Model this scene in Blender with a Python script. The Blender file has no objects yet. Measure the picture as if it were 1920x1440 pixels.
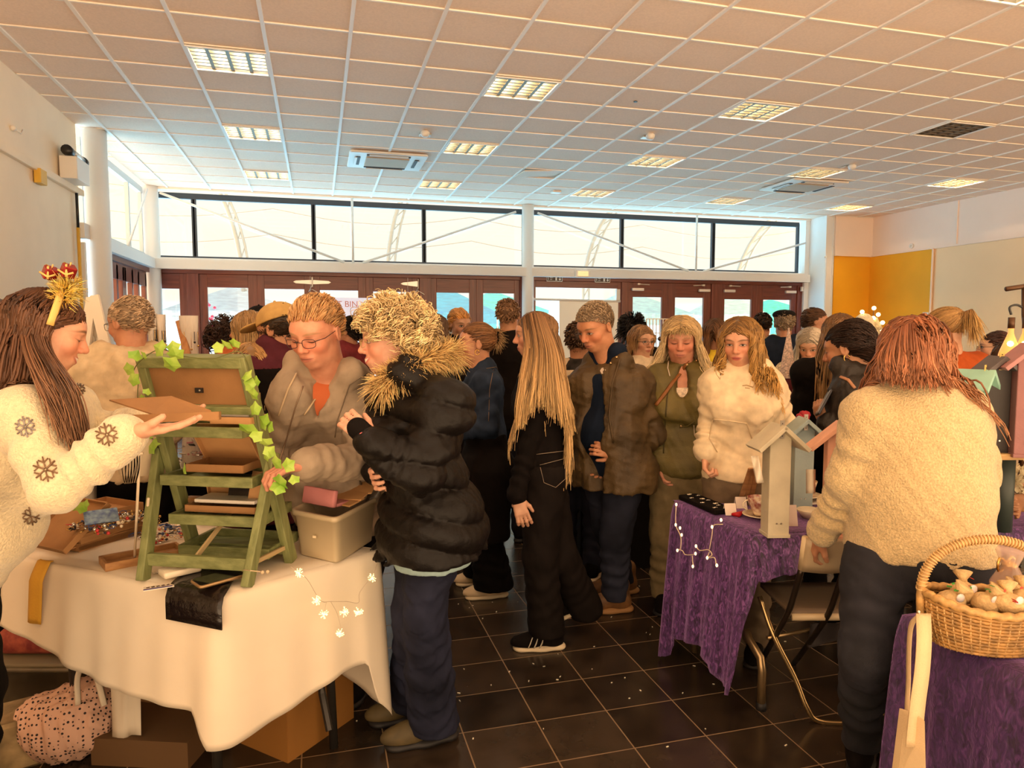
import bpy, math, random
import numpy as np
from mathutils import Vector, Matrix
random.seed(7)
RNG = np.random.default_rng(7)
COL = bpy.context.scene.collection
SC = bpy.context.scene
PI = math.pi

# ---------------- camera ----------------
FPX, YAW, PITCH, EYE = 1310.0, math.radians(15.5), math.radians(4.41), 1.55
_cd = bpy.data.cameras.new('camera'); cam = bpy.data.objects.new('camera', _cd); COL.objects.link(cam)
cam.location = (0, 0, EYE); cam.rotation_euler = (PI/2-PITCH, 0, -YAW)
_cd.sensor_fit = 'HORIZONTAL'; _cd.sensor_width = 36.0; _cd.lens = 36.0*FPX/1920.0
_cd.clip_start = 0.05; _cd.clip_end = 200
SC.camera = cam
# ---------------- exposure ----------------
SC.view_settings.view_transform = 'Standard'; SC.view_settings.look = 'None'
SC.view_settings.exposure = 0.68; SC.view_settings.gamma = 1.0; SC.view_settings.use_curve_mapping = False
SC.cycles.max_bounces = 7; SC.cycles.diffuse_bounces = 4; SC.cycles.glossy_bounces = 3
SC.cycles.transmission_bounces = 4; SC.cycles.transparent_max_bounces = 12
SC.cycles.use_denoising = True; SC.cycles.caustics_reflective = False; SC.cycles.caustics_refractive = False
SC.cycles.sample_clamp_indirect = 6.0
# ---------------- world: pale winter daylight ahead, blue fill below and warm fill behind, both added ----------------
W = bpy.data.worlds.new('daylight'); SC.world = W; W.use_nodes = True
def build_world():
    nt = W.node_tree; nt.nodes.clear(); N = nt.nodes.new; L = nt.links.new
    out = N('ShaderNodeOutputWorld'); bg = N('ShaderNodeBackground'); tc = N('ShaderNodeTexCoord'); sep = N('ShaderNodeSeparateXYZ')
    L(tc.outputs['Generated'], sep.inputs[0])
    rz = N('ShaderNodeValToRGB'); rz.color_ramp.elements[0].position = 0.44; rz.color_ramp.elements[0].color = (1.7, 3.3, 4.3, 1)
    rz.color_ramp.elements[1].position = 0.52; rz.color_ramp.elements[1].color = (.74, .69, .575, 1)
    mz = N('ShaderNodeMath'); mz.operation = 'MULTIPLY_ADD'; mz.inputs[1].default_value = .5; mz.inputs[2].default_value = .5
    L(sep.outputs['Z'], mz.inputs[0]); L(mz.outputs[0], rz.inputs[0])
    ry = N('ShaderNodeMapRange'); ry.inputs[1].default_value = -.25; ry.inputs[2].default_value = .15; ry.interpolation_type = 'SMOOTHSTEP'
    L(sep.outputs['Y'], ry.inputs[0])
    mx = N('ShaderNodeMix'); mx.data_type = 'RGBA'; 
    rb = N('ShaderNodeValToRGB'); rb.color_ramp.elements[0].position = .40; rb.color_ramp.elements[0].color = (3.3, 2.2, 1.28, 1)
    rb.color_ramp.elements[1].position = .60; rb.color_ramp.elements[1].color = (1.5, 1.02, .60, 1); L(mz.outputs[0], rb.inputs[0]); L(rb.outputs[0], mx.inputs[6])
    L(ry.outputs[0], mx.inputs[0]); L(rz.outputs[0], mx.inputs[7]); L(mx.outputs[2], bg.inputs[0]); bg.inputs[1].default_value = 1.0
    L(bg.outputs[0], out.inputs[0])
build_world()

# ---------------- pixel -> point helpers (1920x1440 frame) ----------------
_fw = np.array([math.sin(YAW)*math.cos(PITCH), math.cos(YAW)*math.cos(PITCH), -math.sin(PITCH)])
_rt = np.array([math.cos(YAW), -math.sin(YAW), 0.0]); _up = np.cross(_rt, _fw); _C = np.array([0, 0, EYE])
def ray(px, py): return _fw+_rt*(px-960)/FPX+_up*(720-py)/FPX
def at(px, py, d): return _C+ray(px, py)*d
def onZ(px, py, z): r = ray(px, py); return _C+r*((z-EYE)/r[2])
def onY(px, py, y): r = ray(px, py); return _C+r*(y/r[1])
def onX(px, py, x): r = ray(px, py); return _C+r*(x/r[0])

# ---------------- materials ----------------
_M = {}
def sock(n, name):
    for s in n.inputs:
        if s.name == name: return s
def mat(name, col=(.5, .5, .5), rough=.6, metal=0., emit=None, es=0., var=0., vscale=8., bump=0., bscale=60., stretch=(1, 1, 1),
        sheen=0., coat=0., trans=0., alpha=1., spec=None, attr=None, ior=None, col2=None, vdet=3):
    if name in _M: return _M[name]
    m = bpy.data.materials.new(name); m.use_nodes = True; nt = m.node_tree; b = nt.nodes['Principled BSDF']
    N = nt.nodes.new; L = nt.links.new
    b.inputs['Base Color'].default_value = (*col, 1); b.inputs['Roughness'].default_value = rough; b.inputs['Metallic'].default_value = metal
    if spec is not None: b.inputs['Specular IOR Level'].default_value = spec
    if sheen: b.inputs['Sheen Weight'].default_value = sheen; b.inputs['Sheen Roughness'].default_value = .5
    if coat: b.inputs['Coat Weight'].default_value = coat; b.inputs['Coat Roughness'].default_value = .08
    if trans: b.inputs['Transmission Weight'].default_value = trans
    if ior: b.inputs['IOR'].default_value = ior
    if alpha < 1: b.inputs['Alpha'].default_value = alpha
    if emit: b.inputs['Emission Color'].default_value = (*emit, 1); b.inputs['Emission Strength'].default_value = es
    tc = None
    if var or bump or col2:
        tc = N('ShaderNodeTexCoord'); mp = N('ShaderNodeMapping'); mp.inputs['Scale'].default_value = stretch; L(tc.outputs['Object'], mp.inputs[0])
    src = None
    if attr:
        a = N('ShaderNodeAttribute'); a.attribute_name = attr; src = a.outputs['Color']
        L(src, b.inputs['Base Color'])
    if var or col2:
        nz = N('ShaderNodeTexNoise'); nz.inputs['Scale'].default_value = vscale; nz.inputs['Detail'].default_value = vdet
        L(mp.outputs[0], nz.inputs['Vector'])
        rp = N('ShaderNodeValToRGB'); rp.color_ramp.elements[0].position = .35; rp.color_ramp.elements[1].position = .65
        if col2: c0, c1 = col, col2
        else: c0 = tuple(max(0, c*(1-var)) for c in col); c1 = tuple(min(1, c*(1+var)) for c in col)
        if attr: c0 = (1-var,)*3; c1 = (1+var,)*3
        rp.color_ramp.elements[0].color = (*c0, 1); rp.color_ramp.elements[1].color = (*c1, 1); L(nz.outputs['Fac'], rp.inputs[0])
        if attr:
            mu = N('ShaderNodeMix'); mu.data_type = 'RGBA'; mu.blend_type = 'MULTIPLY'; mu.inputs[0].default_value = 1
            L(src, mu.inputs[6]); L(rp.outputs[0], mu.inputs[7]); L(mu.outputs[2], b.inputs['Base Color'])
        else: L(rp.outputs[0], b.inputs['Base Color'])
    if bump:
        n2 = N('ShaderNodeTexNoise'); n2.inputs['Scale'].default_value = bscale; n2.inputs['Detail'].default_value = 4; L(mp.outputs[0], n2.inputs['Vector'])
        bp = N('ShaderNodeBump'); bp.inputs['Strength'].default_value = bump; bp.inputs['Distance'].default_value = .01
        L(n2.outputs['Fac'], bp.inputs['Height']); L(bp.outputs[0], b.inputs['Normal'])
    _M[name] = m; return m
def wood(name, c0, c1, rough=.45, axis=0, scale=6., coat=0.):
    if name in _M: return _M[name]
    st = [9, 9, 9]; st[axis] = .7
    return mat(name, c0, rough, col2=c1, vscale=scale, stretch=tuple(st), bump=.15, bscale=20, coat=coat)

# ---------------- mesh builder ----------------
class MB:
    def __init__(s): s.v = []; s.f = []; s.mi = []; s.n = 0; s.smooth = False; s.attrs = {}
    def add(s, verts, faces, m=0):
        k = s.n; s.v.extend([tuple(map(float, p)) for p in verts]); s.f.extend([tuple(i+k for i in f) for f in faces]); s.mi.extend([m]*len(faces)); s.n += len(verts); return s
    def box(s, c, size, rot=None, m=0, taper=1.0):
        x, y, z = [a/2 for a in size]; t = taper
        vs = [(-x, -y, -z), (x, -y, -z), (x, y, -z), (-x, y, -z), (-x*t, -y*t, z), (x*t, -y*t, z), (x*t, y*t, z), (-x*t, y*t, z)]
        R = rot if rot is not None else Matrix.Identity(3); c = Vector(c)
        return s.add([R@Vector(p)+c for p in vs], [(0, 3, 2, 1), (4, 5, 6, 7), (0, 1, 5, 4), (1, 2, 6, 5), (2, 3, 7, 6), (3, 0, 4, 7)], m)
    def rbox(s, c, size, r=.01, rot=None, m=0, seg=3):
        # box with rounded vertical edges and softened top/bottom
        x, y, z = [a/2 for a in size]; r = min(r, x*.99, y*.99); R = rot if rot is not None else Matrix.Identity(3); c = Vector(c)
        def ring(ins, zz):
            o = []
            for cx, cy, a0 in ((x-r, y-r, 0), (-x+r, y-r, 90), (-x+r, -y+r, 180), (x-r, -y+r, 270)):
                for k in range(seg+1):
                    a = math.radians(a0+90*k/seg); o.append((cx+(r-ins)*math.cos(a), cy+(r-ins)*math.sin(a), zz))
            return o
        e = min(r*.4, z*.5); rings = [ring(e, -z), ring(0, -z+e), ring(0, z-e), ring(e, z)]; n = len(rings[0])
        vs = [R@Vector(p)+c for rg in rings for p in rg]; fs = []
        for j in range(3):
            for i in range(n): fs.append((j*n+i, j*n+(i+1) % n, (j+1)*n+(i+1) % n, (j+1)*n+i))
        fs.append(tuple(range(n-1, -1, -1))); fs.append(tuple(range(3*n, 4*n)))
        return s.add(vs, fs, m)
    def cyl(s, a, b, r, r2=None, n=16, m=0, cap=True):
        return s.tube([a, b], [r, r if r2 is None else r2], n, m, cap)
    def tube(s, path, r, n=8, m=0, cap=True, closed=False, flat=1.0):
        P = [Vector(p) for p in path]; k = len(P); rr = r if hasattr(r, '__len__') else [r]*k
        T = []
        for i in range(k):
            if closed: t = P[(i+1) % k]-P[i-1]
            else: t = P[min(i+1, k-1)]-P[max(i-1, 0)]
            if t.length < 1e-9: t = Vector((0, 0, 1))
            T.append(t.normalized())
        u = T[0].orthogonal().normalized(); vs = []
        for i in range(k):
            u = (u-T[i]*u.dot(T[i]))
            if u.length < 1e-6: u = T[i].orthogonal()
            u.normalize(); w = T[i].cross(u)
            for j in range(n):
                a = 2*PI*j/n; vs.append(P[i]+(u*math.cos(a)+w*math.sin(a)*flat)*rr[i])
        fs = []
        for i in range(k if closed else k-1):
            i2 = (i+1) % k
            for j in range(n): fs.append((i*n+j, i*n+(j+1) % n, i2*n+(j+1) % n, i2*n+j))
        if cap and not closed: fs.append(tuple(range(n-1, -1, -1))); fs.append(tuple((k-1)*n+j for j in range(n)))
        return s.add(vs, fs, m)
    def lathe(s, prof, c, n=24, m=0, rot=None, sx=1, sy=1):
        R = rot if rot is not None else Matrix.Identity(3); c = Vector(c); k = len(prof); vs = []
        for r, z in prof:
            for j in range(n): a = 2*PI*j/n; vs.append(R@Vector((r*math.cos(a)*sx, r*math.sin(a)*sy, z))+c)
        fs = [(i*n+j, i*n+(j+1) % n, (i+1)*n+(j+1) % n, (i+1)*n+j) for i in range(k-1) for j in range(n)]
        if prof[0][0] > 1e-6: fs.append(tuple(range(n-1, -1, -1)))
        if prof[-1][0] > 1e-6: fs.append(tuple((k-1)*n+j for j in range(n)))
        return s.add(vs, fs, m)
    def sphere(s, c, r, n=12, m=0, rot=None):
        rr = r if hasattr(r, '__len__') else (r, r, r); R = rot if rot is not None else Matrix.Identity(3); c = Vector(c)
        k = n//2+1; vs = []; 
        for i in range(k):
            t = PI*i/(k-1)
            for j in range(n): a = 2*PI*j/n; vs.append(R@Vector((rr[0]*math.sin(t)*math.cos(a), rr[1]*math.sin(t)*math.sin(a), -rr[2]*math.cos(t)))+c)
        fs = [(i*n+j, i*n+(j+1) % n, (i+1)*n+(j+1) % n, (i+1)*n+j) for i in range(k-1) for j in range(n)]
        return s.add(vs, fs, m)
    def prism(s, poly, vec, m=0):
        k = len(poly); v = Vector(vec); P = [Vector(p) for p in poly]
        fs = [tuple(range(k-1, -1, -1)), tuple(range(k, 2*k))]+[(i, (i+1) % k, k+(i+1) % k, k+i) for i in range(k)]
        return s.add(P+[p+v for p in P], fs, m)
    def grid(s, G, m=0, thick=0.0, closed=False):
        # G: rows of points
        a = len(G); b = len(G[0]); vs = [p for row in G for p in row]
        fs = [(i*b+j, i*b+(j+1) % b, (i+1)*b+(j+1) % b, (i+1)*b+j) for i in range(a-1) for j in range(b if closed else b-1)]
        return s.add(vs, fs, m)
    def build(s, name, mats, parent=None, smooth=False, bevel=0, solid=0, sub=0, auto=None):
        me = bpy.data.meshes.new(name); me.from_pydata(s.v, [], s.f); me.update()
        if not hasattr(mats, '__len__'): mats = [mats]
        for m in mats: me.materials.append(m)
        if len(mats) > 1: me.polygons.foreach_set('material_index', s.mi)
        if smooth: me.polygons.foreach_set('use_smooth', [True]*len(me.polygons))
        for an, (typ, dat) in s.attrs.items(): put_attr(me, an, typ, dat)
        return link(me, name, parent, bevel, solid, sub)
def put_attr(me, an, typ, dat):
    at_ = me.attributes.new(an, typ, 'POINT'); at_.data.foreach_set('color' if 'COLOR' in typ else ('vector' if typ == 'FLOAT_VECTOR' else 'value'), np.asarray(dat, np.float32).ravel())
WL = {}
def link(me, name, parent=None, bevel=0, solid=0, sub=0):
    o = bpy.data.objects.new(name, me); COL.objects.link(o)
    if parent is not None:
        o.parent = parent; o.matrix_parent_inverse = Matrix.Translation(-WL[parent.name]); WL[o.name] = Vector((0, 0, 0))
    else:
        n = len(me.vertices); co = np.empty(n*3, np.float32); me.vertices.foreach_get('co', co); co = co.reshape(-1, 3)
        b = Vector(((co[:, 0].min()+co[:, 0].max())/2, (co[:, 1].min()+co[:, 1].max())/2, co[:, 2].min())); b = Vector([float(x) for x in b])
        me.transform(Matrix.Translation(-b)); o.location = b; WL[o.name] = b
    if solid:
        md = o.modifiers.new('solid', 'SOLIDIFY'); md.thickness = solid; md.offset = -1
    if sub:
        md = o.modifiers.new('sub', 'SUBSURF'); md.levels = sub; md.render_levels = sub
    if bevel:
        md = o.modifiers.new('bevel', 'BEVEL'); md.width = bevel; md.segments = 2; md.limit_method = 'ANGLE'
    return o
def thing(name, label, cat, loc, group=None):
    o = bpy.data.objects.new(name, None); COL.objects.link(o); loc = Vector([float(a) for a in loc]); o.location = loc; WL[o.name] = loc
    o.empty_display_size = .1; return tag(o, label, cat, group)
def tag(o, label, cat, group=None, kind=None):
    o['label'] = label; o['category'] = cat
    if group: o['group'] = group
    if kind: o['kind'] = kind
    return o
def struct(o): o['kind'] = 'structure'; return o
def rotm(ax, deg): return Matrix.Rotation(math.radians(deg), 3, ax)
def curve_pts(P, n=8):
    # Catmull-Rom through control points
    P = [np.array(p, float) for p in P]; Q = [2*P[0]-P[1]]+P+[2*P[-1]-P[-2]]; out = []
    for i in range(1, len(Q)-2):
        for k in range(n):
            t = k/n; a, b, c, d = Q[i-1], Q[i], Q[i+1], Q[i+2]
            out.append(.5*((2*b)+(-a+c)*t+(2*a-5*b+4*c-d)*t*t+(-a+3*b-3*c+d)*t**3))
    out.append(P[-1]); return out
FONT_EXTR = .002
def text(name, s, size, loc, rot, m, parent, extr=.001, align='CENTER'):
    cu = bpy.data.curves.new(name, 'FONT'); cu.body = s; cu.size = size; cu.extrude = extr; cu.align_x = align; cu.align_y = 'CENTER'
    o = bpy.data.objects.new(name, cu); COL.objects.link(o); cu.materials.append(m)
    me = bpy.data.meshes.new_from_object(o); bpy.data.objects.remove(o); me.materials.clear(); me.materials.append(m); from mathutils import Euler
    me.transform(Matrix.Translation(Vector([float(a) for a in loc]))@Euler(rot).to_matrix().to_4x4()); return link(me, name, parent)
# =====================================================  ROOM
CH = 3.75
def tile_mat(name, px, py, ox, oy, w, c_t, c_g, rough, rough_g, bump=0, var=None, spots=0):
    m = bpy.data.materials.new(name); m.use_nodes = True; nt = m.node_tree; b = nt.nodes['Principled BSDF']; N = nt.nodes.new; L = nt.links.new
    g = N('ShaderNodeNewGeometry'); sp = N('ShaderNodeSeparateXYZ'); L(g.outputs['Position'], sp.inputs[0])
    def M(op, a, bb=None, c=None):
        n = N('ShaderNodeMath'); n.operation = op
        for i, x in enumerate((a, bb, c)):
            if x is None: continue
            if isinstance(x, (int, float)): n.inputs[i].default_value = x
            else: L(x, n.inputs[i])
        return n.outputs[0]
    def line(s, pitch, off):
        t = M('DIVIDE', M('SUBTRACT', s, off), pitch); fr = M('SUBTRACT', t, M('FLOOR', t)); d = M('ABSOLUTE', M('SUBTRACT', fr, .5))
        return M('GREATER_THAN', d, .5-w/pitch/2), M('FLOOR', t)
    lx, ix = line(sp.outputs[0], px, ox); ly, iy = line(sp.outputs[1], py, oy); gm = M('MAXIMUM', lx, ly)
    cb = N('ShaderNodeCombineXYZ'); L(ix, cb.inputs[0]); L(iy, cb.inputs[1]); wn = N('ShaderNodeTexWhiteNoise'); L(cb.outputs[0], wn.inputs[0])
    nz = N('ShaderNodeTexNoise'); nz.inputs['Scale'].default_value = var[1]; nz.inputs['Detail'].default_value = 6; L(g.outputs['Position'], nz.inputs['Vector'])
    f = M('ADD', M('MULTIPLY', nz.outputs['Fac'], .75), M('MULTIPLY', wn.outputs[0], .35))
    rp = N('ShaderNodeValToRGB'); rp.color_ramp.elements[0].position = .3; rp.color_ramp.elements[1].position = .75
    rp.color_ramp.elements[0].color = (*[c*(1-var[0]) for c in c_t], 1); rp.color_ramp.elements[1].color = (*[c*(1+var[0]) for c in c_t], 1); L(f, rp.inputs[0])
    mx = N('ShaderNodeMix'); mx.data_type = 'RGBA'; L(gm, mx.inputs[0]); L(rp.outputs[0], mx.inputs[6]); mx.inputs[7].default_value = (*c_g, 1)
    L(mx.outputs[2], b.inputs['Base Color'])
    n3 = N('ShaderNodeTexNoise'); n3.inputs['Scale'].default_value = 3.0; n3.inputs['Detail'].default_value = 5; L(g.outputs['Position'], n3.inputs['Vector'])
    r1 = M('ADD', M('MULTIPLY', n3.outputs['Fac'], spots), rough-spots/2)
    r2 = M('ADD', M('MULTIPLY', gm, rough_g-rough), r1); L(r2, b.inputs['Roughness'])
    if bump:
        n2 = N('ShaderNodeTexNoise'); n2.inputs['Scale'].default_value = 14; n2.inputs['Detail'].default_value = 5; L(g.outputs['Position'], n2.inputs['Vector'])
        h = M('SUBTRACT', M('MULTIPLY', n2.outputs['Fac'], .5), gm); bp = N('ShaderNodeBump'); bp.inputs['Strength'].default_value = bump; bp.inputs['Distance'].default_value = .004
        L(h, bp.inputs['Height']); L(bp.outputs[0], b.inputs['Normal'])
    return m
PX, PY, OX, OY = .6175, .5475, -.955, 6.02     # ceiling grid
FLOOR = tile_mat('slate_floor', .298, .268, .21, 2.81, .005, (.034, .023, .015), (.24, .155, .08), .24, .6, .35, (.55, 7), .22)
TILE = mat('ceiling_tile', (.93, .75, .61), .9, var=.035, vscale=60, bump=.1, bscale=220)
TEE = mat('ceiling_tee', (.93, .88, .82), .45)
WALLW = mat('wall_paint_cream', (.95, .80, .60), .8, var=.03, vscale=2)
WHITE = mat('white_paint', (.85, .84, .82), .5)
WALLP = mat('wall_paint_peach', (.98, .74, .46), .85, var=.02, vscale=1.5)
WALLU = mat('wall_paint_pinkwhite', (.97, .80, .68), .85, var=.02, vscale=1.5)
ORANGE = mat('orange_paint', (.95, .46, .015), .7, var=.05, vscale=1.2)
DOORW = wood('red_brown_timber', (.13, .022, .012), (.21, .045, .025), .35, 2, 3, .3)
DOORH = wood('red_brown_timber_rail', (.13, .022, .012), (.21, .045, .025), .35, 0, 3, .3)
DARKF = mat('dark_window_frame', (.03, .035, .045), .4)
CHROME = mat('brushed_steel', (.62, .60, .56), .28, 1.)
def glassmat(name, tint=(1, 1, 1), refl=.06):
    m = bpy.data.materials.new(name); m.use_nodes = True; nt = m.node_tree; nt.nodes.clear(); N = nt.nodes.new
    o = N('ShaderNodeOutputMaterial'); t = N('ShaderNodeBsdfTransparent'); g = N('ShaderNodeBsdfGlossy'); mx = N('ShaderNodeMixShader')
    t.inputs[0].default_value = (*tint, 1); g.inputs['Roughness'].default_value = .02; mx.inputs[0].default_value = refl
    nt.links.new(t.outputs[0], mx.inputs[1]); nt.links.new(g.outputs[0], mx.inputs[2]); nt.links.new(mx.outputs[0], o.inputs[0]); return m
PANE = glassmat('window_glass', (.97, 1, 1), .05)
YW = 12.13
# floor
struct(MB().box((3.9, 6.1, -.05), (13.4, 13.0, .1)).build('floor', FLOOR))
# ceiling slab of tiles with real tees
lights_xy = [(-.955, k) for k in (0, 4, 8)]+[(1.515, k) for k in (0, 4, 8)]+[(3.985, k) for k in (0, 4, 8)]+[(6.455, k) for k in (0, 4, 8)]+[(8.925, k) for k in (0, 4, 8)]
lights_xy += [(x, k) for x in (-.955, 1.515, 3.985, 6.455) for k in (-5, -9)]
hole = set((round((x-OX)/PX), k) for x, k in lights_xy)
AC = [(2, 5), (3, 5), (2, 6), (3, 6)]
disp = (6, 6)
mb = MB()
for i in range(-3, 20):
    for k in range(-14, 12):
        x0, x1 = OX+i*PX, OX+(i+1)*PX; y0, y1 = OY+k*PY, OY+(k+1)*PY
        x0c, x1c = max(x0, -2.47), min(x1, 10.56)
        y1c = min(y1, 12.1)
        if x1c-x0c < .02 or (i, k) in hole or y1c-y0 < .02: continue
        if (i, k) == disp:
            R = rotm('Y', -4)@rotm('X', 2.5); mb.box(((x0+x1)/2, (y0+y1)/2+.01, CH+.0), (PX-.03, PY-.03, .012), R)
            continue
        mb.box(((x0c+x1c)/2, (y0+y1c)/2, CH+.008), (x1c-x0c, y1c-y0, .012))
mb.box((3.9, 5.6, CH+.35), (13.4, 14.6, .05))
struct(mb.build('ceiling', TILE))
mb = MB()
for i in range(-2, 20):
    x = OX+i*PX
    if -2.47 < x < 10.6: mb.box((x, 5.2, CH-.004), (.028, 13.9, .012))
for k in range(-14, 12):
    y = OY+k*PY
    mb.box((4.05, y, CH-.002), (13.0, .017, .01))
mb.box((4.05, 12.06, CH-.01), (13, .12, .05))
struct(mb.build('trim_1', TEE))
# luminaires
LOUV = mat('louvre_metal', (.22, .19, .13), .45, .5)
TRAY = mat('luminaire_tray', (.14, .12, .09), .5)
TUBEW = mat('tube_warm', (1, .9, .7), .5, emit=(1.0, .80, .52), es=46)
TUBEC = mat('tube_cool', (1, .95, .85), .5, emit=(1.0, .86, .66), es=64)
TUBEP = mat('tube_peach', (1, .9, .7), .5, emit=(1.0, .74, .46), es=110)
TUBEO = mat('tube_off', (.16, .13, .10), .5)
nm = {-.955: 'by the left wall', 1.515: 'second from left wall', 3.985: 'mid hall', 6.455: 'second from right wall', 8.925: 'by the right wall'}
rn = {0: 'in the front row', 4: 'in the middle row', 8: 'in the row by the windows', -5: 'overhead just before the camera', -9: 'in the rear row'}
for x, k in lights_xy:
    y = OY+k*PY; off = (x == 6.455 and k == 0)
    t = thing('ceiling_light', ('unlit dark' if off else 'lit')+' louvred ceiling light '+nm[x]+', '+rn[k], 'ceiling light', (x+PX/2, y+PY/2, CH-.02), 'louvred ceiling lights in the tile grid')
    cx, cy = x+PX/2, y+PY/2; w, d = PX-.02, PY-.02
    m = MB(); m.box((cx, cy, CH+.13), (w, d, .01))
    for sx in (-1, 1): m.box((cx+sx*(w/2-.004), cy, CH+.06), (.008, d, .14)); m.box((cx, cy+sx*(d/2-.004), CH+.06), (w, .008, .14))
    m.build('housing', TRAY, t)
    fr = MB()
    for sx in (-1, 1): fr.box((cx+sx*(w/2-.008), cy, CH-.012), (.016, d, .012)); fr.box((cx, cy+sx*(d/2-.008), CH-.012), (w-.03, .016, .012))
    fr.build('frame', TEE, t)
    for q in range(4):
        tx = cx+(q-1.5)*w/4
        MB().cyl((tx, cy-d/2+.02, CH+.085), (tx, cy+d/2-.02, CH+.085), .013, n=8).build('tube', TUBEO if off else (TUBEC if x < 0 else (TUBEP if x > 8 else TUBEW)), t, True)
    lv = MB()
    for q in range(1, 4):
        lx = cx+(q-2)*w/4; lv.prism([(lx-.014, cy-d/2+.01, CH-.005), (lx+.014, cy-d/2+.01, CH-.005), (lx+.002, cy-d/2+.01, CH+.05), (lx-.002, cy-d/2+.01, CH+.05)], (0, d-.02, 0))
    for q in range(1, 7):
        ly = cy+(q-3.5)*d/7; lv.prism([(cx-w/2+.01, ly-.010, CH-.003), (cx-w/2+.01, ly+.010, CH-.003), (cx-w/2+.01, ly+.002, CH+.04), (cx-w/2+.01, ly-.002, CH+.04)], (w-.02, 0, 0))
    lv.build('louvre', TUBEO if off else LOUV, t)
# walls
struct(MB().box((-2.56, 4.4, CH/2+.15), (.2, 8.5, CH+.3)).build('wall_left', WALLW))
struct(MB().box((10.66, 5.5, 1.5), (.2, 12.4, 3.0)).build('wall_right', WALLP))
struct(MB().box((10.655, 5.5, 3.375+.1), (.21, 12.4, .95)).build('wall_right_upper', WALLU))
struct(MB().box((10.12, 11.62, 1.5), (.86, .14, 3.0)).build('wall_back', ORANGE))
struct(MB().box((10.12, 11.6, 3.475), (.88, .18, .95)).build('wall_back_upper', WALLU))
o = MB().box((10.552, 10.81, 1.5), (.012, 1.48, 2.98)).build('wall_orange', ORANGE); struct(o)
struct(MB().box((10.54, 5.5, 3.0), (.03, 12.1, .03)).box((10.12, 11.52, 3.0), (.88, .03, .03)).box((10.53, 10.07, 1.5), (.03, .02, 3.0)).box((10.54, 9.62, 3.38), (.02, .025, .74)).build('trim_2', WALLU))
# white pilaster at right end
struct(MB().box((9.60, 11.95, CH/2), (.2, .8, CH)).box((9.46, 12.1, CH/2), (.12, .16, CH)).box((9.52, 11.56, 2.96), (.1, .04, .03)).box((9.52, 11.545, 1.5), (.02, .02, 3)).box((9.66, 11.545, 1.9), (.02, .02, 3.7)).build('trim_3', WHITE))
# columns
for nme, x, y, r in (('trim_4', -2.34, 8.86, .125), ('trim_5', -2.45, 12.02, .125), ('trim_6', 3.62, 12.0, .105)):
    struct(MB().cyl((x, y, 0), (x, y, CH), r, n=32).build(nme, WHITE, smooth=True))
# return wall strip joining left wall and column
struct(MB().box((-2.47, 8.68, 2.62), (.16, .25, .16)).box((-2.47, 8.66, 1.25), (.1, .06, 2.5)).build('trim_7', WHITE))
# white beam
struct(MB().box((3.5, 12.03, 2.575), (11.9, .24, .15)).box((3.5, 12.08, 2.665), (11.9, .14, .03)).box((-2.5, 10.5, 2.575), (.24, 3.1, .15)).box((-2.53, 10.5, 2.665), (.16, 3.1, .03)).build('trim_8', WHITE))
# left wall rail
struct(MB().box((-2.44, 4.4, 3.03), (.05, 8.6, .07)).build('trim_9', WALLW, bevel=.01))
# clerestory windows
mull = [-2.42, -1.86, -.03, 1.81, 3.62, 5.53, 7.46, 9.40]
for i in range(7):
    a, b = mull[i], mull[i+1]
    t = bpy.data.objects.new('window_%d' % (i+1), None); COL.objects.link(t); t.location = ((a+b)/2, YW+.1, 2.66); WL[t.name] = Vector(t.location); struct(t)
    fm = MB(); fw = .045
    fm.box((a+fw/2-.01, YW+.12, 3.19), (fw, .06, .98)); fm.box((b-fw/2+.01, YW+.12, 3.19), (fw, .06, .98))
    fm.box(((a+b)/2, YW+.12, 3.665), (b-a, .07, .09)); fm.box(((a+b)/2, YW+.12, 2.70), (b-a, .07, .05))
    fm.build('window_frame', DARKF, t)
    MB().box(((a+b)/2, YW+.13, 3.18), (b-a-.06, .008, .96)).build('window_pane', PANE, t)
t = bpy.data.objects.new('window_8', None); COL.objects.link(t); t.location = (-2.5, 10.5, 2.66); WL[t.name] = Vector(t.location); struct(t)
fm = MB()
for y in (9.05, 11.1, 11.85): fm.box((-2.55, y, 3.19), (.05, .05 if y != 11.1 else .06, .98))
fm.box((-2.55, 10.45, 3.665), (.06, 2.9, .09)).box((-2.55, 10.45, 2.70), (.06, 2.9, .05)).build('window_frame', mat('light_frame', (.55, .62, .66), .4), t)
MB().box((-2.56, 10.45, 3.18), (.008, 2.8, .96)).build('window_pane', PANE, t)
# bracing
br = MB()
for (x0, z0), (x1, z1) in [((-2.3, 3.66), (.45, 2.67)), ((.75, 2.67), (3.4, 3.62)), ((3.8, 3.62), (6.8, 2.67)), ((7.12, 2.67), (9.4, 3.28))]:
    br.tube([(x0, 12.0, z0), (x1, 12.0, z1)], .02, 8)
for x in (.59, 6.96): br.tube([(x, 12.0, 2.65), (x, 12.0, 3.72)], .02, 8)
br.tube([(-2.42, 11.75, 3.66), (-2.42, 10.5, 2.68)], .015, 8); br.tube([(-2.44, 9.5, 2.66), (-2.44, 9.5, 3.74)], .03, 8)
struct(br.build('trim_10', WHITE, smooth=True))
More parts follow.
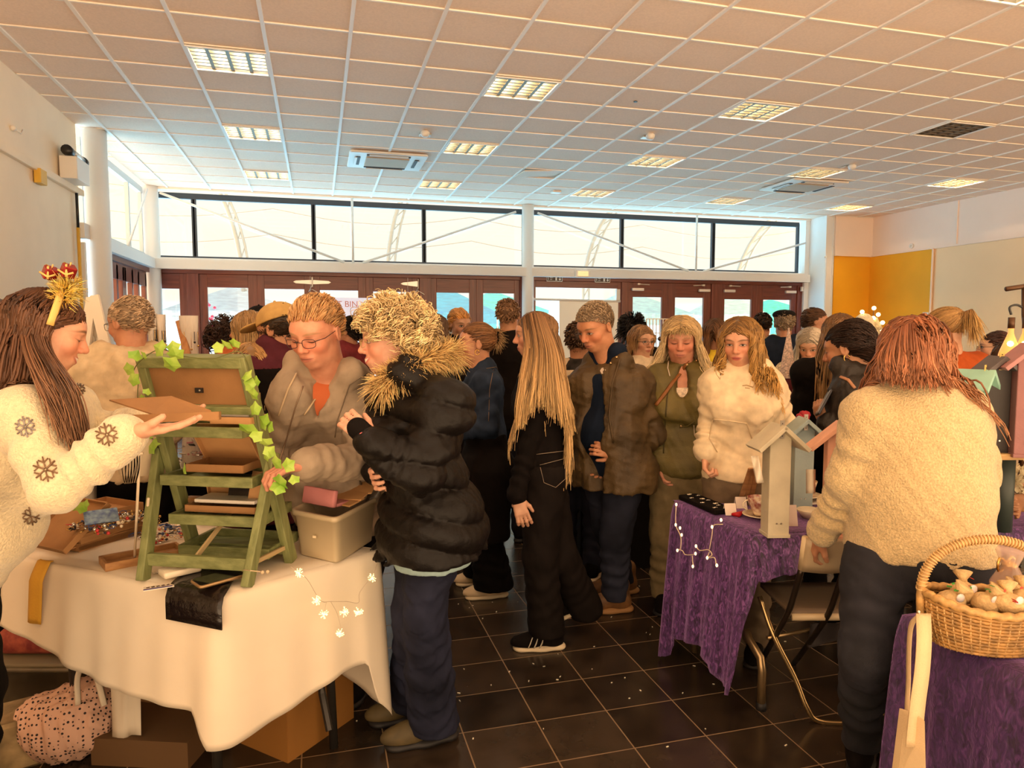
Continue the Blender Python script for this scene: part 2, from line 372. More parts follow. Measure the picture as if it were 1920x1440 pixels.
# doors
def leaf(name, x0, x1, z1=2.44, closer=None, glass=(None, None), glz=(.45, 2.2), hinge=None):
    t = bpy.data.objects.new(name, None); COL.objects.link(t); t.location = ((x0+x1)/2, YW, 0); WL[t.name] = Vector(t.location); struct(t)
    g0, g1 = glass; m = MB(); dth = .05
    m.box(((x0+g0)/2, YW, z1/2), (g0-x0, dth, z1)); m.box(((g1+x1)/2, YW, z1/2), (x1-g1, dth, z1))
    m.build('stile', DOORW, t, bevel=.004)
    m = MB().box(((g0+g1)/2, YW, (z1+glz[1])/2), (g1-g0, dth, z1-glz[1])).box(((g0+g1)/2, YW, glz[0]/2), (g1-g0, dth, glz[0]))
    m.build('rail', DOORH, t, bevel=.004)
    MB().box(((g0+g1)/2, YW, (glz[0]+glz[1])/2), (g1-g0, .008, glz[1]-glz[0])).build('glass', PANE, t)
    if closer:
        cx = x0+.17 if closer < 0 else x1-.17; s = -closer
        c = MB().rbox((cx, YW-.06, 2.31), (.24, .06, .05), .01); c.build('closer_body', mat('closer_silver', (.85, .78, .7), .35, .3), t)
        MB().box((cx+s*.02, YW-.05, 2.41), (.05, .05, .03)).tube([(cx+s*.0, YW-.06, 2.41), (cx+s*.24, YW-.07, 2.40)], .009, 6).build('closer_arm', mat('closer_silver', (.85, .78, .7), .35, .3), t)
    if hinge:
        h = MB()
        for z in (.4, 1.2, 1.95, 2.12): h.cyl((hinge, YW-.035, z), (hinge, YW-.035, z+.1), .008, n=8)
        h.build('hinge', CHROME, t)
    return t
leaf('door_1', -2.42, -1.98, glass=(-2.38, -2.09))
leaf('door_2', -1.80, -.932, glass=(-1.68, -1.07), hinge=-1.82, glz=(.45, 2.23))
leaf('door_3', -.932, -.072, glass=(-.82, -.2), glz=(.45, 2.22))
leaf('door_4', -.072, .797, glass=(.05, .67), glz=(.45, 2.21))
leaf('door_5', .797, 1.70, glass=(.92, 1.58), glz=(.45, 2.20))
leaf('door_6', 1.90, 2.706, glass=(2.0, 2.58), glz=(.45, 2.2))
leaf('door_7', 2.706, 3.50, glass=(2.83, 3.40), glz=(.45, 2.2))
leaf('door_8', 3.70, 5.47, glass=(3.80, 5.40), glz=(.45, 2.32))
leaf('door_9', 5.62, 6.447, glass=(5.71, 6.31), closer=-1, glz=(.45, 2.17))
leaf('door_10', 6.447, 7.36, glass=(6.59, 7.2), closer=1, glz=(.45, 2.17))
leaf('door_11', 7.57, 8.377, glass=(7.66, 8.26), closer=-1, glz=(.45, 2.15))
leaf('door_12', 8.377, 9.30, glass=(8.53, 9.17), closer=1, glz=(.45, 2.15))
fr = MB()
for a, b in ((-1.98, -1.80), (1.70, 1.90), (3.5, 3.70), (5.47, 5.62), (7.36, 7.57), (9.30, 9.42)):
    fr.box(((a+b)/2, YW-.01, 1.25), (b-a, .09, 2.5))
struct(fr.build('trim_11', DOORW, bevel=.005))
struct(MB().box((3.5, YW-.01, 2.475), (11.85, .1, .07)).build('trim_12', DOORH, bevel=.005))
# left side glazing below beam
t = bpy.data.objects.new('door_13', None); COL.objects.link(t); t.location = (-2.5, 10.4, 0); WL[t.name] = Vector(t.location); struct(t)
m = MB()
for y in (9.05, 9.75, 10.22, 10.52, 10.62, 11.0, 11.35, 11.8): m.box((-2.53, y, 1.2), (.06, .09, 2.4))
m.build('stile', DOORW, t, bevel=.004)
MB().box((-2.53, 10.4, 2.34), (.06, 2.9, .26)).box((-2.53, 10.4, .2), (.06, 2.9, .4)).build('rail', mat('timber_side', (.16, .035, .02), .35), t, bevel=.004)
MB().box((-2.54, 10.4, 1.3), (.008, 2.8, 1.9)).build('glass', PANE, t)
struct(MB().box((-2.51, 10.4, 2.47), (.1, 2.95, .08)).build('trim_13', mat('timber_side', (.16, .035, .02), .35)))
# ---- fixtures on walls and ceiling
DK = mat('black_plastic', (.015, .014, .014), .35); PW = mat('white_plastic', (.82, .78, .72), .4)
t = thing('emergency_light', 'white box with tilted twin spotlight on the left wall rail', 'emergency light', (-2.42, 8.18, 3.06))
MB().rbox((-2.36, 8.22, 3.17), (.16, .40, .22), .01).build('case', PW, t)
MB().tube([(-2.36, 8.05, 3.33), (-2.33, 8.4, 3.30)], .045, 12).build('lamp_head', mat('lamp_lens', (.75, .75, .74), .2, .6), t, True)
MB().tube([(-2.363, 8.0, 3.335), (-2.36, 8.09, 3.325)], .052, 12).build('lamp_cap', DK, t, True); MB().tube([(-2.333, 8.36, 3.303), (-2.33, 8.42, 3.298)], .052, 12).build('lamp_cap', DK, t, True)
tag(MB().rbox((-2.42, 7.45, 2.95), (.06, .16, .13), .01).build('door_sensor', [mat('ochre_paint', (.75, .45, .05), .5)]), 'small ochre box under the left wall rail', 'sensor')
h = MB().sphere((-2.44, 6.95, 3.25), .025, 10).tube([(-2.44, 6.95, 3.25), (-2.40, 7.0, 3.22), (-2.40, 7.03, 3.26)], .006, 6)
tag(h.build('wall_hook', PW, smooth=True), 'white hook high on the left wall', 'hook')
t = thing('wall_conduit', 'vertical pole on left wall, black above and yellow below', 'pole', (-2.42, 8.45, 0))
MB().cyl((-2.42, 8.45, 2.63), (-2.42, 8.45, 2.99), .014, n=10).build('sleeve', DK, t, True)
MB().cyl((-2.42, 8.45, 0.0), (-2.42, 8.45, 2.63), .017, n=10).build('pole', mat('yellow_gloss', (.75, .42, .04), .3), t, True)
def cassette(x0, x1, y0, y1, lab):
    t = thing('air_conditioner', lab, 'air conditioner', ((x0+x1)/2, (y0+y1)/2, CH-.05), 'ceiling air conditioning cassettes')
    cx, cy = (x0+x1)/2, (y0+y1)/2; w, d = x1-x0, y1-y0
    m = MB().rbox((cx, cy, CH-.025), (w, d, .03), .03); m.build('panel', PW, t)
    MB().rbox((cx, cy, CH-.045), (w*.56, d*.56, .02), .01).build('grille', mat('grille_beige', (.62, .47, .33), .7, bump=.4, bscale=200), t)
    m = MB()
    for s in (-1, 1): m.box((cx, cy+s*d*.38, CH-.043), (w*.56, .05, .012)); m.box((cx+s*w*.38, cy, CH-.043), (.05, d*.5, .012))
    m.build('air_slot', mat('slot_dark', (.05, .04, .035), .6), t)
    m = MB()
    for s in (-1, 1): m.box((cx, cy+s*d*.41, CH-.052), (w*.5, .03, .006), rotm('X', s*20)); m.box((cx+s*w*.41, cy, CH-.052), (.03, d*.45, .006))
    m.build('air_vane', PW, t)
cassette(.42, 1.38, 8.88, 9.72, 'square white air conditioning cassette between the left light columns')
cassette(6.66, 7.62, 8.80, 9.65, 'square white air conditioning cassette towards the right wall')
for (x, y, s, lab) in ((1.19, 7.89, 1, 'round smoke detector on a stem left of the middle lights'), (3.64, 7.32, 1, 'small detector with glossy plate in mid ceiling'), (6.9, 7.94, 1, 'small brownish detector beside a lit panel right of centre')):
    t = thing('smoke_detector', lab, 'smoke detector', (x, y, CH-.07), 'detectors on the ceiling')
    MB().lathe([(.0, -.07), (.03, -.068), (.05, -.045), (.052, -.02), (.03, -.0), (.03, .0)], (x, y, CH), 20).build('detector_head', PW, t, True)
    MB().rbox((x+.02, y+.12, CH-.012), (.13, .1, .02), .01).build('base_plate', mat('plate', (.7, .6, .5), .25, .3), t)
tag(MB().rbox((3.69, 10.7, CH-.015), (.14, .14, .03), .01).build('call_sensor', PW), 'tiny white square sensor near the far middle lights', 'sensor')
tag(MB().cyl((3.0, 6.36, CH-.006), (3.0, 6.36, CH-.001), .018, n=10).build('ceiling_plug', DK), 'tiny dark plug in a ceiling tile', 'plug')
# exit signs
WHT = mat('sign_white', (.92, .88, .8), .5); SGN = mat('sign_dark', (.10, .055, .03), .5)
for px in (1040, 1130):
    p = onY(px, 534, YW-.08); x, z = p[0], 2.475
    t = thing('exit_sign', 'small fire exit sign with down arrow, '+('left' if px == 1040 else 'right')+' of the pair over the wide window', 'exit sign', (x, YW-.075, z-.05), 'fire exit signs over the doors')
    MB().box((x, YW-.068, z), (.30, .006, .10)).build('border', WHT, t)
    MB().box((x, YW-.073, z), (.28, .006, .08)).build('panel', SGN, t)
    m = MB(); yy = YW-.079
    for a in ((-.12, 0, .008, .05), (-.06, 0.02, .06, .006), (.03, 0, .03, .06)): m.box((x+a[0], yy, z+a[1]), (a[2], .004, a[3]))
    m.prism([(x+.07, yy, z+.0), (x+.13, yy, z+.0), (x+.10, yy, z-.032)], (0, .004, 0)); m.box((x+.10, yy, z+.015), (.014, .004, .04))
    m.sphere((x+.03, yy, z+.035), (.008, .003, .008), 8); m.build('pictogram', WHT, t)
    text('lettering', 'Fire\nexit', .028, (x-.068, yy-.001, z+.0), (PI/2, 0, 0), WHT, t)
p = onY(1092, 515, 11.9)
t = thing('beam_light', 'small rectangular yellowish light box on the white beam', 'emergency light', (p[0], 11.9, 2.52))
MB().rbox((p[0], 11.885, 2.56), (.28, .04, .13), .01).build('case', PW, t)
MB().rbox((p[0], 11.862, 2.56), (.2, .02, .085), .01).build('diffuser', mat('yellow_diffuser', (.85, .68, .35), .4, emit=(1, .75, .35), es=.4), t)
# door latch plates over centre doors
for (x, s) in ((-.07, 0), (1.68, 1)):
    m = MB()
    z = 2.34
    pts = [(x-.30, z), (x-.26, z+.022), (x-.02, z+.035), (x+.02, z+.035), (x+.26, z+.022), (x+.30, z), (x+.26, z-.022), (x, z-.035), (x-.26, z-.022)] if s == 0 else [(x-.30, z), (x-.26, z+.02), (x, z+.05), (x+.01, z-.05), (x-.26, z-.02)]
    m.prism([(a, YW-.045, b) for a, b in pts], (0, .012, 0)); m.cyl((x, YW-.055, z-.08), (x, YW-.055, z+.08), .012, n=8)
    m.tube(curve_pts([(x, YW-.06, z-.05), (x-.06, YW-.07, z-.16), (x-.02, YW-.07, z-.12), (x+.05, YW-.07, z-.15), (x+.1, YW-.07, z-.18)], 4), .006, 5)
    tag(m.build('door_hook', CHROME), 'large steel strap hinge on the head of the '+('first pair of doors' if s == 0 else 'door left of the middle mullion'), 'hinge')
tag(MB().rbox((9.36, YW-.1, 2.37), (.05, .05, .09), .01).build('door_contact', PW), 'small white box at the top right of the door frame', 'sensor')
t = thing('fire_alarm_point', 'small white and red alarm point at the orange panel edge', 'alarm', (10.5, 10.2, 1.75))
MB().rbox((10.52, 10.15, 1.80), (.04, .12, .14), .01).build('case', PW, t); MB().rbox((10.515, 10.02, 1.76), (.04, .07, .08), .01).build('call_point', mat('alarm_red', (.5, .04, .06), .4), t)
tag(MB().cyl((10.52, 10.55, 3.09), (10.55, 10.55, 3.09), .045, n=16).sphere((10.52, 10.55, 3.09), .018, 8).build('wall_speaker', PW), 'small round white fitting on upper right wall', 'fitting')
# blind / projector screen hanging inside wide window
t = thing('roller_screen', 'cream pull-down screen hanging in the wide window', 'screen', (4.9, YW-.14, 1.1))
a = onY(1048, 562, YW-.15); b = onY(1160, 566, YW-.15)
MB().box(((a[0]+b[0])/2, YW-.15, 1.45), (b[0]-a[0]-.02, .006, 1.28)).build('fabric', mat('screen_fabric_glow', (.80, .70, .56), .8, emit=(1, .86, .62), es=.12), t)  # faint glow built into the cloth itself, no lamp in it
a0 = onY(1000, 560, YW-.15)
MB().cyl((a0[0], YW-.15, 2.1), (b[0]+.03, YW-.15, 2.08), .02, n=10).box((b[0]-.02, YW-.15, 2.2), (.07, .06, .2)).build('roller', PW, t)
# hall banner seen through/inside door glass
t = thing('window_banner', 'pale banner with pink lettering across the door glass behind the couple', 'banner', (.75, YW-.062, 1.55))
MB().box((.72, YW-.062, 1.80), (1.75, .006, .58)).build('sheet', mat('banner_lilac_glow', (.62, .60, .70), .6, emit=(.8, .78, .9), es=.35), t)  # sheet brightened by weak emission of its own, not a lit sign
MB().tube([(-.1, YW-.06, 2.08), (-.1, YW-.056, 2.46)], .003, 4).tube([(1.5, YW-.06, 2.08), (1.5, YW-.056, 2.46)], .003, 4).build('cord', PW, t)
PINKT = mat('banner_pink', (.85, .35, .28), .6)
text('lettering', 'EET BIN', .14, (.42, YW-.067, 1.98), (PI/2, 0, 0), PINKT, t)
m = MB().sphere((1.22, YW-.067, 1.82), (.22, .004, .17), 20); m.build('printed_silhouette', mat('banner_print', (.10, .08, .10), .6), t)
m = MB().tube([(.55+.05*(1-k/20)*math.cos(k*.55), YW-.069, 1.75+.05*(1-k/20)*math.sin(k*.55)) for k in range(20)], .006, 5); m.build('printed_swirl', mat('banner_print', (.10, .08, .10), .6), t)
# ---- outside: canopy seams, arches, gazebos
SEAM = mat('canopy_seam', (.42, .40, .36), .6); TR = mat('truss_grey', (.42, .47, .50), .5)
m = MB()
for q in range(6):
    z0 = 3.3+q*.62
    for x in (-6, -1, 4, 9, 14):
        m.tube([(x+5*t_, 18.5, z0-.28*math.sin(PI*t_)-.15*q*0) for t_ in [i/8 for i in range(9)]], .014, 4)
tag(m.build('canopy_cables', SEAM), 'thin sagging seams of the white canopy beyond the clerestory', 'canopy', kind='stuff')
ars = [(-1.0, -3.4, 17), (2.9, .9, 17), (7.7, 11.0, 17), (12.4, 16.5, 17)]
for i, (xa, xb, y) in enumerate([(-1.55, -2.9, 16.5), (1.55, 2.6, 16.5), (6.4, 8.6, 16.5), (10.7, 14.0, 16.5)]):
    pts = [(xa+(xb-xa)*(1-math.cos(t_*PI/2)), y, 2.3+3.0*math.sin(t_*PI/2)) for t_ in [k/12 for k in range(13)]]
    m = MB().tube(pts, .05, 6).tube([(p[0]+.16, p[1], p[2]-.06) for p in pts], .03, 5)
    for k in range(0, 12): m.tube([pts[k], (pts[k+1][0]+.16, y, pts[k+1][2]-.06)], .015, 4)
    tag(m.build('canopy_arch', TR, smooth=True), 'curved steel arch outside, '+['leftmost', 'second from the left', 'third from the left', 'rightmost'][i]+' in the clerestory', 'arch', 'steel arches of the canopy outside')
def gazebo(px, y, w, h, col, lab, stripes=True):
    p = onY(px, 600, y); x = p[0]
    t = thing('gazebo', lab, 'gazebo', (x, y, 0), 'market gazebos outside the doors')
    m = MB(); z0 = h; d = w
    ap = (x, y+d/2, z0+.6); c = [(x-w/2, y, z0), (x+w/2, y, z0), (x+w/2, y+d, z0), (x-w/2, y+d, z0)]
    m.add([ap]+c, [(0, 1, 2), (0, 2, 3), (0, 3, 4), (0, 4, 1)])
    m.build('roof', mat('canvas_'+lab[:8], col, .7, var=.15, vscale=5, stretch=(1, 1, 6)), t)
    G = [[(x-w/2+w*i/24, y+.02*math.sin(i*2.3+j), z0-.28*j) for i in range(25)] for j in range(2)]
    G2 = [[(x-w/2+w*i/24, y+d-.02+.05*math.sin(i*1.3+j*.7), z0-.3*j) for i in range(25)] for j in range(7)]
    MB().grid(G).build('valance', mat('canvas_'+lab[:8], col, .7), t)
    MB().grid(G2).build('back_wall', mat('canvas2_'+lab[:8], tuple(a*.95 for a in col), .7, var=.25, vscale=4, stretch=(1, 1, 5)), t)
    for q, cc in enumerate(c): MB().cyl((cc[0], cc[1], 0), cc, .02, n=8).build('leg', mat('pole_white', (.75, .76, .78), .4), t)
gazebo(430, 15.5, 2.6, 1.95, (.40, .60, .95), 'slate blue gazebo seen through the left doors')
gazebo(850, 15.2, 2.0, 1.95, (.02, .48, .95), 'bright blue gazebo seen left of the white column')
gazebo(945, 18.6, 2.6, 2.1, (.04, .72, .85), 'turquoise gazebo seen just left of the white column')
gazebo(1215, 15.2, 2.4, 1.95, (.40, .72, .98), 'light blue gazebo behind the third pair of doors')
gazebo(1392, 15.6, 1.6, 1.95, (.50, .78, .98), 'pale blue gazebo behind the fourth pair of doors')
gazebo(1490, 19.4, 2.6, 2.0, (.10, .80, .80), 'teal gazebo behind the last door on the right')
# ivy tree and flowers outside left side
m = MB()
for q in range(260):
    c = np.array([-3.4, 12.6, 1.2])+RNG.normal(0, .25, 3); r = rotm('X', RNG.uniform(0, 180))@rotm('Z', RNG.uniform(0, 360))
    m.add([r@Vector(p)+Vector(c) for p in ((-.04, 0, 0), (0, -.03, 0), (.05, 0, 0), (0, .03, 0))], [(0, 1, 2, 3)])
m.tube([(-3.4, 12.6, 1.3), (-3.4, 12.6, 0)], .03, 6)
tag(m.build('shrub', mat('leaf_green_out', (.2, .42, .08), .6, col2=(.1, .25, .3), vscale=3)), 'green shrub outside the left side glazing', 'shrub')
m = MB()
for q in range(60):
    c = np.array([-2.0, 13.6, 1.75])+RNG.normal(0, .08, 3)*np.array([1, 1, 2]); m.sphere(c, .03, 6)
m.tube([(-2.0, 13.6, 1.7), (-2.0, 13.6, 0)], .012, 6)
tag(m.build('pink_flower', mat('pink_petals', (.75, .08, .2), .6)), 'pink flower spray outside the narrow leftmost door pane', 'flower')
# debris flecks on floor
m = MB(); _tinsel = [(880, 1140), (905, 1160), (1020, 1250), (955, 1260), (870, 1255), (1230, 1010), (1110, 1255), (1045, 1275), (1180, 1310), (840, 1210), (1000, 1245), (1240, 1060), (750, 1185), (735, 1290), (1280, 1300), (725, 1300)]
for k in range(170):
    if k < len(_tinsel): p = onZ(*_tinsel[k], 0)
    else: p = np.array([RNG.uniform(.1, 3.2), RNG.uniform(1.9, 5.5), 0])
    a = RNG.uniform(0, PI); l = RNG.uniform(.004, .014); w = RNG.uniform(.002, .005)
    m.box((p[0], p[1], .002), (l, w, .002), rotm('Z', math.degrees(a)))
tag(m.build('confetti', mat('confetti_white', (.85, .78, .6), .5)), 'scattered white flecks of paper and tinsel on the slate floor', 'litter', kind='stuff')
# =====================================================  IMPLICIT SURFACES
def nrm(v): v = np.asarray(v, float); return v/max(1e-9, np.linalg.norm(v))
class Sdf:
    def __init__(s): s.ops = []; s.disp = []; s.cuts = []
    def rc(s, a, b, ra, rb, k=.03, mode='u', rip=0, rf=8, flat=None):
        s.ops.append(('rc', np.array(a, float), np.array(b, float), ra, rb, k, mode, rip, rf, flat)); return s
    def el(s, c, r, R=None, k=.03, mode='u'):
        s.ops.append(('el', np.array(c, float), np.array(r, float), np.eye(3) if R is None else np.array(R, float), None, k, mode)); return s
    def sp(s, c, r, k=.01, mode='u'): return s.el(c, (r, r, r), None, k, mode)
    def bounds(s):
        lo = np.full(3, 1e9); hi = -lo
        for o in s.ops:
            if o[0] == 'pl' or o[6] != 'u': continue
            if o[0] == 'rc':
                for p, r in ((o[1], o[3]), (o[2], o[4])): lo = np.minimum(lo, p-r-.03); hi = np.maximum(hi, p+r+.03)
            else: r = np.abs(o[3])@o[2]; lo = np.minimum(lo, o[1]-r-.03); hi = np.maximum(hi, o[1]+r+.03)
        for n, d in s.cuts:          # keep n.p >= d ; tighten axis aligned
            for ax in range(3):
                if n[ax] > .9999: lo[ax] = max(lo[ax], d-.03)
                if n[ax] < -.9999: hi[ax] = min(hi[ax], -d+.03)
        return lo, hi
    def __call__(s, P):
        acc = np.full(len(P), 1.0, np.float32); P = P.astype(np.float32); M = .085
        for o in s.ops:
            if o[0] == 'pl': acc = np.maximum(acc, (o[2]-P@o[1].astype(np.float32)).astype(np.float32)); continue
            k = o[5]
            if o[0] == 'rc':
                _, a, b, ra, rb, k, mode, rip, rf, flat = o; rm = max(ra, rb)+M+k
                lo = np.minimum(a, b)-rm; hi = np.maximum(a, b)+rm
            else:
                _, c, r, R, _, k, mode = o; e = np.abs(R)@r+M+k; lo = c-e; hi = c+e
            m = np.nonzero((P[:, 0] > lo[0]) & (P[:, 0] < hi[0]) & (P[:, 1] > lo[1]) & (P[:, 1] < hi[1]) & (P[:, 2] > lo[2]) & (P[:, 2] < hi[2]))[0]
            if len(m) == 0: continue
            Q = P[m]
            if o[0] == 'rc':
                ba = (b-a).astype(np.float32); L2 = float(ba@ba)+1e-12; pa = Q-a.astype(np.float32); h = np.clip(pa@ba/L2, 0, 1)
                rr = ra+(rb-ra)*h
                if rip: rr = rr+rip*np.sin(2*PI*rf*h+2.2*np.sin(Q[:, 0]*23+Q[:, 1]*17))*np.sin(PI*np.clip(h, 0.02, .98))
                v = pa-h[:, None]*ba
                if flat is not None: fv = v@flat[0].astype(np.float32); v = v+np.outer(fv*(1/flat[1]-1), flat[0].astype(np.float32))
                d = np.sqrt((v*v).sum(1))-rr
                if flat is not None: d = d*min(1, flat[1]*1.2)
            else:
                q = (Q-c.astype(np.float32))@R.astype(np.float32); k0 = np.sqrt(((q/r)**2).sum(1))+1e-6; k1 = np.sqrt(((q/(r*r))**2).sum(1))+1e-6
                d = (k0*(k0-1)/k1).astype(np.float32)
            A = acc[m]
            if mode == 'u':
                h = np.maximum(k-np.abs(A-d), 0)/k; acc[m] = np.minimum(A, d)-h*h*k*.25
            elif mode == 's':
                d = -d; h = np.maximum(k-np.abs(A-d), 0)/k; acc[m] = np.maximum(A, d)+h*h*k*.25
        nb = np.nonzero(np.abs(acc) < .12)[0]
        if len(nb):
            for f in s.disp: acc[nb] += f(P[nb]).astype(np.float32)
        for n, d in s.cuts: acc = np.maximum(acc, (d-P@np.array(n, np.float32)).astype(np.float32))
        return acc
def sdf_mesh(f, h, lo=None, hi=None):
    if lo is None: lo, hi = f.bounds()
    C = 4; H = h*C; n = np.maximum(2, np.ceil((hi-lo)/H).astype(int)+1)
    ax = [lo[i]+(np.arange(n[i])+.5)*H for i in range(3)]
    G = np.stack(np.meshgrid(*ax, indexing='ij'), -1).reshape(-1, 3); dc = f(G)
    act = np.nonzero(np.abs(dc) < H*.87*1.3+.006)[0]
    fine = np.repeat(np.repeat(np.repeat(dc.reshape(n), C, 0), C, 1), C, 2)
    ia = np.stack(np.unravel_index(act, n), -1)
    off = np.stack(np.meshgrid(*[np.arange(C)]*3, indexing='ij'), -1).reshape(-1, 3)
    idx = (ia[:, None, :]*C+off[None]).reshape(-1, 3)
    P = lo+(idx+.5)*h; v = np.empty(len(P), np.float32)
    for i in range(0, len(P), 400000): v[i:i+400000] = f(P[i:i+400000])
    fine[idx[:, 0], idx[:, 1], idx[:, 2]] = v
    V = fine; S = V < 0
    c = [S[i:S.shape[0]-1+i, j:S.shape[1]-1+j, k:S.shape[2]-1+k] for i in (0, 1) for j in (0, 1) for k in (0, 1)]
    cnt = sum(x.astype(np.int8) for x in c); cells = np.nonzero((cnt > 0) & (cnt < 8)); I = np.stack(cells, -1)
    if len(I) == 0: return np.zeros((0, 3)), np.zeros((0, 4), int)
    cid = np.full(cnt.shape, -1, np.int32); cid[cells] = np.arange(len(I))
    corners = [(i, j, k) for i in (0, 1) for j in (0, 1) for k in (0, 1)]
    cv = {q: V[I[:, 0]+q[0], I[:, 1]+q[1], I[:, 2]+q[2]] for q in corners}
    acc = np.zeros((len(I), 3)); num = np.zeros(len(I))
    for q in corners:
        for a in range(3):
            if q[a] == 0:
                q2 = list(q); q2[a] = 1; v0, v1 = cv[q], cv[tuple(q2)]; m = (v0 < 0) != (v1 < 0); t = np.where(m, v0/(v0-v1+1e-12), 0)
                pt = np.tile(np.array(q, float), (len(I), 1)); pt[:, a] += t; acc += pt*m[:, None]; num += m
    verts = lo+(I+.5+acc/num[:, None])*h
    faces = []
    for a in range(3):
        b, cc = (a+1) % 3, (a+2) % 3
        sl0 = [slice(1, -1)]*3; sl0[a] = slice(0, -1); sl1 = [slice(1, -1)]*3; sl1[a] = slice(1, None)
        A, B = S[tuple(sl0)], S[tuple(sl1)]; E = np.nonzero(A != B); fl = A[E]; E = np.stack(E, -1)
        E2 = E.copy(); E2[:, b] += 1; E2[:, cc] += 1
        def g(db, dc_):
            X = E2.copy(); X[:, b] -= db; X[:, cc] -= dc_; return cid[X[:, 0], X[:, 1], X[:, 2]]
        q = np.stack([g(0, 0), g(1, 0), g(1, 1), g(0, 1)], -1); q[~fl] = q[~fl][:, ::-1]; faces.append(q)
    F = np.concatenate(faces); F = F[(F >= 0).all(1)]
    return verts, F
def np_mesh(name, V, F, mats, parent=None, attrs=None, smooth=True, mi=None):
    me = bpy.data.meshes.new(name); V = np.asarray(V, np.float32); F = np.asarray(F, np.int32); k = F.shape[1]
    me.vertices.add(len(V)); me.vertices.foreach_set('co', V.ravel()); me.loops.add(F.size); me.loops.foreach_set('vertex_index', F.ravel())
    me.polygons.add(len(F)); me.polygons.foreach_set('loop_start', np.arange(0, F.size, k, dtype=np.int32)); me.polygons.foreach_set('loop_total', np.full(len(F), k, np.int32))
    me.polygons.foreach_set('use_smooth', np.full(len(F), smooth)); me.update(calc_edges=True); me.validate()
    for m in (mats if isinstance(mats, (list, tuple)) else [mats]): me.materials.append(m)
    if mi is not None: me.polygons.foreach_set('material_index', np.asarray(mi, np.int32))
    for an, (typ, dat) in (attrs or {}).items(): put_attr(me, an, typ, dat)
    return link(me, name, parent)
def folds(amp, f=14., seed=0, d=(0, 0, 1)):
    r = np.random.default_rng(seed); K = r.normal(0, f, (4, 3)); Q = r.normal(0, f*.6, (4, 3)); ph = r.uniform(0, 6, 4)
    def fn(P):
        s = 0
        for i in range(4):
            w_ = P@K[i]+1.8*np.sin(P@Q[i]+ph[i]); s = s+(np.sin(w_) if i < 2 else 1.6*(np.abs(np.sin(w_*.6))**.7-.65))
        return amp*s*.3
    return fn
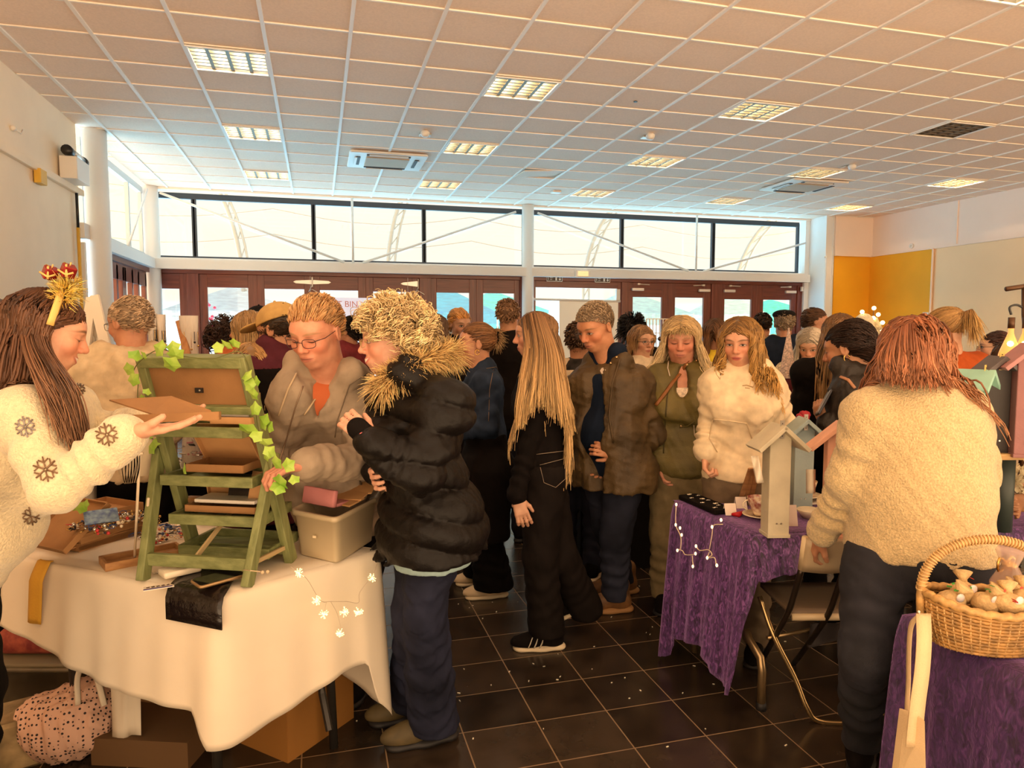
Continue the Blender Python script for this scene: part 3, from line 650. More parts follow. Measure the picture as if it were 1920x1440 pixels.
# =====================================================  SKIN SHADER
def skin_mat(name, base=(.60, .33, .21), lips=(.45, .13, .10), brow=(.18, .10, .05), eye=(.05, .035, .02), open_=1., beard=None, smile=0., brow_w=1.):
    if name in _M: return _M[name]
    m = bpy.data.materials.new(name); m.use_nodes = True; nt = m.node_tree; b = nt.nodes['Principled BSDF']; N = nt.nodes.new; L = nt.links.new
    at_ = N('ShaderNodeAttribute'); at_.attribute_name = 'face'; sp = N('ShaderNodeSeparateXYZ'); L(at_.outputs['Vector'], sp.inputs[0])
    def Mt(op, a, bb=None, c=None):
        n = N('ShaderNodeMath'); n.operation = op
        for i, x in enumerate((a, bb, c)):
            if x is None: continue
            if isinstance(x, (int, float)): n.inputs[i].default_value = x
            else: L(x, n.inputs[i])
        return n.outputs[0]
    X, Y, Z = sp.outputs; AX = Mt('ABSOLUTE', X); front = Mt('GREATER_THAN', Y, .045)
    def ell(cx, cz, rx, rz, soft=.15, ax=None, bend=0.):
        u = Mt('DIVIDE', Mt('SUBTRACT', AX if ax is None else ax, cx), rx)
        zz = Z if not bend else Mt('ADD', Z, Mt('MULTIPLY', Mt('MULTIPLY', u, u), bend))
        v = Mt('DIVIDE', Mt('SUBTRACT', zz, cz), rz); d = Mt('SQRT', Mt('ADD', Mt('MULTIPLY', u, u), Mt('MULTIPLY', v, v)))
        r = N('ShaderNodeMapRange'); r.inputs[1].default_value = 1+soft; r.inputs[2].default_value = 1-soft; r.clamp = True; L(d, r.inputs[0]); return Mt('MULTIPLY', r.outputs[0], front)
    tc = N('ShaderNodeTexCoord'); nz = N('ShaderNodeTexNoise'); nz.inputs['Scale'].default_value = 30; nz.inputs['Detail'].default_value = 4; L(tc.outputs['Object'], nz.inputs['Vector'])
    rp = N('ShaderNodeValToRGB'); rp.color_ramp.elements[0].position = .3; rp.color_ramp.elements[1].position = .7
    rp.color_ramp.elements[0].color = (base[0]*.88, base[1]*.80, base[2]*.76, 1); rp.color_ramp.elements[1].color = (min(1, base[0]*1.05), base[1]*1.08, base[2]*1.08, 1)
    L(nz.outputs['Fac'], rp.inputs[0]); cur = rp.outputs[0]
    def over(mask, col, strength=1.):
        nonlocal cur
        mx = N('ShaderNodeMix'); mx.data_type = 'RGBA'; L(Mt('MULTIPLY', mask, strength), mx.inputs[0]); L(cur, mx.inputs[6]); mx.inputs[7].default_value = (*col, 1); cur = mx.outputs[2]
    over(ell(.044, -.030, .026, .022, .8), (base[0]*1.02, base[1]*.62, base[2]*.55), .55)
    over(ell(0, -.022, .016, .02, .7), (base[0]*1.0, base[1]*.68, base[2]*.62), .5)
    if beard: over(ell(0, -.085, .066, .048, .35), beard, .8)
    over(ell(.031, .006, .021, .013, .6), (base[0]*.62, base[1]*.48, base[2]*.45), .5)
    over(ell(.033, .029, .021*brow_w, .0042*brow_w, .5, bend=.005), brow, .85)
    if open_ > 0:
        over(ell(.031, .0045, .0165, .0066*open_+.0022, .18, bend=.002), (.03, .015, .01), .95)
        over(ell(.031, .0030, .0138, .0052*open_, .2), (.62, .56, .50))
        over(ell(.031, .0038, .0062, .0064*open_, .2), eye); over(ell(.031, .0036, .0028, .003, .3), (.003, .003, .003))
    else:
        over(ell(.031, -.0025, .0165, .0026, .4, bend=-.004), (.04, .02, .015), .95)
    if smile:
        over(ell(0, -.060, .027, .0105, .2, bend=-.008), lips); over(ell(0, -.0595, .021, .0055, .2, bend=-.007), (.78, .70, .60))
    else:
        over(ell(0, -.0605, .0225, .0095, .25), lips, .85); over(ell(0, -.0595, .0215, .0013, .5, bend=-.001), (.10, .03, .025), .9)
    over(ell(.0075, -.036, .0035, .0025, .4), (.10, .03, .02), .8)
    L(cur, b.inputs['Base Color']); b.inputs['Roughness'].default_value = .48; b.inputs['Subsurface Weight'].default_value = .0
    b.inputs['Specular IOR Level'].default_value = .4; _M[name] = m; return m
# =====================================================  SKELETON
FH = nrm([_fw[0], _fw[1], 0]); RH = _rt
def heading(a, pitch=0, az=None):
    a = math.radians(a); f = -math.cos(a)*FH+math.sin(a)*RH; p = math.radians(pitch)
    return f*math.cos(p)+np.array([0, 0, -math.sin(p)])
def frame(fwd, up=(0, 0, 1), roll=0):
    f = nrm(fwd); r = nrm(np.cross(f, up)); u = np.cross(r, f)
    if roll: c, s = math.cos(math.radians(roll)), math.sin(math.radians(roll)); r, u = r*c+u*s, u*c-r*s
    return np.stack([r, f, u], 1)   # columns right, fwd, up
def skeleton(D, px, S=1.65, face=0, hyaw=None, hpitch=0, hroll=0, over=None, lean=0., sw=.100, pel=None, neck=None, foot=None, hs=1., stance=.09, toe=None):
    """D depth from camera of the pelvis, px pixel column of it; over: joint -> (px,py,depth offset)"""
    fi = -math.degrees(math.atan((px-960)/FPX)); hyaw = (face if hyaw is None else hyaw)+fi; face = face+fi
    over = over or {}; J = {}; f = heading(face); r = np.cross(f, [0, 0, 1.])
    base = at(px, 700, D); base[2] = 0
    J['pel'] = base+[0, 0, .53*S]
    if pel: J['pel'] = at(*pel[:2], D+pel[2])
    J['neck'] = J['pel']+f*lean+[0, 0, .305*S]
    if neck: J['neck'] = at(*neck[:2], D+neck[2])
    hf = heading(face if hyaw is None else hyaw, hpitch); J['HR'] = frame(hf, (0, 0, 1), hroll)
    J['head'] = J['neck']+np.array([0, 0, .085*S])+f*.02+J['HR'][:, 2]*.015
    if 'head' in over: o = over['head']; J['head'] = at(o[0], o[1], D+o[2])
    up = nrm(J['neck']-J['pel']); fr = np.cross(up, r); fr = nrm(fr); rr = np.cross(fr, up); J['TR'] = np.stack([rr, fr, up], 1); J['hs'] = hs; J['S'] = S
    for i, s in ((0, -1), (1, 1)):
        J['sh%d' % i] = J['neck']+rr*s*sw*S-up*.042*S
        J['el%d' % i] = J['sh%d' % i]+rr*s*.025*S-np.array([0, 0, .175*S])-fr*.02
        J['wr%d' % i] = J['el%d' % i]-np.array([0, 0, .15*S])+fr*.05*S
        J['hip%d' % i] = J['pel']+rr*s*.05*S-[0, 0, .02*S]
        J['an%d' % i] = base+r*s*stance+np.array([0, 0, .05*S]); J['toe%d' % i] = f
        if foot and foot[i] is not None: q = onZ(foot[i][0], foot[i][1], 0); J['an%d' % i] = q+np.array([0, 0, .05*S+(foot[i][2] if len(foot[i]) > 2 else 0)])
        J['kn%d' % i] = (J['hip%d' % i]+J['an%d' % i])/2+f*.035
    for k, o in over.items():
        if k not in ('head',) and not k.startswith('toe') and not k.startswith('hd'): J[k] = at(o[0], o[1], D+o[2])
    for i in (0, 1):
        J['hd%d' % i] = nrm(J['wr%d' % i]-J['el%d' % i]); J['pn%d' % i] = rr*(1 if i == 0 else -1)
        if 'hd%d' % i in over: o = over['hd%d' % i]; J['hd%d' % i] = nrm(at(o[0], o[1], D+o[2])-J['wr%d' % i])
        for a, b in (('hip%d' % i, 'kn%d' % i),):
            if a in over and b not in over: J[b] = (J[a]+J['an%d' % i])/2+f*.03
        if 'toe%d' % i in over: J['toe%d' % i] = heading(over['toe%d' % i]+fi)
    J['f'] = f; return J
def add_head(B, J, k=1.):
    c, R, s = J['head'], J['HR'], J['hs']
    W = lambda x, y, z: c+R@(np.array([x, y, z])*s)
    e = lambda p, r, kk=.02, mode='u', RR=R: B.el(W(*p), np.array(r)*s, RR, kk, mode)
    e((0, -.012, .032), (.076, .096, .084), .01); e((0, .026, -.030), (.060, .064, .080), .03); e((0, .052, -.088), (.026, .026, .020), .03)
    for sx in (-1, 1):
        e((sx*.044, .010, -.066), (.018, .028, .022), .03); e((sx*.040, .058, -.022), (.022, .024, .022), .02)
    e((0, .066, .034), (.050, .024, .026), .03)
    for sx in (-1, 1): B.sp(W(sx*.031, .104, .004), .017*s, .016, 's')
    for sx in (-1, 1): e((sx*.031, .076, .0035), (.0155, .0125, .0115), .006)
    B.rc(W(-.028, .083, .026), W(.028, .083, .026), .009*s, .009*s, .012)
    B.rc(W(0, .088, .012), W(0, .108, -.024), .008*s, .0115*s, .012); 
    for sx in (-1, 1): B.sp(W(sx*.0125, .098, -.029), .0085*s, .006)
    e((0, .079, -.060), (.028, .015, .020), .014)
    e((0, .0915, -.0545), (.019, .0075, .0055), .005); e((0, .0900, -.0655), (.0165, .008, .0062), .005)
    for sx in (-1, 1):
        Re = R@np.array(Matrix.Rotation(math.radians(sx*-18), 3, 'Z')); e((sx*.079, -.008, -.001), (.009, .019, .031), .008, 'u', Re); e((sx*.089, -.004, .0), (.006, .010, .017), .006, 's', Re)
    B.rc(W(0, -.022, -.045), J['neck']+np.array([0, 0, .0]), .050*s*k, .056*k, .03)
    B.rc(W(0, .0, -.075), W(0, -.01, -.12), .040*s*k, .046*k, .03)
def add_hand(B, wr, d, n, s=1., curl=25, side=1, spread=8, fcurl=None, thumb=35):
    """d along hand, n palm normal, side: +1 thumb towards cross(d,n)"""
    d = nrm(d); n = nrm(n-d*(n@d)); t = np.cross(d, n)*side
    B.rc(wr-d*.01, wr+d*.03*s, .024*s, .026*s, .02, flat=(n, .7))
    for q in (-.026, -.009, .009, .025): B.rc(wr+d*.02*s+t*q*.6*s, wr+d*.088*s+t*q*s, .0125*s, .0105*s, .012)
    B.rc(wr+d*.02*s+t*.015*s+n*.006*s, wr+d*.045*s+t*.028*s+n*.008*s, .015*s, .013*s, .012)
    Ls = {.027: (.038, .024, .018), .009: (.042, .028, .019), -.009: (.039, .026, .018), -.026: (.031, .019, .016)}
    for i, (q, ls) in enumerate(Ls.items()):
        p = wr+d*.090*s+t*q*s; a = math.radians((fcurl[i] if fcurl else curl)*.7); sp_ = math.radians(spread*q/.02*.6); dd = nrm(d*math.cos(sp_)+t*math.sin(sp_)); r = .0088*s
        for j, l in enumerate(ls):
            v = dd*math.cos(a)+n*math.sin(a); p2 = p+v*l*s; B.rc(p, p2, r, r*.92, .004); p = p2; r *= .94; a += math.radians((fcurl[i] if fcurl else curl)*1.15)
    p = wr+d*.035*s+t*.026*s+n*.008*s; th = math.radians(thumb)
    v = nrm(d*math.cos(th)+t*math.sin(th)+n*.35); p2 = p+v*.038*s; B.rc(p, p2, .0125*s, .0105*s, .008); v2 = nrm(d*math.cos(th*.5)+t*math.sin(th*.5)+n*.5); B.rc(p2, p2+v2*.030*s, .0105*s, .0085*s, .004)
BLD = dict(w=.150, d=.100, bw=.140, bd=.100, hw=.165, hd=.115, arm=.046, leg=.080, bust=0., belly=0.)
def arms_(B, J, b, t, sl, arip, cuff, S):
    for i in (0, 1):
        sh, el, wr = J['sh%d' % i], J['el%d' % i], J['wr%d' % i]; a = b['arm']; ta = t*b.get('tk', .62)
        B.rc(sh, el, (a*1.12+ta)*S, (a*.88+ta)*S, .035, rip=arip, rf=3); B.rc(el, el+(wr-el)*sl, (a*.86+ta)*S, (a*.56+ta+cuff*.6)*S, .02, rip=arip*1.2, rf=4)
def torso(B, J, b, t=0., k=.06, arms=True, sl=1., arip=0., hemd=None, cuff=0.):
    S = J['S']/1.65; R = J['TR']; up = R[:, 2]; fr = R[:, 1]; rt = R[:, 0]; P = J['pel']; N = J['neck']; v = N-P
    at_ = lambda u: P+v*u
    B.rc(J['sh0'], J['sh1'], (.060+t)*S, (.060+t)*S, k)
    B.rc(at_(.88)+fr*-.0, N-up*.035*S, .080*S+t*.5, .052*S+t*.4, k)
    B.el(at_(.70), ((b['w']+t)*S, (b['d']+t)*S, .175*S), R, k); B.el(at_(.33)+fr*b['belly']*.5, ((b['bw']+t)*S, (b['bd']+b['belly']*.5+t)*S, .16*S), R, k)
    B.el(at_(.0)-fr*.01, ((b['hw']+t)*S, (b['hd']+t)*S, .135*S), R, k)
    if b['bust']:
        for s_ in (-1, 1): B.el(at_(.62)+rt*s_*.068*S+fr*(b['d']+.0)*S, (.062*S+t*.6, .055*S*b['bust']+t*.6, .062*S+t*.6), R, .05)
    if arms: arms_(B, J, b, t, sl, arip, cuff, S)
def person(name, label, J, skin, b=None, h=.006, hand=None, clothes=(), bare=False, group=None, hands=True):
    b = dict(BLD, **(b or {})); J['b'] = b
    lo = J['pel'].copy(); lo[2] = min(J['an0'][2], J['an1'][2])*0
    root = thing(name, label, 'person', lo, group); J['root'] = root; S = J['S']/1.65
    B = Sdf(); torso(B, J, dict(b, arm=b['arm']*.8), -.006, .05, sl=1.0)
    for i in (0, 1):
        B.rc(J['hip%d' % i], J['kn%d' % i], .078*S, .050*S, .04); B.rc(J['kn%d' % i], J['an%d' % i], .048*S, .034*S, .02)
        B.rc(J['an%d' % i]-[0, 0, .02], J['an%d' % i]+J['toe%d' % i]*.13-[0, 0, .045], .030, .022, .02)
    add_head(B, J, b.get('neckk', 1.))
    if hands:
        for i in (0, 1):
            hp = dict(curl=28, side=(1 if i == 0 else -1)); n = J['pn%d' % i]
            if hand and i in hand: hp.update({k_: v_ for k_, v_ in hand[i].items() if k_ != 'n'}); n = hand[i].get('n', n)
            if abs(np.dot(nrm(J['hd%d' % i]), nrm(n))) > .95: n = J['TR'][:, 1]
            add_hand(B, J['wr%d' % i], J['hd%d' % i], np.array(n, float), .97*S, **hp)
    V, F = sdf_mesh(B, h); fc = ((V-J['head'])@J['HR'])/J['hs']
    np_mesh('body', V, F, skin, root, {'face': ('FLOAT_VECTOR', fc)})
    return root
def top(J, m, t=.018, hem=-.12, name='jumper', h=.009, sl=.97, k=.06, fold=.008, ff=24, seed=1, mfun=None, cuff=0., extra=None, arip=.004, arms=True, cutneck=True, coat=None, quilt=None, parent=None, flare=0., neckcut=.0, b=None, attrs=None, vcol=None, cap_=None):
    b = b or J['b']; B = Sdf(); S = J['S']/1.65; torso(B, J, b, t, k, arms=False); up = J['TR'][:, 2]
    if hem < -.10:   # skirt of the garment
        for i in (0, 1):
            a = J['hip%d' % i]; e = a+(J['kn%d' % i]-a)*min(1, (-hem+.05)/.4); B.rc(a, e, (.098+t)*S, (.100+t+flare)*S, .09)
        B.el(J['pel']-up*.08, ((b['hw']+t+flare*.6)*S, (b['hd']+t+flare*.6)*S, .20), J['TR'], .06)
    if extra: extra(B)
    if fold: B.disp.append(folds(fold, ff, seed)); B.disp.append(folds(fold*.4, ff*2.6, seed+9))
    if quilt:
        u_, sp_, am = quilt; u_ = nrm(u_)
        B.disp.append(lambda P: -am*(np.abs(np.sin(PI*(P@u_)/sp_+.5*np.sin(P[:, 0]*9+P[:, 1]*7)))**.6-.6))
    cn_ = nrm(up*.35+[0, 0, .65]); cd_ = float(cn_@(J['pel']+up*hem)); B.ops.append(('pl', cn_, cd_))
    if arms: J['hemcut'] = (cn_, cd_); arms_(B, J, b, t, sl, arip, cuff, S)
    if neckcut: pass
    if cap_ is not None: B.cuts.append((tuple(-up), -float(up@(J['neck']-up*cap_))))
    V, F = sdf_mesh(B, h, *B.bounds()); J['B'] = B; mi = None
    if mfun is not None: mi = mfun(V[F].mean(1))
    return np_mesh(name, V, F, m, parent or J['root'], mi=mi)
def hit(B, px, py, d0=1., off=0., dmax=8.):
    # march a sight line onto a garment surface: where a seam or a badge sits on the cloth
    r = ray(px, py); ln = np.linalg.norm(r); d = d0
    for _ in range(80):
        v = float(B((_C+r*d)[None])[0])-off
        if v < .0012: return _C+r*d
        d += max(.0008, v*.6 if v < .09 else .05)/ln
        if d > dmax: return None
    return None
def seam(J, name, pts, rad, m, off=.0, d0=1., n=3, flat=1., parent=None, closed=False):
    pp = []
    for i in range(len(pts)-1):
        for k in range(n): t = k/n; pp.append(((pts[i][0]*(1-t)+pts[i+1][0]*t), (pts[i][1]*(1-t)+pts[i+1][1]*t)))
    pp.append(pts[-1]); Q = [hit(J['B'], a, b_, d0, off) for a, b_ in pp]; Q = [q for q in Q if q is not None]
    if len(Q) < 2: return None
    return MB().tube(Q, rad, 6, flat=flat).build(name, m, parent or J['root'], True)
def patch(J, name, poly, m, off=.002, d0=1., thick=.002, parent=None):
    Q = [hit(J['B'], a, b_, d0, off) for a, b_ in poly]
    if any(q is None for q in Q): return None
    c = np.mean(Q, 0); v = -nrm(ray(*np.mean(poly, 0))); mb = MB(); k = len(Q)
    mb.add([tuple(c+v*thick)]+[tuple(q+v*thick) for q in Q]+[tuple(q) for q in Q], [(0, 1+i, 1+(i+1) % k) for i in range(k)]+[(1+i, 1+k+i, 1+k+(i+1) % k, 1+(i+1) % k) for i in range(k)])
    return mb.build(name, m, parent or J['root'])
def trousers(J, m, t=.012, flare=.0, h=.010, name='trousers', hemz=.05, fold=.006, seed=3, waist=.10, rip=.006, legw=1., ff=22):
    b = J['b']; B = Sdf(); S = J['S']/1.65; up = J['TR'][:, 2]
    B.el(J['pel']-J['TR'][:, 1]*.01, ((b['hw']+t-.004)*S, (b['hd']+t)*S, .150*S), J['TR'], .05)
    for i in (0, 1):
        hp, kn, an = J['hip%d' % i], J['kn%d' % i], J['an%d' % i]
        B.rc(hp, kn, (b['leg']*1.12*legw+t)*S, (b['leg']*.74*legw+t)*S, .05, rip=rip*.5, rf=3); B.rc(kn, an+[0, 0, .0], (b['leg']*.74*legw+t)*S, (.048*legw+t+flare)*S, .03, rip=rip, rf=5)
    B.disp.append(folds(fold, ff, seed)); B.disp.append(folds(fold*.5, ff*2.5, seed+5))
    lo, hi = B.bounds(); lo[2] = max(lo[2], hemz-.02)
    zc = [J['an0'][2], J['an1'][2]]
    if 'hemcut' in J: B.cuts.append((tuple(-J['hemcut'][0]), -J['hemcut'][1]-.03))
    B.cuts.append(((0, 0, 1), hemz)); V, F = sdf_mesh(B, h, lo, hi); return np_mesh(name, V, F, m, J['root'])
def shoe(J, i, upper, sole, stripes=None, boot=False, s=1., lift=0, h=.006, laces=None, parent=None):
    an = J['an%d' % i]; f = nrm(J['toe%d' % i]*[1, 1, 0]); S = J['S']/1.65*s; r = np.cross(f, [0, 0, 1.]); z0 = max(0., an[2]-.05*J['S'])
    R = np.eye(3); tilt = lift
    if tilt: a = math.radians(tilt); f3 = f*math.cos(a)-np.array([0, 0, math.sin(a)]); 
    else: f3 = f
    u = np.cross(r, f3); R = np.stack([r, f3, u], 1); c = np.array([an[0], an[1], z0])-f*.0
    if tilt: c = c+np.array([0, 0, .075])
    W = lambda x, y, z: c+R@(np.array([x, y, z])*S)
    B = Sdf(); B.el(W(0, .10, .035), np.array((.043, .085, .040))*S, R, .02); B.el(W(0, -.02, .045), np.array((.037, .062, .050))*S, R, .03)
    B.rc(W(0, -.03, .07), W(0, -.03, .13 if boot else .085), .038*S, .042*S, .03); B.rc(W(0, -.01, .08), W(0, .09, .05), .036*S, .03*S, .03)
    B.cuts.append((tuple(u), float(u@W(0, 0, .022)))); V, F = sdf_mesh(B, h); o = np_mesh('shoe', V, F, upper, J['root'])
    B = Sdf(); B.rc(W(0, .125, .010), W(0, .03, .010), .047*S, .040*S, .02, flat=(u, .42)); B.rc(W(0, .03, .012), W(0, -.055, .014), .040*S, .038*S, .02, flat=(u, .5))
    B.cuts.append((tuple(u), float(u@W(0, 0, .001))))
    V, F = sdf_mesh(B, h*.8); np_mesh('sole', V, F, sole, o)
    if laces:
        m = MB()
        for k in range(4): m.tube(curve_pts([W(-.025, .03+.018*k, .078-.010*k), W(0, .035+.018*k, .090-.010*k), W(.025, .03+.018*k, .078-.010*k)], 3), .003*S, 5)
        m.build('laces', laces, o, True)
    if stripes:
        for k in range(3):
            for sx in (-1, 1):
                y = .028+.028*k; m = MB().tube([W(sx*.0405, y+.012, .022), W(sx*.041, y+.002, .045), W(sx*.030, y-.010, .072)], .0075*S, 6, flat=.35); m.build('stripe', stripes, o, True)
    return o
# =====================================================  HAIR
def hair_mat(name, rough=.42): return mat(name, (1, 1, 1), rough, attr='Col', spec=.35)
def hmask(p):
    # p head-local, True where hair grows
    y, z = p[:, 1], p[:, 2]; thr = np.interp(y, [-.11, -.03, -.005, .03, .065, .10], [-.065, -.06, -.005, .022, .052, .062]); return z > thr
def scalp(J, n=26, grow=1.05, mask=hmask, c=(0, -.012, .032), r=(.080, .099, .087)):
    hs, R, H = J['hs'], J['HR'], J['head']; vs = []; k = n//2+1
    T, A = np.meshgrid(np.linspace(0, PI, k), np.arange(n)*2*PI/n, indexing='ij')
    L = np.stack([np.sin(T)*np.cos(A)*r[0]*grow+c[0], np.sin(T)*np.sin(A)*r[1]*grow+c[1], np.cos(T)*r[2]*grow+c[2]], -1).reshape(-1, 3)
    ok = mask(L); fs = [(i*n+j, (i+1)*n+j, (i+1)*n+(j+1) % n, i*n+(j+1) % n) for i in range(k-1) for j in range(n)]
    fs = [f for f in fs if ok[list(f)].all()]
    return H+(L*hs)@R.T, fs
def roots(J, n, rng, mask=hmask, grow=1.03, c=(0, -.012, .032), r=(.080, .099, .087)):
    v = rng.normal(0, 1, (n*4, 3)); v /= np.linalg.norm(v, axis=1)[:, None]; L = v*np.array(r)*grow+c; L = L[mask(L)][:n]
    nn = (L-np.array(c))/(np.array(r)**2); nn /= np.linalg.norm(nn, axis=1)[:, None]; return L, nn
def tubes(P, rad, cols, m, name, parent, sides=3, extra=None):
    # P (n,k,3) rad (n,k) cols (n,k,3)
    n, k, _ = P.shape; T = np.gradient(P, axis=1); T /= np.linalg.norm(T, axis=2)[:, :, None]+1e-9
    ref = np.array([.31, .52, .79]); U = np.cross(T, ref); U /= np.linalg.norm(U, axis=2)[:, :, None]+1e-9; Wv = np.cross(T, U)
    V = np.stack([P+(U*math.cos(2*PI*j/sides)+Wv*math.sin(2*PI*j/sides))*rad[:, :, None] for j in range(sides)], 2)  # n,k,s,3
    idx = np.arange(n*k*sides).reshape(n, k, sides); F = np.stack([idx[:, :-1, :], np.roll(idx, -1, 2)[:, :-1, :], np.roll(idx, -1, 2)[:, 1:, :], idx[:, 1:, :]], -1).reshape(-1, 4)
    C = np.repeat(cols[:, :, None, :], sides, 2).reshape(-1, 3); V = V.reshape(-1, 3)
    if extra is not None:
        ev, ef, ec = extra; F = np.concatenate([F, np.array(ef)+len(V)]) if len(ef) else F; V = np.concatenate([V, ev]); C = np.concatenate([C, np.tile(ec, (len(ev), 1))])
    C4 = np.concatenate([C, np.ones((len(C), 1))], 1)
    return np_mesh(name, V, F, m, parent, {'Col': ('FLOAT_COLOR', C4)})
def capsule_push(P, a, b, r):
    ba = b-a; h = np.clip(((P-a)@ba)/(ba@ba), 0, 1); q = P-a-h[:, None]*ba; d = np.linalg.norm(q, axis=1)+1e-9; m = d < r; P[m] = (a+h[:, None]*ba)[m]+q[m]/d[m, None]*r; return P
def hair(J, col, tip=None, n=500, length=.35, seg=12, rad=.0042, style='long', part=0., curl=0., cfreq=14., clump=.6, seed=1, lenvar=.15, mask=hmask, vol=0., dark=.55, back=.3, fwd=0., body=True, tie=None, wave=0., name='hair', short_lift=.28, sides=3, bodyr=.0, streak=.3, spread=0., front=0., ymax=None):
    rng = np.random.default_rng(seed); hs, R, H = J['hs'], J['HR'], J['head']; L, nn = roots(J, n, rng, mask); n = len(L)
    tip = col if tip is None else tip; side = np.sign(L[:, 0]-part+1e-4); step = length/(seg-1)*(1+rng.normal(0, lenvar, n)).clip(.4, 1.5)
    g = R.T@np.array([0, 0, -1.])   # gravity in head frame
    if style == 'long': d0 = np.stack([side*.55, -back*np.ones(n), -.1+0*side], 1)+nn*(.12+vol*3); d0[:, 1] += front*(L[:, 1] > .03)
    elif style == 'short': d0 = nn*short_lift+np.stack([part*np.ones(n)*4, (-.8+fwd)*np.ones(n), .2*np.ones(n)], 1)
    elif style == 'curly': d0 = nn*1.2+rng.normal(0, .5, (n, 3))
    elif style == 'back': d0 = np.stack([0*side, -np.ones(n), .2+0*side], 1)+nn*.2
    d = d0/np.linalg.norm(d0, axis=1)[:, None]; P = L.copy(); path = [P.copy()]; c0, r0 = np.array([0, -.012, .032]), np.array([.083, .102, .090])*(1+vol)
    gw = {'long': .42, 'short': .12, 'curly': .10, 'back': .1}[style]
    W2 = (J['neck']+[0, 0, 0]); b = J.get('b', BLD)
    for k in range(seg-1):
        tg = np.tile(g, (n, 1))
        if style == 'long': tg = tg+np.stack([side*spread, 0*side, 0*side], 1)
        if tie is not None and style == 'back': tg = np.array(tie)-P; tg /= np.linalg.norm(tg, axis=1)[:, None]+1e-6; gw = .6
        d = d*(1-gw)+tg*gw+rng.normal(0, .05+wave*.3, (n, 3)); d /= np.linalg.norm(d, axis=1)[:, None]; P = P+d*step[:, None]/hs
        q = (P-c0)/r0; m = np.linalg.norm(q, axis=1); i_ = m < 1
        P[i_] = (q[i_]/m[i_, None]*(1+rng.uniform(0, .03, i_.sum()))[:, None])*r0+c0
        q = (P-[0, .03, -.03])/np.array([.068, .072, .088]); m = np.linalg.norm(q, axis=1); i_ = m < 1; P[i_] = (q[i_]/m[i_, None])*np.array([.068, .072, .088])+[0, .03, -.03]
        q = (P-c0)/r0; m = np.linalg.norm(q, axis=1); lim = {'short': 1.05+short_lift*.5+vol, 'long': 1.13+vol*1.5+.10*k/seg, 'curly': 1.55, 'back': 1.10}[style]; i_ = (m > lim) & ((P[:, 2] > -.03) | (style == 'short')) & ~((style == 'short') & (P[:, 2] < -.02))
        P[i_] = (q[i_]/m[i_, None])*lim*r0+c0
        if style == 'long' or style == 'curly':
            fz = (P[:, 1] > .02) & (P[:, 2] < .050) & (P[:, 2] > -.24); wd = .062+.012*rng.random(n); i_ = fz & (np.abs(P[:, 0]) < wd); P[i_, 0] = (np.where(side, side, 1)*wd)[i_]; P[i_, 1] = np.minimum(P[i_, 1], .065)
        if ymax is not None:
            i_ = (P[:, 2] < .045) & (P[:, 2] > -.15) & (P[:, 1] > ymax); P[i_, 1] = ymax-rng.uniform(0, .02, i_.sum())
        if body and style == 'long':
            Wd = H+(P*hs)@R.T; S = J['S']/1.65; tt = .03+bodyr
            Wd = capsule_push(Wd, J['neck']-J['TR'][:, 2]*.02, J['head'], .062*S+bodyr*.5); Wd = capsule_push(Wd, J['sh0'], J['sh1'], (.062+tt)*S)
            for i in (0, 1): Wd = capsule_push(Wd, J['sh%d' % i], J['el%d' % i], (b['arm']*1.15+tt)*S)
            cc = J['pel']+(J['neck']-J['pel'])*.66; rr_ = np.array([b['w']+tt, b['d']+tt, .22])*S; q = ((Wd-cc)@J['TR'])/rr_; m = np.linalg.norm(q, axis=1); i_ = m < 1
            Wd[i_] = cc+((q[i_]/m[i_, None])*rr_)@J['TR'].T; P = ((Wd-H)@R)/hs
        path.append(P.copy())
    Pt = np.stack(path, 1); t = np.linspace(0, 1, seg)
    if clump:
        ng = max(8, n//9); gi = rng.choice(n, ng, replace=False); dd = ((L[:, None, :]-L[None, gi, :])**2).sum(2)+(side[:, None] != side[None, gi]); near = gi[dd.argmin(1)]
        w = (clump*t**.7)[None, :, None]; Pt = Pt*(1-w)+(Pt[near]+rng.normal(0, .006, (n, 1, 3)))*w
        bright = rng.normal(0, 1, n)[near]*.6+rng.normal(0, 1, n)*.5
    else: bright = rng.normal(0, 1, n)
    if curl:
        T = np.gradient(Pt, axis=1); T /= np.linalg.norm(T, axis=2)[:, :, None]+1e-9; U = np.cross(T, [.3, .5, .8]); U /= np.linalg.norm(U, axis=2)[:, :, None]+1e-9; Wv = np.cross(T, U)
        s_ = np.concatenate([[0], np.cumsum(np.ones(seg-1))])*length/(seg-1); ph = rng.uniform(0, 6.3, n)
        if clump: ph = ph[near]+rng.normal(0, .3, n)
        a = 2*PI*cfreq*s_[None]+ph[:, None]; am = curl*np.minimum(1, t*3)[None]; Pt = Pt+(U*np.cos(a)[:, :, None]+Wv*np.sin(a)[:, :, None])*am[:, :, None]
    Wd = H+(Pt*hs)@R.T; rr = rad*(1-.75*t**2)[None]*rng.uniform(.7, 1.3, (n, 1))*np.ones((1, seg))
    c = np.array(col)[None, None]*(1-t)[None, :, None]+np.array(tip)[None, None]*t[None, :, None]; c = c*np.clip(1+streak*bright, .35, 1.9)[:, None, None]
    ev, ef = scalp(J, mask=mask); o = tubes(Wd, rr, c.clip(0, 1), hair_mat('hair_shader'), name, J['root'], sides, (ev, ef, np.array(col)*dark)); return o
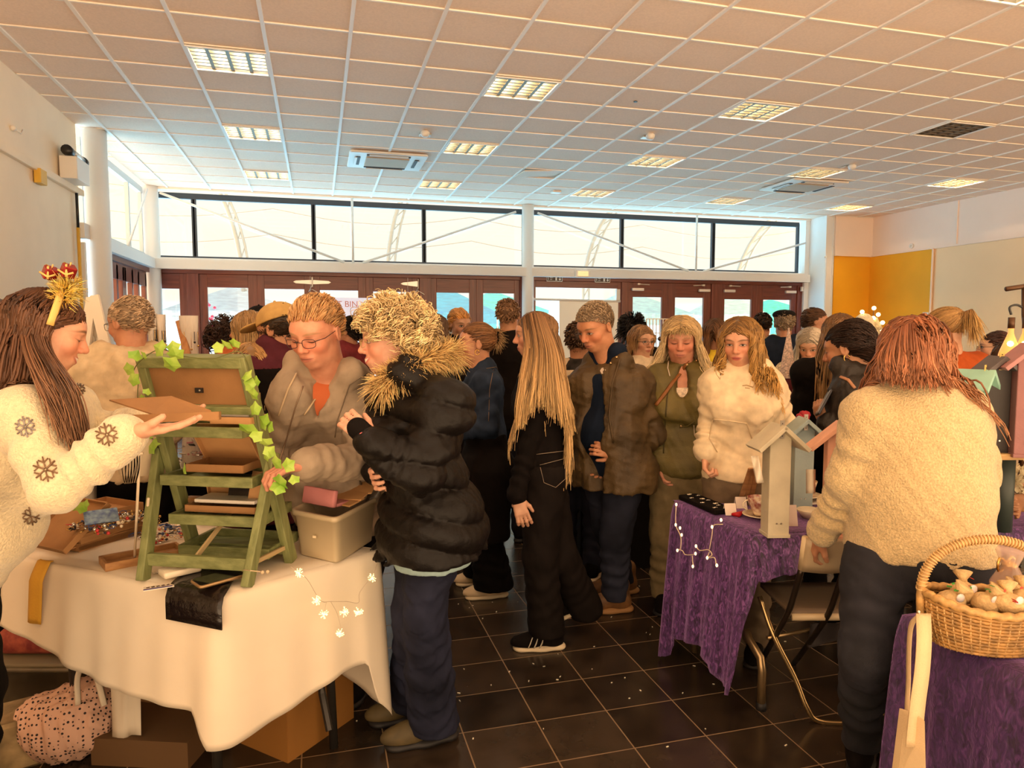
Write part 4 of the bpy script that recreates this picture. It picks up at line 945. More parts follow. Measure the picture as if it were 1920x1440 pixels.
def hair_curtain(J, D, guides, n, col, tip, rad=.0032, seed=1, name='hair_lengths'):
    # locks that follow guide lines lying over the shoulder and back
    rng = np.random.default_rng(seed); Gs = np.array([curve_pts([at(x, y, D+dd) for x, y, dd in g], 5) for g in guides]); k = Gs.shape[1]
    u = rng.uniform(0, len(Gs)-1.001, n); i = u.astype(int); f = (u-i)[:, None, None]; P = Gs[i]*(1-f)+Gs[i+1]*f; t = np.linspace(0, 1, k)
    cut = rng.uniform(.8, 1.0, n); P = P[:, 0:1]+(P-P[:, 0:1])*(1-(1-cut)[:, None, None]*t[None, :, None]); ph = rng.uniform(0, 6, (n, 1)); off = rng.normal(0, 1, (n, 3))
    P = P+off[:, None, :]*.006*(.3+t)[None, :, None]+_rt*(.006*np.sin(ph+t[None]*7)*t[None])[:, :, None]
    c = np.array(col)*(1-t)[None, :, None]+np.array(tip)*t[None, :, None]; c = c*np.clip(1+.35*rng.normal(0, 1, (n, 1, 1)), .4, 1.8)
    return tubes(P, (rad*(1-.7*t**2))[None]*rng.uniform(.7, 1.3, (n, 1)), c.clip(0, 1), hair_mat('hair_shader'), name, J['root'])
def glasses(J, m=None, r=.021, col=(.03, .02, .02), rectangular=True):
    c, R, s = J['head'], J['HR'], J['hs']; W = lambda x, y, z: c+R@(np.array([x, y, z])*s); g = mat('frame_%d' % int(col[0]*1000), col, .3); mb = MB()
    for sx in (-1, 1):
        pts = []
        for k in range(16):
            a = 2*PI*k/16; ca, sa = math.cos(a), math.sin(a); e = .62 if rectangular else 1
            pts.append(W(sx*.032+r*1.05*np.sign(ca)*abs(ca)**e, .108-.010*abs(ca)*(1 if ca*sx > 0 else 0), .000+r*.72*np.sign(sa)*abs(sa)**e))
        mb.tube(pts, .0013*s, 5, closed=True); mb.tube([W(sx*.053, .100, .006), W(sx*.076, .07, .008), W(sx*.080, -.005, .010), W(sx*.078, -.03, -.008)], .0014*s, 5)
    mb.tube([W(-.011, .110, .004), W(0, .113, .007), W(.011, .110, .004)], .0014*s, 5); o = mb.build('glasses', g, J['root'], True); return o
def fur(J, path, m_col, n=900, L=.06, rad=.003, seed=5, out=None, name='fur_trim', tip=None, width=.03, root=None, seg=5, droop=.3, matname='hair_shader'):
    rng = np.random.default_rng(seed); path = np.array(path); k = len(path); u = rng.uniform(0, k-1.001, n); i = u.astype(int); f = (u-i)[:, None]; p = path[i]*(1-f)+path[i+1]*f
    v = rng.normal(0, 1, (n, 3)); v /= np.linalg.norm(v, axis=1)[:, None]; 
    if out is not None: v = v+np.array(out)*.9; v /= np.linalg.norm(v, axis=1)[:, None]
    P0 = p+v*width*rng.uniform(.2, 1, (n, 1)); t = np.linspace(0, 1, seg); Ls = L*rng.uniform(.5, 1.2, (n, 1, 1)); P = P0[:, None]+v[:, None]*t[None, :, None]*Ls; P[:, :, 2] -= droop*L*t[None]**2
    P += rng.normal(0, .004, (n, 1, 3))*t[None, :, None]
    c = np.array(m_col)*(1-t)[None, :, None]+np.array(tip if tip is not None else m_col)*t[None, :, None]; c = c*np.clip(1+.3*rng.normal(0, 1, (n, 1, 1)), .4, 1.7)
    return tubes(P, (rad*(1-.8*t))[None]*np.ones((n, 1)), c.clip(0, 1), hair_mat(matname), name, root or J['root'])
# =====================================================  PEOPLE
def knit(n, c, **k): return mat(n, c, .95, var=.10, vscale=120, bump=.55, bscale=260, sheen=.15, **k)
def cloth(n, c, r=.85, v=.12, **k): return mat(n, c, r, var=v, vscale=18, bump=.2, bscale=500, spec=.12, **k)
DENIM = mat('denim_jacket_cloth', (.020, .032, .060), .8, var=.35, vscale=9, bump=.25, bscale=600, spec=.15)
JEAN = mat('dark_indigo_jeans', (.015, .017, .034), .85, var=.45, vscale=5, bump=.25, bscale=700, spec=.15)
JEANB = mat('blue_black_jeans', (.018, .020, .034), .85, var=.5, vscale=4, bump=.25, bscale=700, spec=.15)
BLACKC = cloth('black_cloth', (.006, .004, .0035)); BLACKT = cloth('black_trousers', (.004, .0028, .0025), .9)
GOLD = mat('gold_metal', (.8, .5, .15), .25, 1.)
BRASS = mat('brass_snap', (.6, .42, .2), .3, 1.)
BONE = mat('bone_white_sole', (.75, .62, .42), .6); CREAMS = mat('cream_shoe', (.62, .48, .30), .7, bump=.2, bscale=400)
BOOTB = mat('brown_boot_leather', (.16, .07, .02), .6, var=.4, vscale=12); OLIVEB = mat('olive_boot', (.085, .06, .022), .7, var=.3, vscale=14); BLKR = mat('black_rubber', (.012, .01, .01), .6)
LACE = mat('pale_laces', (.6, .48, .3), .7); WHSTR = mat('white_stripe', (.75, .68, .55), .5)
def feet(J, up, so, **k): return [shoe(J, i, up, so, **k) for i in (0, 1)]
# ---- 1 seller in snowflake jumper
J = skeleton(1.98, -120, 1.66, face=78, hyaw=84, hpitch=18, pel=(-105, 1075, 0), neck=(74, 752, -.02), hs=.96, over=dict(head=(86, 622, -.03), sh1=(48, 785, -.17), el1=(105, 915, -.26), wr1=(243, 812, -.24), hd1=(335, 800, -.22), sh0=(125, 770, .13), el0=(160, 830, .22), wr0=(275, 785, .14), hd0=(330, 780, .14)))
P1 = person('person', 'smiling woman in cream snowflake jumper with a tinsel headband', J, skin_mat('skin_rosy', (.66, .35, .23), open_=0, smile=1., brow=(.12, .06, .03)), dict(w=.17, bw=.17, bd=.13, hw=.18, hd=.14, bust=1.25, belly=.02, arm=.054), h=.0042, hand={1: dict(n=(0, 0, 1.), curl=8, side=1, thumb=15, spread=2), 0: dict(n=(0, 0, 1.), curl=10, side=-1)})
SNOWJ = mat('fuzzy_cream_wool', (.74, .62, .40), .95, var=.07, vscale=90, bump=.7, bscale=160, sheen=.5)
top(J, SNOWJ, t=.024, hem=-.02, name='jumper', h=.0075, sl=.93, fold=.008, ff=20, seed=11, cuff=.016, arip=.005, extra=lambda B: B.rc(J['neck']-[0, 0, .05], J['neck']-[0, 0, .01], .085, .068, .03))
SNOWF = mat('silver_snowflake_thread', (.30, .27, .26), .4, .5); SNOWG = mat('bronze_snowflake_thread', (.22, .13, .07), .5, .3)
for (sx, sy, r, m_) in ((47, 800, 20, SNOWF), (85, 880, 24, SNOWG), (200, 815, 22, SNOWG), (58, 968, 17, SNOWG), (205, 742, 12, SNOWF), (148, 730, 12, SNOWG), (30, 905, 0, SNOWF)):
    if not r: continue
    mb = MB()
    for a in range(6):
        an = a*PI/3+.3; p = [hit(J['B'], sx+r*q*math.cos(an), sy+r*q*math.sin(an), 1., .001) for q in (.1, .5, 1)]
        if any(x is None or abs(x[1]-p[0][1]) > .15 for x in p): continue
        mb.tube(p, .0022, 4)
        for s_ in (-.45, .45):
            q1 = hit(J['B'], sx+r*.55*math.cos(an), sy+r*.55*math.sin(an), 1., .001); q2 = hit(J['B'], sx+r*.9*math.cos(an+s_), sy+r*.9*math.sin(an+s_), 1., .001)
            if q1 is not None and q2 is not None and np.linalg.norm(q1-q2) < .05: mb.tube([q1, q2], .002, 4)
    if mb.n: mb.build('snowflake', m_, J['root'], True)
trousers(J, BLACKT, t=.008)
feet(J, BLACKC, BLKR)
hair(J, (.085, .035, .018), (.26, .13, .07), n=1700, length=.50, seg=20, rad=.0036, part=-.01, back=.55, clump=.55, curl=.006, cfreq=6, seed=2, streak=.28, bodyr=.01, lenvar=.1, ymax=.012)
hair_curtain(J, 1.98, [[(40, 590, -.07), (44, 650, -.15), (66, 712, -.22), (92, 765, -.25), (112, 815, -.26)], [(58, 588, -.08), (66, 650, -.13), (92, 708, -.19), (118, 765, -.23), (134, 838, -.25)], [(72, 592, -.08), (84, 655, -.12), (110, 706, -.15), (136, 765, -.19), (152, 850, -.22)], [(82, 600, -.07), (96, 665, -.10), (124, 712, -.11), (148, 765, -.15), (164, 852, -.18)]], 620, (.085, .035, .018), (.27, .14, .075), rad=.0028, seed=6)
t_ = J['HR']; hw = lambda x, y, z: J['head']+t_@np.array([x, y, z])
hb = MB().tube([hw(.092*math.cos(a), .005+.0*a, .03+.098*math.sin(a)) for a in np.linspace(-.1, PI+.1, 20)], .011, 6, flat=.35).build('headband', mat('gold_band', (.75, .48, .14), .5), J['root'], True)
fur(J, [hw(.07*math.cos(a), .012, .035+.105*math.sin(a)) for a in np.linspace(.5, 2.6, 8)], (.85, .55, .08), n=1000, L=.022, rad=.0018, seed=3, name='tinsel', tip=(1, .8, .3), width=.034, root=hb, matname='gold_tinsel', droop=0)
_M['gold_tinsel'].node_tree.nodes['Principled BSDF'].inputs['Metallic'].default_value = .7
for px_, py_ in ((94, 512), (128, 508)):
    c = at(px_, py_, 1.95); bob = MB().rbox(c, (.034, .034, .032), .006, rotm('Y', 15)@rotm('Z', 35)@rotm('X', 20)).build('present_bobble', mat('red_foil', (.30, .02, .02), .2, .5), hb)
    MB().tube([c+[-.02, -.018, .002], c+[0, -.021, -.012], c+[.018, -.018, -.006]], .003, 5).tube([c+[0, -.02, -.018], c+[.002, -.02, .017]], .003, 5).tube([c+[0, 0, .016], c+[-.008, 0, .024], c, c+[.008, 0, .024]], .0025, 5).build('ribbon', mat('gold_band', (.75, .48, .14), .5), bob, True)
    MB().tube([c+[0, 0, -.015], hw(0, .0, .125)], .0015, 5).build('spring', GOLD, hb, True)
# ---- 2 grey haired man, back
BEIGEH = cloth('beige_marl_fleece', (.56, .43, .27), .95)
def hood_back(J, s=1., dn=.03, w=.10, out=.075):
    R = J['TR']; N = J['neck']
    def f(B):
        for a in np.linspace(-1, 1, 7):
            p = N+R[:, 0]*w*a*s-R[:, 1]*(out*(1-.9*a*a)-.02)*s-R[:, 2]*(dn+.0*abs(a)-.05*a*a)
            B.sp(p, .052*s, .04)
        B.rc(N-R[:, 1]*.08*s-R[:, 2]*.05, N-R[:, 1]*.10*s-R[:, 2]*.15, .06*s, .045*s, .05)
    return f
J = skeleton(3.25, 240, 1.72, face=-172, hyaw=-140, hpitch=10, neck=(242, 668, 0), over=dict(head=(243, 607, .03), el0=(165, 800, .02), wr0=(185, 815, .28), el1=(322, 800, .02), wr1=(330, 790, .28)))
person('person', 'grey-haired man in beige hoodie seen from behind, beside left column', J, skin_mat('skin_tan', (.50, .24, .14)), dict(w=.17, bw=.18, hw=.17, bd=.13, arm=.052), h=.006)
top(J, BEIGEH, t=.024, hem=-.06, name='hoodie', extra=hood_back(J, 1.05), seed=5, fold=.012); trousers(J, BLACKT); feet(J, BLACKC, BLKR)
hair(J, (.46, .32, .20), (.66, .50, .34), n=1100, length=.032, seg=4, rad=.003, style='short', seed=6, clump=.3, short_lift=.18); glasses(J)
# ---- sliver of a person at far left edge
J = skeleton(3.0, -22, 1.66, face=80, hyaw=80, over=dict(head=(-25, 605, 0)))
person('person', 'person with glasses cut off at the far left edge', J, skin_mat('skin_tan', (.50, .24, .14)), h=.009); top(J, cloth('grey_top', (.35, .3, .26)), h=.014); trousers(J, BLACKT, h=.014); feet(J, BLACKC, BLKR)
hair(J, (.12, .06, .03), n=400, length=.12, seg=7, style='long', body=False); glasses(J, col=(.6, .5, .3))
# ---- 4 man in tan cap
MAROON = cloth('maroon_jersey', (.085, .018, .028))
J = skeleton(3.35, 512, 1.74, face=-150, hyaw=-125, hpitch=12, neck=(528, 668, 0), over=dict(head=(522, 620, 0), el0=(470, 790, .0), wr0=(460, 830, .2), el1=(560, 790, .05)))
person('person', 'bearded man in tan baseball cap and maroon and black top', J, skin_mat('skin_warm', (.50, .25, .14), beard=(.10, .05, .03)), dict(w=.17, bw=.17), h=.006)
zc = at(500, 688, 3.35)[2]
top(J, [BLACKC, MAROON], t=.02, hem=-.10, name='jersey', extra=hood_back(J, .9, .0, .085, .05), mfun=lambda c: (c[:, 2] > zc).astype(np.int32)); trousers(J, BLACKT); feet(J, BLACKC, BLKR)
hair(J, (.05, .028, .015), n=900, length=.025, seg=4, rad=.0028, style='short', short_lift=.1)
hair(J, (.06, .03, .015), n=500, length=.03, seg=4, rad=.0025, style='short', name='beard', mask=lambda p: (p[:, 2] < -.01) & (p[:, 1] > -.02) & (p[:, 2] > -.10), short_lift=.1, fwd=.8)
def cap(J, m, name='cap', brim=True):
    R, H = J['HR'], J['head']; B = Sdf(); B.el(H+R@np.array([0, -.012, .045]), (.092, .112, .092), R, .01)
    B.cuts.append((tuple(nrm(R@np.array([0, .12, 1]))), float(nrm(R@np.array([0, .12, 1]))@(H+R@np.array([0, 0, .042]))))); 
    V, F = sdf_mesh(B, .005); o = np_mesh(name, V, F, m, J['root'])
    if brim:
        B = Sdf(); c = H+R@np.array([0, .125, .045]); B.el(c, (.075, .075, .010), R@np.array(Matrix.Rotation(math.radians(-12), 3, 'X')), .01); V, F = sdf_mesh(B, .004); np_mesh('brim', V, F, m, o)
    MB().sphere(H+R@np.array([0, -.012, .138]), .007, 8).build('button', m, o, True); return o
cap(J, cloth('tan_twill', (.52, .33, .12), .8))
# ---- 5 blonde woman behind with orange scarf ; child ; curly person
J = skeleton(4.0, 470, 1.68, face=-160, hyaw=-120, over=dict(head=(466, 622, 0)))
person('person', 'woman with straight fair hair and orange scarf behind the tan cap man', J, skin_mat('skin_tan', (.50, .24, .14)), h=.009)
OR = cloth('burnt_orange_knit', (.45, .12, .04)); top(J, OR, h=.013, extra=hood_back(J, 1.)); trousers(J, BLACKT, h=.014); feet(J, BLACKC, BLKR)
hair(J, (.30, .17, .07), (.62, .42, .18), n=800, length=.30, seg=12, rad=.004, part=.02, seed=8)
J = skeleton(4.6, 486, 1.76, face=170, hyaw=170, over=dict(head=(487, 612, 0)))
person('person', 'person in black hat behind the fair-haired woman', J, skin_mat('skin_tan', (.50, .24, .14)), h=.01); top(J, BLACKC, h=.014); trousers(J, BLACKT, h=.014); feet(J, BLACKC, BLKR); hair(J, (.03, .02, .015), n=200, length=.03, seg=4, style='short')
cap(J, cloth('black_wool', (.01, .008, .008), .9), 'hat', False)
J = skeleton(4.3, 425, 1.55, face=-20, hyaw=-20, hpitch=30, over=dict(head=(426, 646, 0)))
person('person', 'dark curly-haired person looking down above the green frame', J, skin_mat('skin_tan', (.50, .24, .14)), h=.009); top(J, BLACKC, h=.013); trousers(J, BLACKT, h=.014); feet(J, BLACKC, BLKR)
hair(J, (.06, .03, .02), n=500, length=.09, seg=10, rad=.004, style='curly', curl=.015)
J = skeleton(3.3, 478, 1.42, face=175, hyaw=175, over=dict(head=(474, 690, 0)))
person('person', 'small fair-haired child behind the green ladder shelf', J, skin_mat('skin_pale', (.62, .36, .24)), h=.009); top(J, MAROON, h=.013); trousers(J, BLACKT, h=.014); feet(J, BLACKC, BLKR)
hair(J, (.40, .22, .08), (.6, .38, .15), n=600, length=.22, seg=9)
# ---- 6 man in grey zip hoodie
GREYH = cloth('grey_marl_fleece', (.36, .28, .20), .95)
J = skeleton(2.92, 640, 1.76, face=-22, hyaw=-30, hpitch=20, pel=(640, 960, 0), neck=(616, 712, -.33), foot=[(680, 1290), (600, 1290)], hs=1.04,
    over=dict(head=(593, 624, -.44), sh0=(678, 745, -.29), el0=(688, 862, -.38), wr0=(578, 872, -.60), hd0=(520, 880, -.68), sh1=(552, 748, -.38), el1=(520, 850, -.28), wr1=(505, 880, -.40)))
person('person', 'fair-haired man in glasses and grey zip hoodie reaching over the table', J, skin_mat('skin_ruddy', (.66, .31, .20), open_=0, brow=(.35, .2, .1), lips=(.42, .14, .10)), dict(w=.185, bw=.19, bd=.15, belly=.06, hw=.18, neckk=1.15, arm=.058), h=.0045, hand={0: dict(n=(0, 0, -1.), curl=35, side=-1)})
_n, _R = J['neck'], J['TR']
def hoodf(B):
    hood_back(J, 1.1, .0, .095, .05)(B)
    for s in (-1, 1): B.rc(_n+_R[:, 0]*s*.085-_R[:, 1]*.01+[0, 0, .03], _n+_R[:, 0]*s*.035+_R[:, 1]*.10-_R[:, 2]*.10, .040, .026, .03)
    B.el(_n+_R[:, 1]*.12-_R[:, 2]*.01, (.022, .07, .085), _R, .02, 's')
top(J, GREYH, t=.026, hem=-.09, name='hoodie', extra=hoodf, seed=12, fold=.012, ff=22, cuff=.012, arip=.003, h=.0075)
B0 = J['B']; b_ = dict(J['b']); top(J, mat('orange_tshirt', (.55, .13, .04), .85), t=.008, hem=.10, name='t_shirt', arms=False, h=.009, b=b_, fold=0)
J['B'] = B0; ZIP = mat('zip_metal', (.35, .25, .17), .4, .6); CORD = mat('beige_cord', (.55, .42, .26), .8)
seam(J, 'zip', [(568, 724), (555, 760), (535, 830), (514, 900)], .0028, ZIP, .001, 1.5, 8)
seam(J, 'drawstring', [(610, 700), (600, 735), (580, 765), (571, 778)], .0035, CORD, .003, 1.5, 6); seam(J, 'drawstring', [(556, 700), (540, 730), (522, 780)], .0035, CORD, .003, 1.5, 6)
seam(J, 'shoulder_seam', [(690, 698), (655, 722), (632, 790), (628, 820)], .0022, mat('seam_grey', (.2, .15, .1), .9), .000, 1.5, 6)
trousers(J, BLACKT, t=.02); feet(J, BLACKC, BLKR)
hair(J, (.42, .19, .06), (.70, .45, .22), n=1900, length=.030, seg=5, rad=.0024, style='short', seed=13, clump=.35, short_lift=.16, fwd=.5, mask=lambda p: hmask(p-np.array([0, -.012, .006])))
glasses(J, col=(.04, .015, .015))
# ---- 7 curly woman in black parka
PUFF = mat('black_puffer_shell', (.0045, .003, .0025), .5, bump=.35, bscale=40, spec=.22)
J = skeleton(2.46, 805, 1.64, face=-80, hyaw=-78, hpitch=4, pel=(806, 960, 0), neck=(765, 722, -.05), foot=[(812, 1388), (778, 1345)], hs=.98, toe=None,
    over=dict(head=(735, 640, -.08), sh0=(832, 765, -.22), el0=(790, 890, -.30), wr0=(697, 828, -.32), hd0=(652, 785, -.30), sh1=(755, 768, .08), el1=(735, 860, .10), wr1=(715, 880, -.02), hip0=(812, 1000, -.08), kn0=(797, 1150, -.03), kn1=(775, 1150, .08)))
person('person', 'curly-haired woman in black fur-hooded parka and flared jeans', J, skin_mat('skin_fair', (.66, .36, .25), open_=.6, smile=1., brow=(.3, .17, .08), lips=(.50, .13, .12)), dict(w=.155, bw=.15, bust=1., hw=.17), h=.0042, hand={0: dict(n=tuple(FH*.9-_rt*.5), curl=38, side=-1, spread=6, thumb=30)})
N_, R_ = J['neck'], J['TR']
def parka(B):
    hood_back(J, 1.15, .00, .11, .085)(B)
    for s in (-1, 1): B.rc(N_+R_[:, 0]*s*.095+[0, 0, .0], N_+R_[:, 0]*s*.03+R_[:, 1]*.11-R_[:, 2]*.05, .045, .04, .03)
top(J, PUFF, t=.042, hem=-.125, name='parka', extra=parka, quilt=((.15, -.1, 1), .095, .021), fold=.008, ff=26, seed=7, cuff=.02, flare=.035, h=.0075, sl=.92)
top(J, cloth('pale_blue_hem', (.35, .50, .52)), t=.020, hem=-.165, name='blue_top', arms=False, h=.012, fold=.003)
trousers(J, JEAN, t=.014, flare=.036, seed=21, rip=.006, h=.0075, fold=.008, ff=26); [shoe(J, i, OLIVEB, BLKR, boot=True, laces=LACE, s=1.08) for i in (0, 1)]
J['B'] = Sdf().rc(J['wr0'], J['wr0']+J['hd0']*.055, .036, .036)
o = np_mesh('wrist_warmer', *sdf_mesh(Sdf().rc(J['wr0']-J['hd0']*.05, J['wr0']+J['hd0']*.062, .036, .034, .01, flat=(nrm(J['pn0']), .8)), .005), BLACKC, J['root'])
MB().sphere(hit(J['B'], 680, 818, 1.5, .0), (.013, .008, .013), 10).build('pink_badge', mat('pink_badge', (.8, .15, .15), .5), J['root'], True)
hair(J, (.34, .21, .09), (.92, .70, .38), n=1900, length=.085, seg=15, rad=.0030, style='curly', curl=.013, cfreq=22, seed=14, clump=.75, vol=.0, streak=.4, mask=lambda p: hmask(p-np.array([0, -.01, .012])) & (p[:, 1] < .085))
glasses(J, r=.018, col=(.5, .35, .15))
hp = [N_+R_[:, 0]*s*.135*math.cos(a)-R_[:, 1]*(.10+.0*a)*math.sin(a)+[0, 0, .005+.03*math.sin(a)] for s, a in [(1, x) for x in np.linspace(-.5, PI+.5, 12)]]
hp = [hit_ for hit_ in [at(715, 728, 2.30), at(735, 712, 2.29), at(765, 695, 2.28), at(795, 680, 2.32), at(825, 668, 2.40), at(846, 664, 2.52), at(842, 668, 2.66)]]
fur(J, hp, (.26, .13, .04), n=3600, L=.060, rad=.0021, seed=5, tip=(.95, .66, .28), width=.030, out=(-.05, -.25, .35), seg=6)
# ---- 8 woman in denim jacket
J = skeleton(3.98, 915, 1.60, face=-82, hyaw=-84, hpitch=-3, pel=(912, 872, 0), neck=(904, 694, -.02), foot=[(925, 1119), (905, 1094)], over=dict(head=(893, 645, -.03), sh0=(912, 722, -.14), el0=(915, 800, -.18), wr0=(862, 815, -.22), sh1=(900, 722, .14)))
person('person', 'woman with tied-up auburn hair and gold earring in dark denim jacket', J, skin_mat('skin_warm2', (.60, .30, .18), open_=.7, brow=(.12, .05, .03), lips=(.45, .10, .09)), dict(w=.155, bust=1.1, bw=.155, arm=.052), h=.005)
top(J, DENIM, t=.024, hem=-.02, name='denim_jacket', fold=.010, ff=26, seed=31, extra=lambda B: B.rc(J['neck']-J['TR'][:, 2]*.03, J['neck']+J['TR'][:, 2]*.02-J['TR'][:, 1]*.01, .082, .070, .02))
ST = mat('tan_stitching', (.20, .13, .08), .8); seam(J, 'stitching', [(912, 691), (930, 688), (946, 710), (958, 745)], .0018, ST, .001, 3, 5); seam(J, 'stitching', [(925, 693), (918, 730), (916, 790)], .0018, ST, .001, 3, 5)
top(J, BLACKC, t=.030, hem=-.42, name='black_tunic', arms=False, h=.013, flare=.02, cap_=.36); trousers(J, BLACKT, t=.02, flare=.055, hemz=.06); feet(J, CREAMS, BONE, laces=LACE)
hair(J, (.16, .065, .025), (.42, .22, .09), n=900, length=.15, seg=9, rad=.003, style='back', tie=(0, -.115, .045), seed=15, clump=.3)
bun = J['head']+J['HR']@np.array([0, -.115, .045])
fur(J, [bun+[0, 0, .03], bun, bun-[0, 0, .03]], (.35, .20, .09), n=260, L=.05, rad=.0022, tip=(.65, .45, .22), width=.02, name='hair_bun')
MB().rbox(bun+[.0, 0, 0], (.02, .05, .06), .006).build('hair_claw', BLACKC, J['root'])
MB().tube([J['head']+J['HR']@np.array([-.082, .0, -.045])+np.array([.0, 0, 0])+_rt*.012*math.cos(a)+np.array([0, 0, .014])*math.sin(a) for a in np.linspace(0, 6, 14)], .003, 6).build('earring', GOLD, J['root'], True)
# ---- 9 girl with very long hair
J = skeleton(3.38, 1012, 1.62, face=-85, hyaw=-86, hpitch=6, sw=.088, pel=(1018, 868, 0), neck=(1014, 688, 0), foot=[(1026, 1216), (1096, 1186, .055)], hs=.93,
    over=dict(head=(1003, 628, 0), sh0=(1025, 722, -.13), el0=(988, 838, -.14), wr0=(968, 930, -.16), hd0=(978, 962, -.18), sh1=(1005, 722, .13), hip0=(1020, 890, -.06), kn0=(1012, 1040, -.05), kn1=(1050, 1040, .06)))
person('person', 'teenage girl with very long light brown hair dressed in black', J, skin_mat('skin_girl', (.64, .36, .24), open_=.8, brow=(.2, .1, .05)), dict(w=.135, bw=.12, bust=.6, hw=.15, hd=.11, arm=.042), h=.005)
top(J, BLACKC, t=.02, hem=-.02, name='black_top', seed=33, cuff=.02, fold=.010); trousers(J, cloth('black_denim', (.010, .007, .006), .8), t=.018, flare=.024, legw=1.08, seed=23, rip=.003, fold=.006, hemz=.080)
J['B'] = Sdf(); b_ = J['b']
def jeanB(J, t=.02):
    B = Sdf(); B.el(J['pel'], ((b_['hw']+t), (b_['hd']+t), .15), J['TR'], .05)
    for i in (0, 1): B.rc(J['hip%d' % i], J['kn%d' % i], .098+t, .075+t, .05)
    J['B'] = B
jeanB(J); ST2 = mat('white_stitching', (.30, .23, .17), .8)
seam(J, 'stitching', [(1012, 872), (1058, 860)], .0012, ST2, .002, 2.5, 5); seam(J, 'pocket_stitching', [(1013, 876), (1020, 905), (1042, 914), (1060, 898), (1060, 860)], .0012, ST2, .002, 2.5, 4); seam(J, 'stitching', [(1005, 852), (1062, 845)], .0014, ST2, .002, 2.5, 5)
shoe(J, 0, BLACKC, BONE, stripes=WHSTR, laces=BLACKC); shoe(J, 1, BLACKC, BONE, lift=24)
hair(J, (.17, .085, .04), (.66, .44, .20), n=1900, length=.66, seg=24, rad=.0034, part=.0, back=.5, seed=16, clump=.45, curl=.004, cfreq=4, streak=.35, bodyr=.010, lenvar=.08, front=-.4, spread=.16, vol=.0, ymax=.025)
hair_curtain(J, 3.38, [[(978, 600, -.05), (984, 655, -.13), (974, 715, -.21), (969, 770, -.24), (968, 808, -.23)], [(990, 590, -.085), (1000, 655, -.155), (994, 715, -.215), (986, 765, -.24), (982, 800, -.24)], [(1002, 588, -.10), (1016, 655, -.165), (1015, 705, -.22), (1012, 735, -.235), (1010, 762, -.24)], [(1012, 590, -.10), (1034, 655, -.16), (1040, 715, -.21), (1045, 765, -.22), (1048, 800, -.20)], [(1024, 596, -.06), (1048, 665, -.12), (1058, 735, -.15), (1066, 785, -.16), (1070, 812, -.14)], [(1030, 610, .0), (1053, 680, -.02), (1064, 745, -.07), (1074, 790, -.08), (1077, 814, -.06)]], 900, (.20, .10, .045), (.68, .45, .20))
# ---- 10 man in olive wax jacket
WAX = mat('olive_wax_cotton', (.085, .050, .016), .62, var=.35, vscale=5, bump=.25, bscale=120); NAVY = cloth('navy_fleece', (.008, .014, .030))
J = skeleton(3.80, 1150, 1.74, face=-42, hyaw=-40, hpitch=24, pel=(1150, 868, 0), neck=(1143, 690, -.03), foot=[(1152, 1146), (1166, 1112)], hs=1.06,
    over=dict(head=(1117, 614, -.10), sh0=(1192, 725, -.02), el0=(1226, 812, -.02), wr0=(1158, 852, -.16), hd0=(1125, 842, -.2), sh1=(1098, 722, .0), el1=(1090, 800, .06), wr1=(1100, 850, .0), toe0=-78, toe1=-70))
person('person', 'grey-haired man in open olive wax jacket over navy hoodie', J, skin_mat('skin_tanned', (.56, .26, .14), open_=.6, brow=(.18, .10, .05), lips=(.42, .15, .10)), dict(w=.175, bw=.17, bd=.13, belly=.04, hw=.17, neckk=1.1, arm=.055), h=.0045, hand={0: dict(curl=40)})
N_, R_ = J['neck'].copy(), J['TR']; Pm = J['pel']+(N_-J['pel'])*.45
def waxf(B):
    hood_back(J, 1.05, .01, .10, .06)(B)
    for s in (-1, 1): B.rc(N_+R_[:, 0]*s*.10-R_[:, 1]*.02-[0, 0, .01], N_+R_[:, 0]*s*.08+R_[:, 1]*.11-R_[:, 2]*.14, .035, .022, .03)
    B.el(N_+R_[:, 1]*.26-R_[:, 2]*.30-R_[:, 0]*.03, (.075, .17, .48), R_, .02, 's')
top(J, WAX, t=.046, hem=-.13, name='wax_jacket', extra=waxf, seed=41, fold=.013, ff=24, cuff=.015, arip=.012, flare=.02, h=.0075)
BW = J['B']
def hoodn(B):
    hood_back(J, .95, -.04, .075, .04)(B)
    for s in (-1, 1): B.rc(N_+R_[:, 0]*s*.065+[0, 0, .05], N_+R_[:, 0]*s*.02+R_[:, 1]*.09-R_[:, 2]*.05, .036, .03, .03)
top(J, NAVY, t=.022, hem=-.06, name='navy_hoodie', extra=hoodn, arms=False, seed=42, h=.0085, fold=.005)
WHT2 = mat('logo_white', (.6, .5, .4), .6)
patch(J, 'chest_logo', [(1128, 690), (1133, 689), (1136, 694), (1133, 700), (1128, 701), (1125, 695)], WHT2, .004, 3); patch(J, 'chest_logo', [(1109, 690), (1121, 691), (1121, 695), (1109, 694)], WHT2, .004, 3)
seam(J, 'drawstring', [(1100, 662), (1098, 700), (1099, 742)], .003, mat('dark_cord', (.05, .05, .06), .8), .004, 3, 5)
J['B'] = BW
for q in ((1178, 650), (1156, 670), (1145, 681)):
    p = hit(BW, *q, 3, .004); MB().sphere(p, .0075, 8).build('press_stud', BRASS, J['root'], True) if p is not None else None
seam(J, 'placket', [(1163, 672), (1148, 720), (1142, 780), (1150, 830)], .006, WAX, .0, 3, 5)
trousers(J, JEANB, t=.02, seed=25, rip=.006, hemz=.07); feet(J, BOOTB, mat('tan_sole', (.30, .15, .05), .7), boot=True, laces=LACE, s=1.1)
hair(J, (.26, .18, .11), (.55, .42, .28), n=1700, length=.022, seg=4, rad=.0024, style='short', seed=17, clump=.25, short_lift=.12, fwd=.9, mask=lambda p: hmask(p-np.array([0, -.008, .004])))
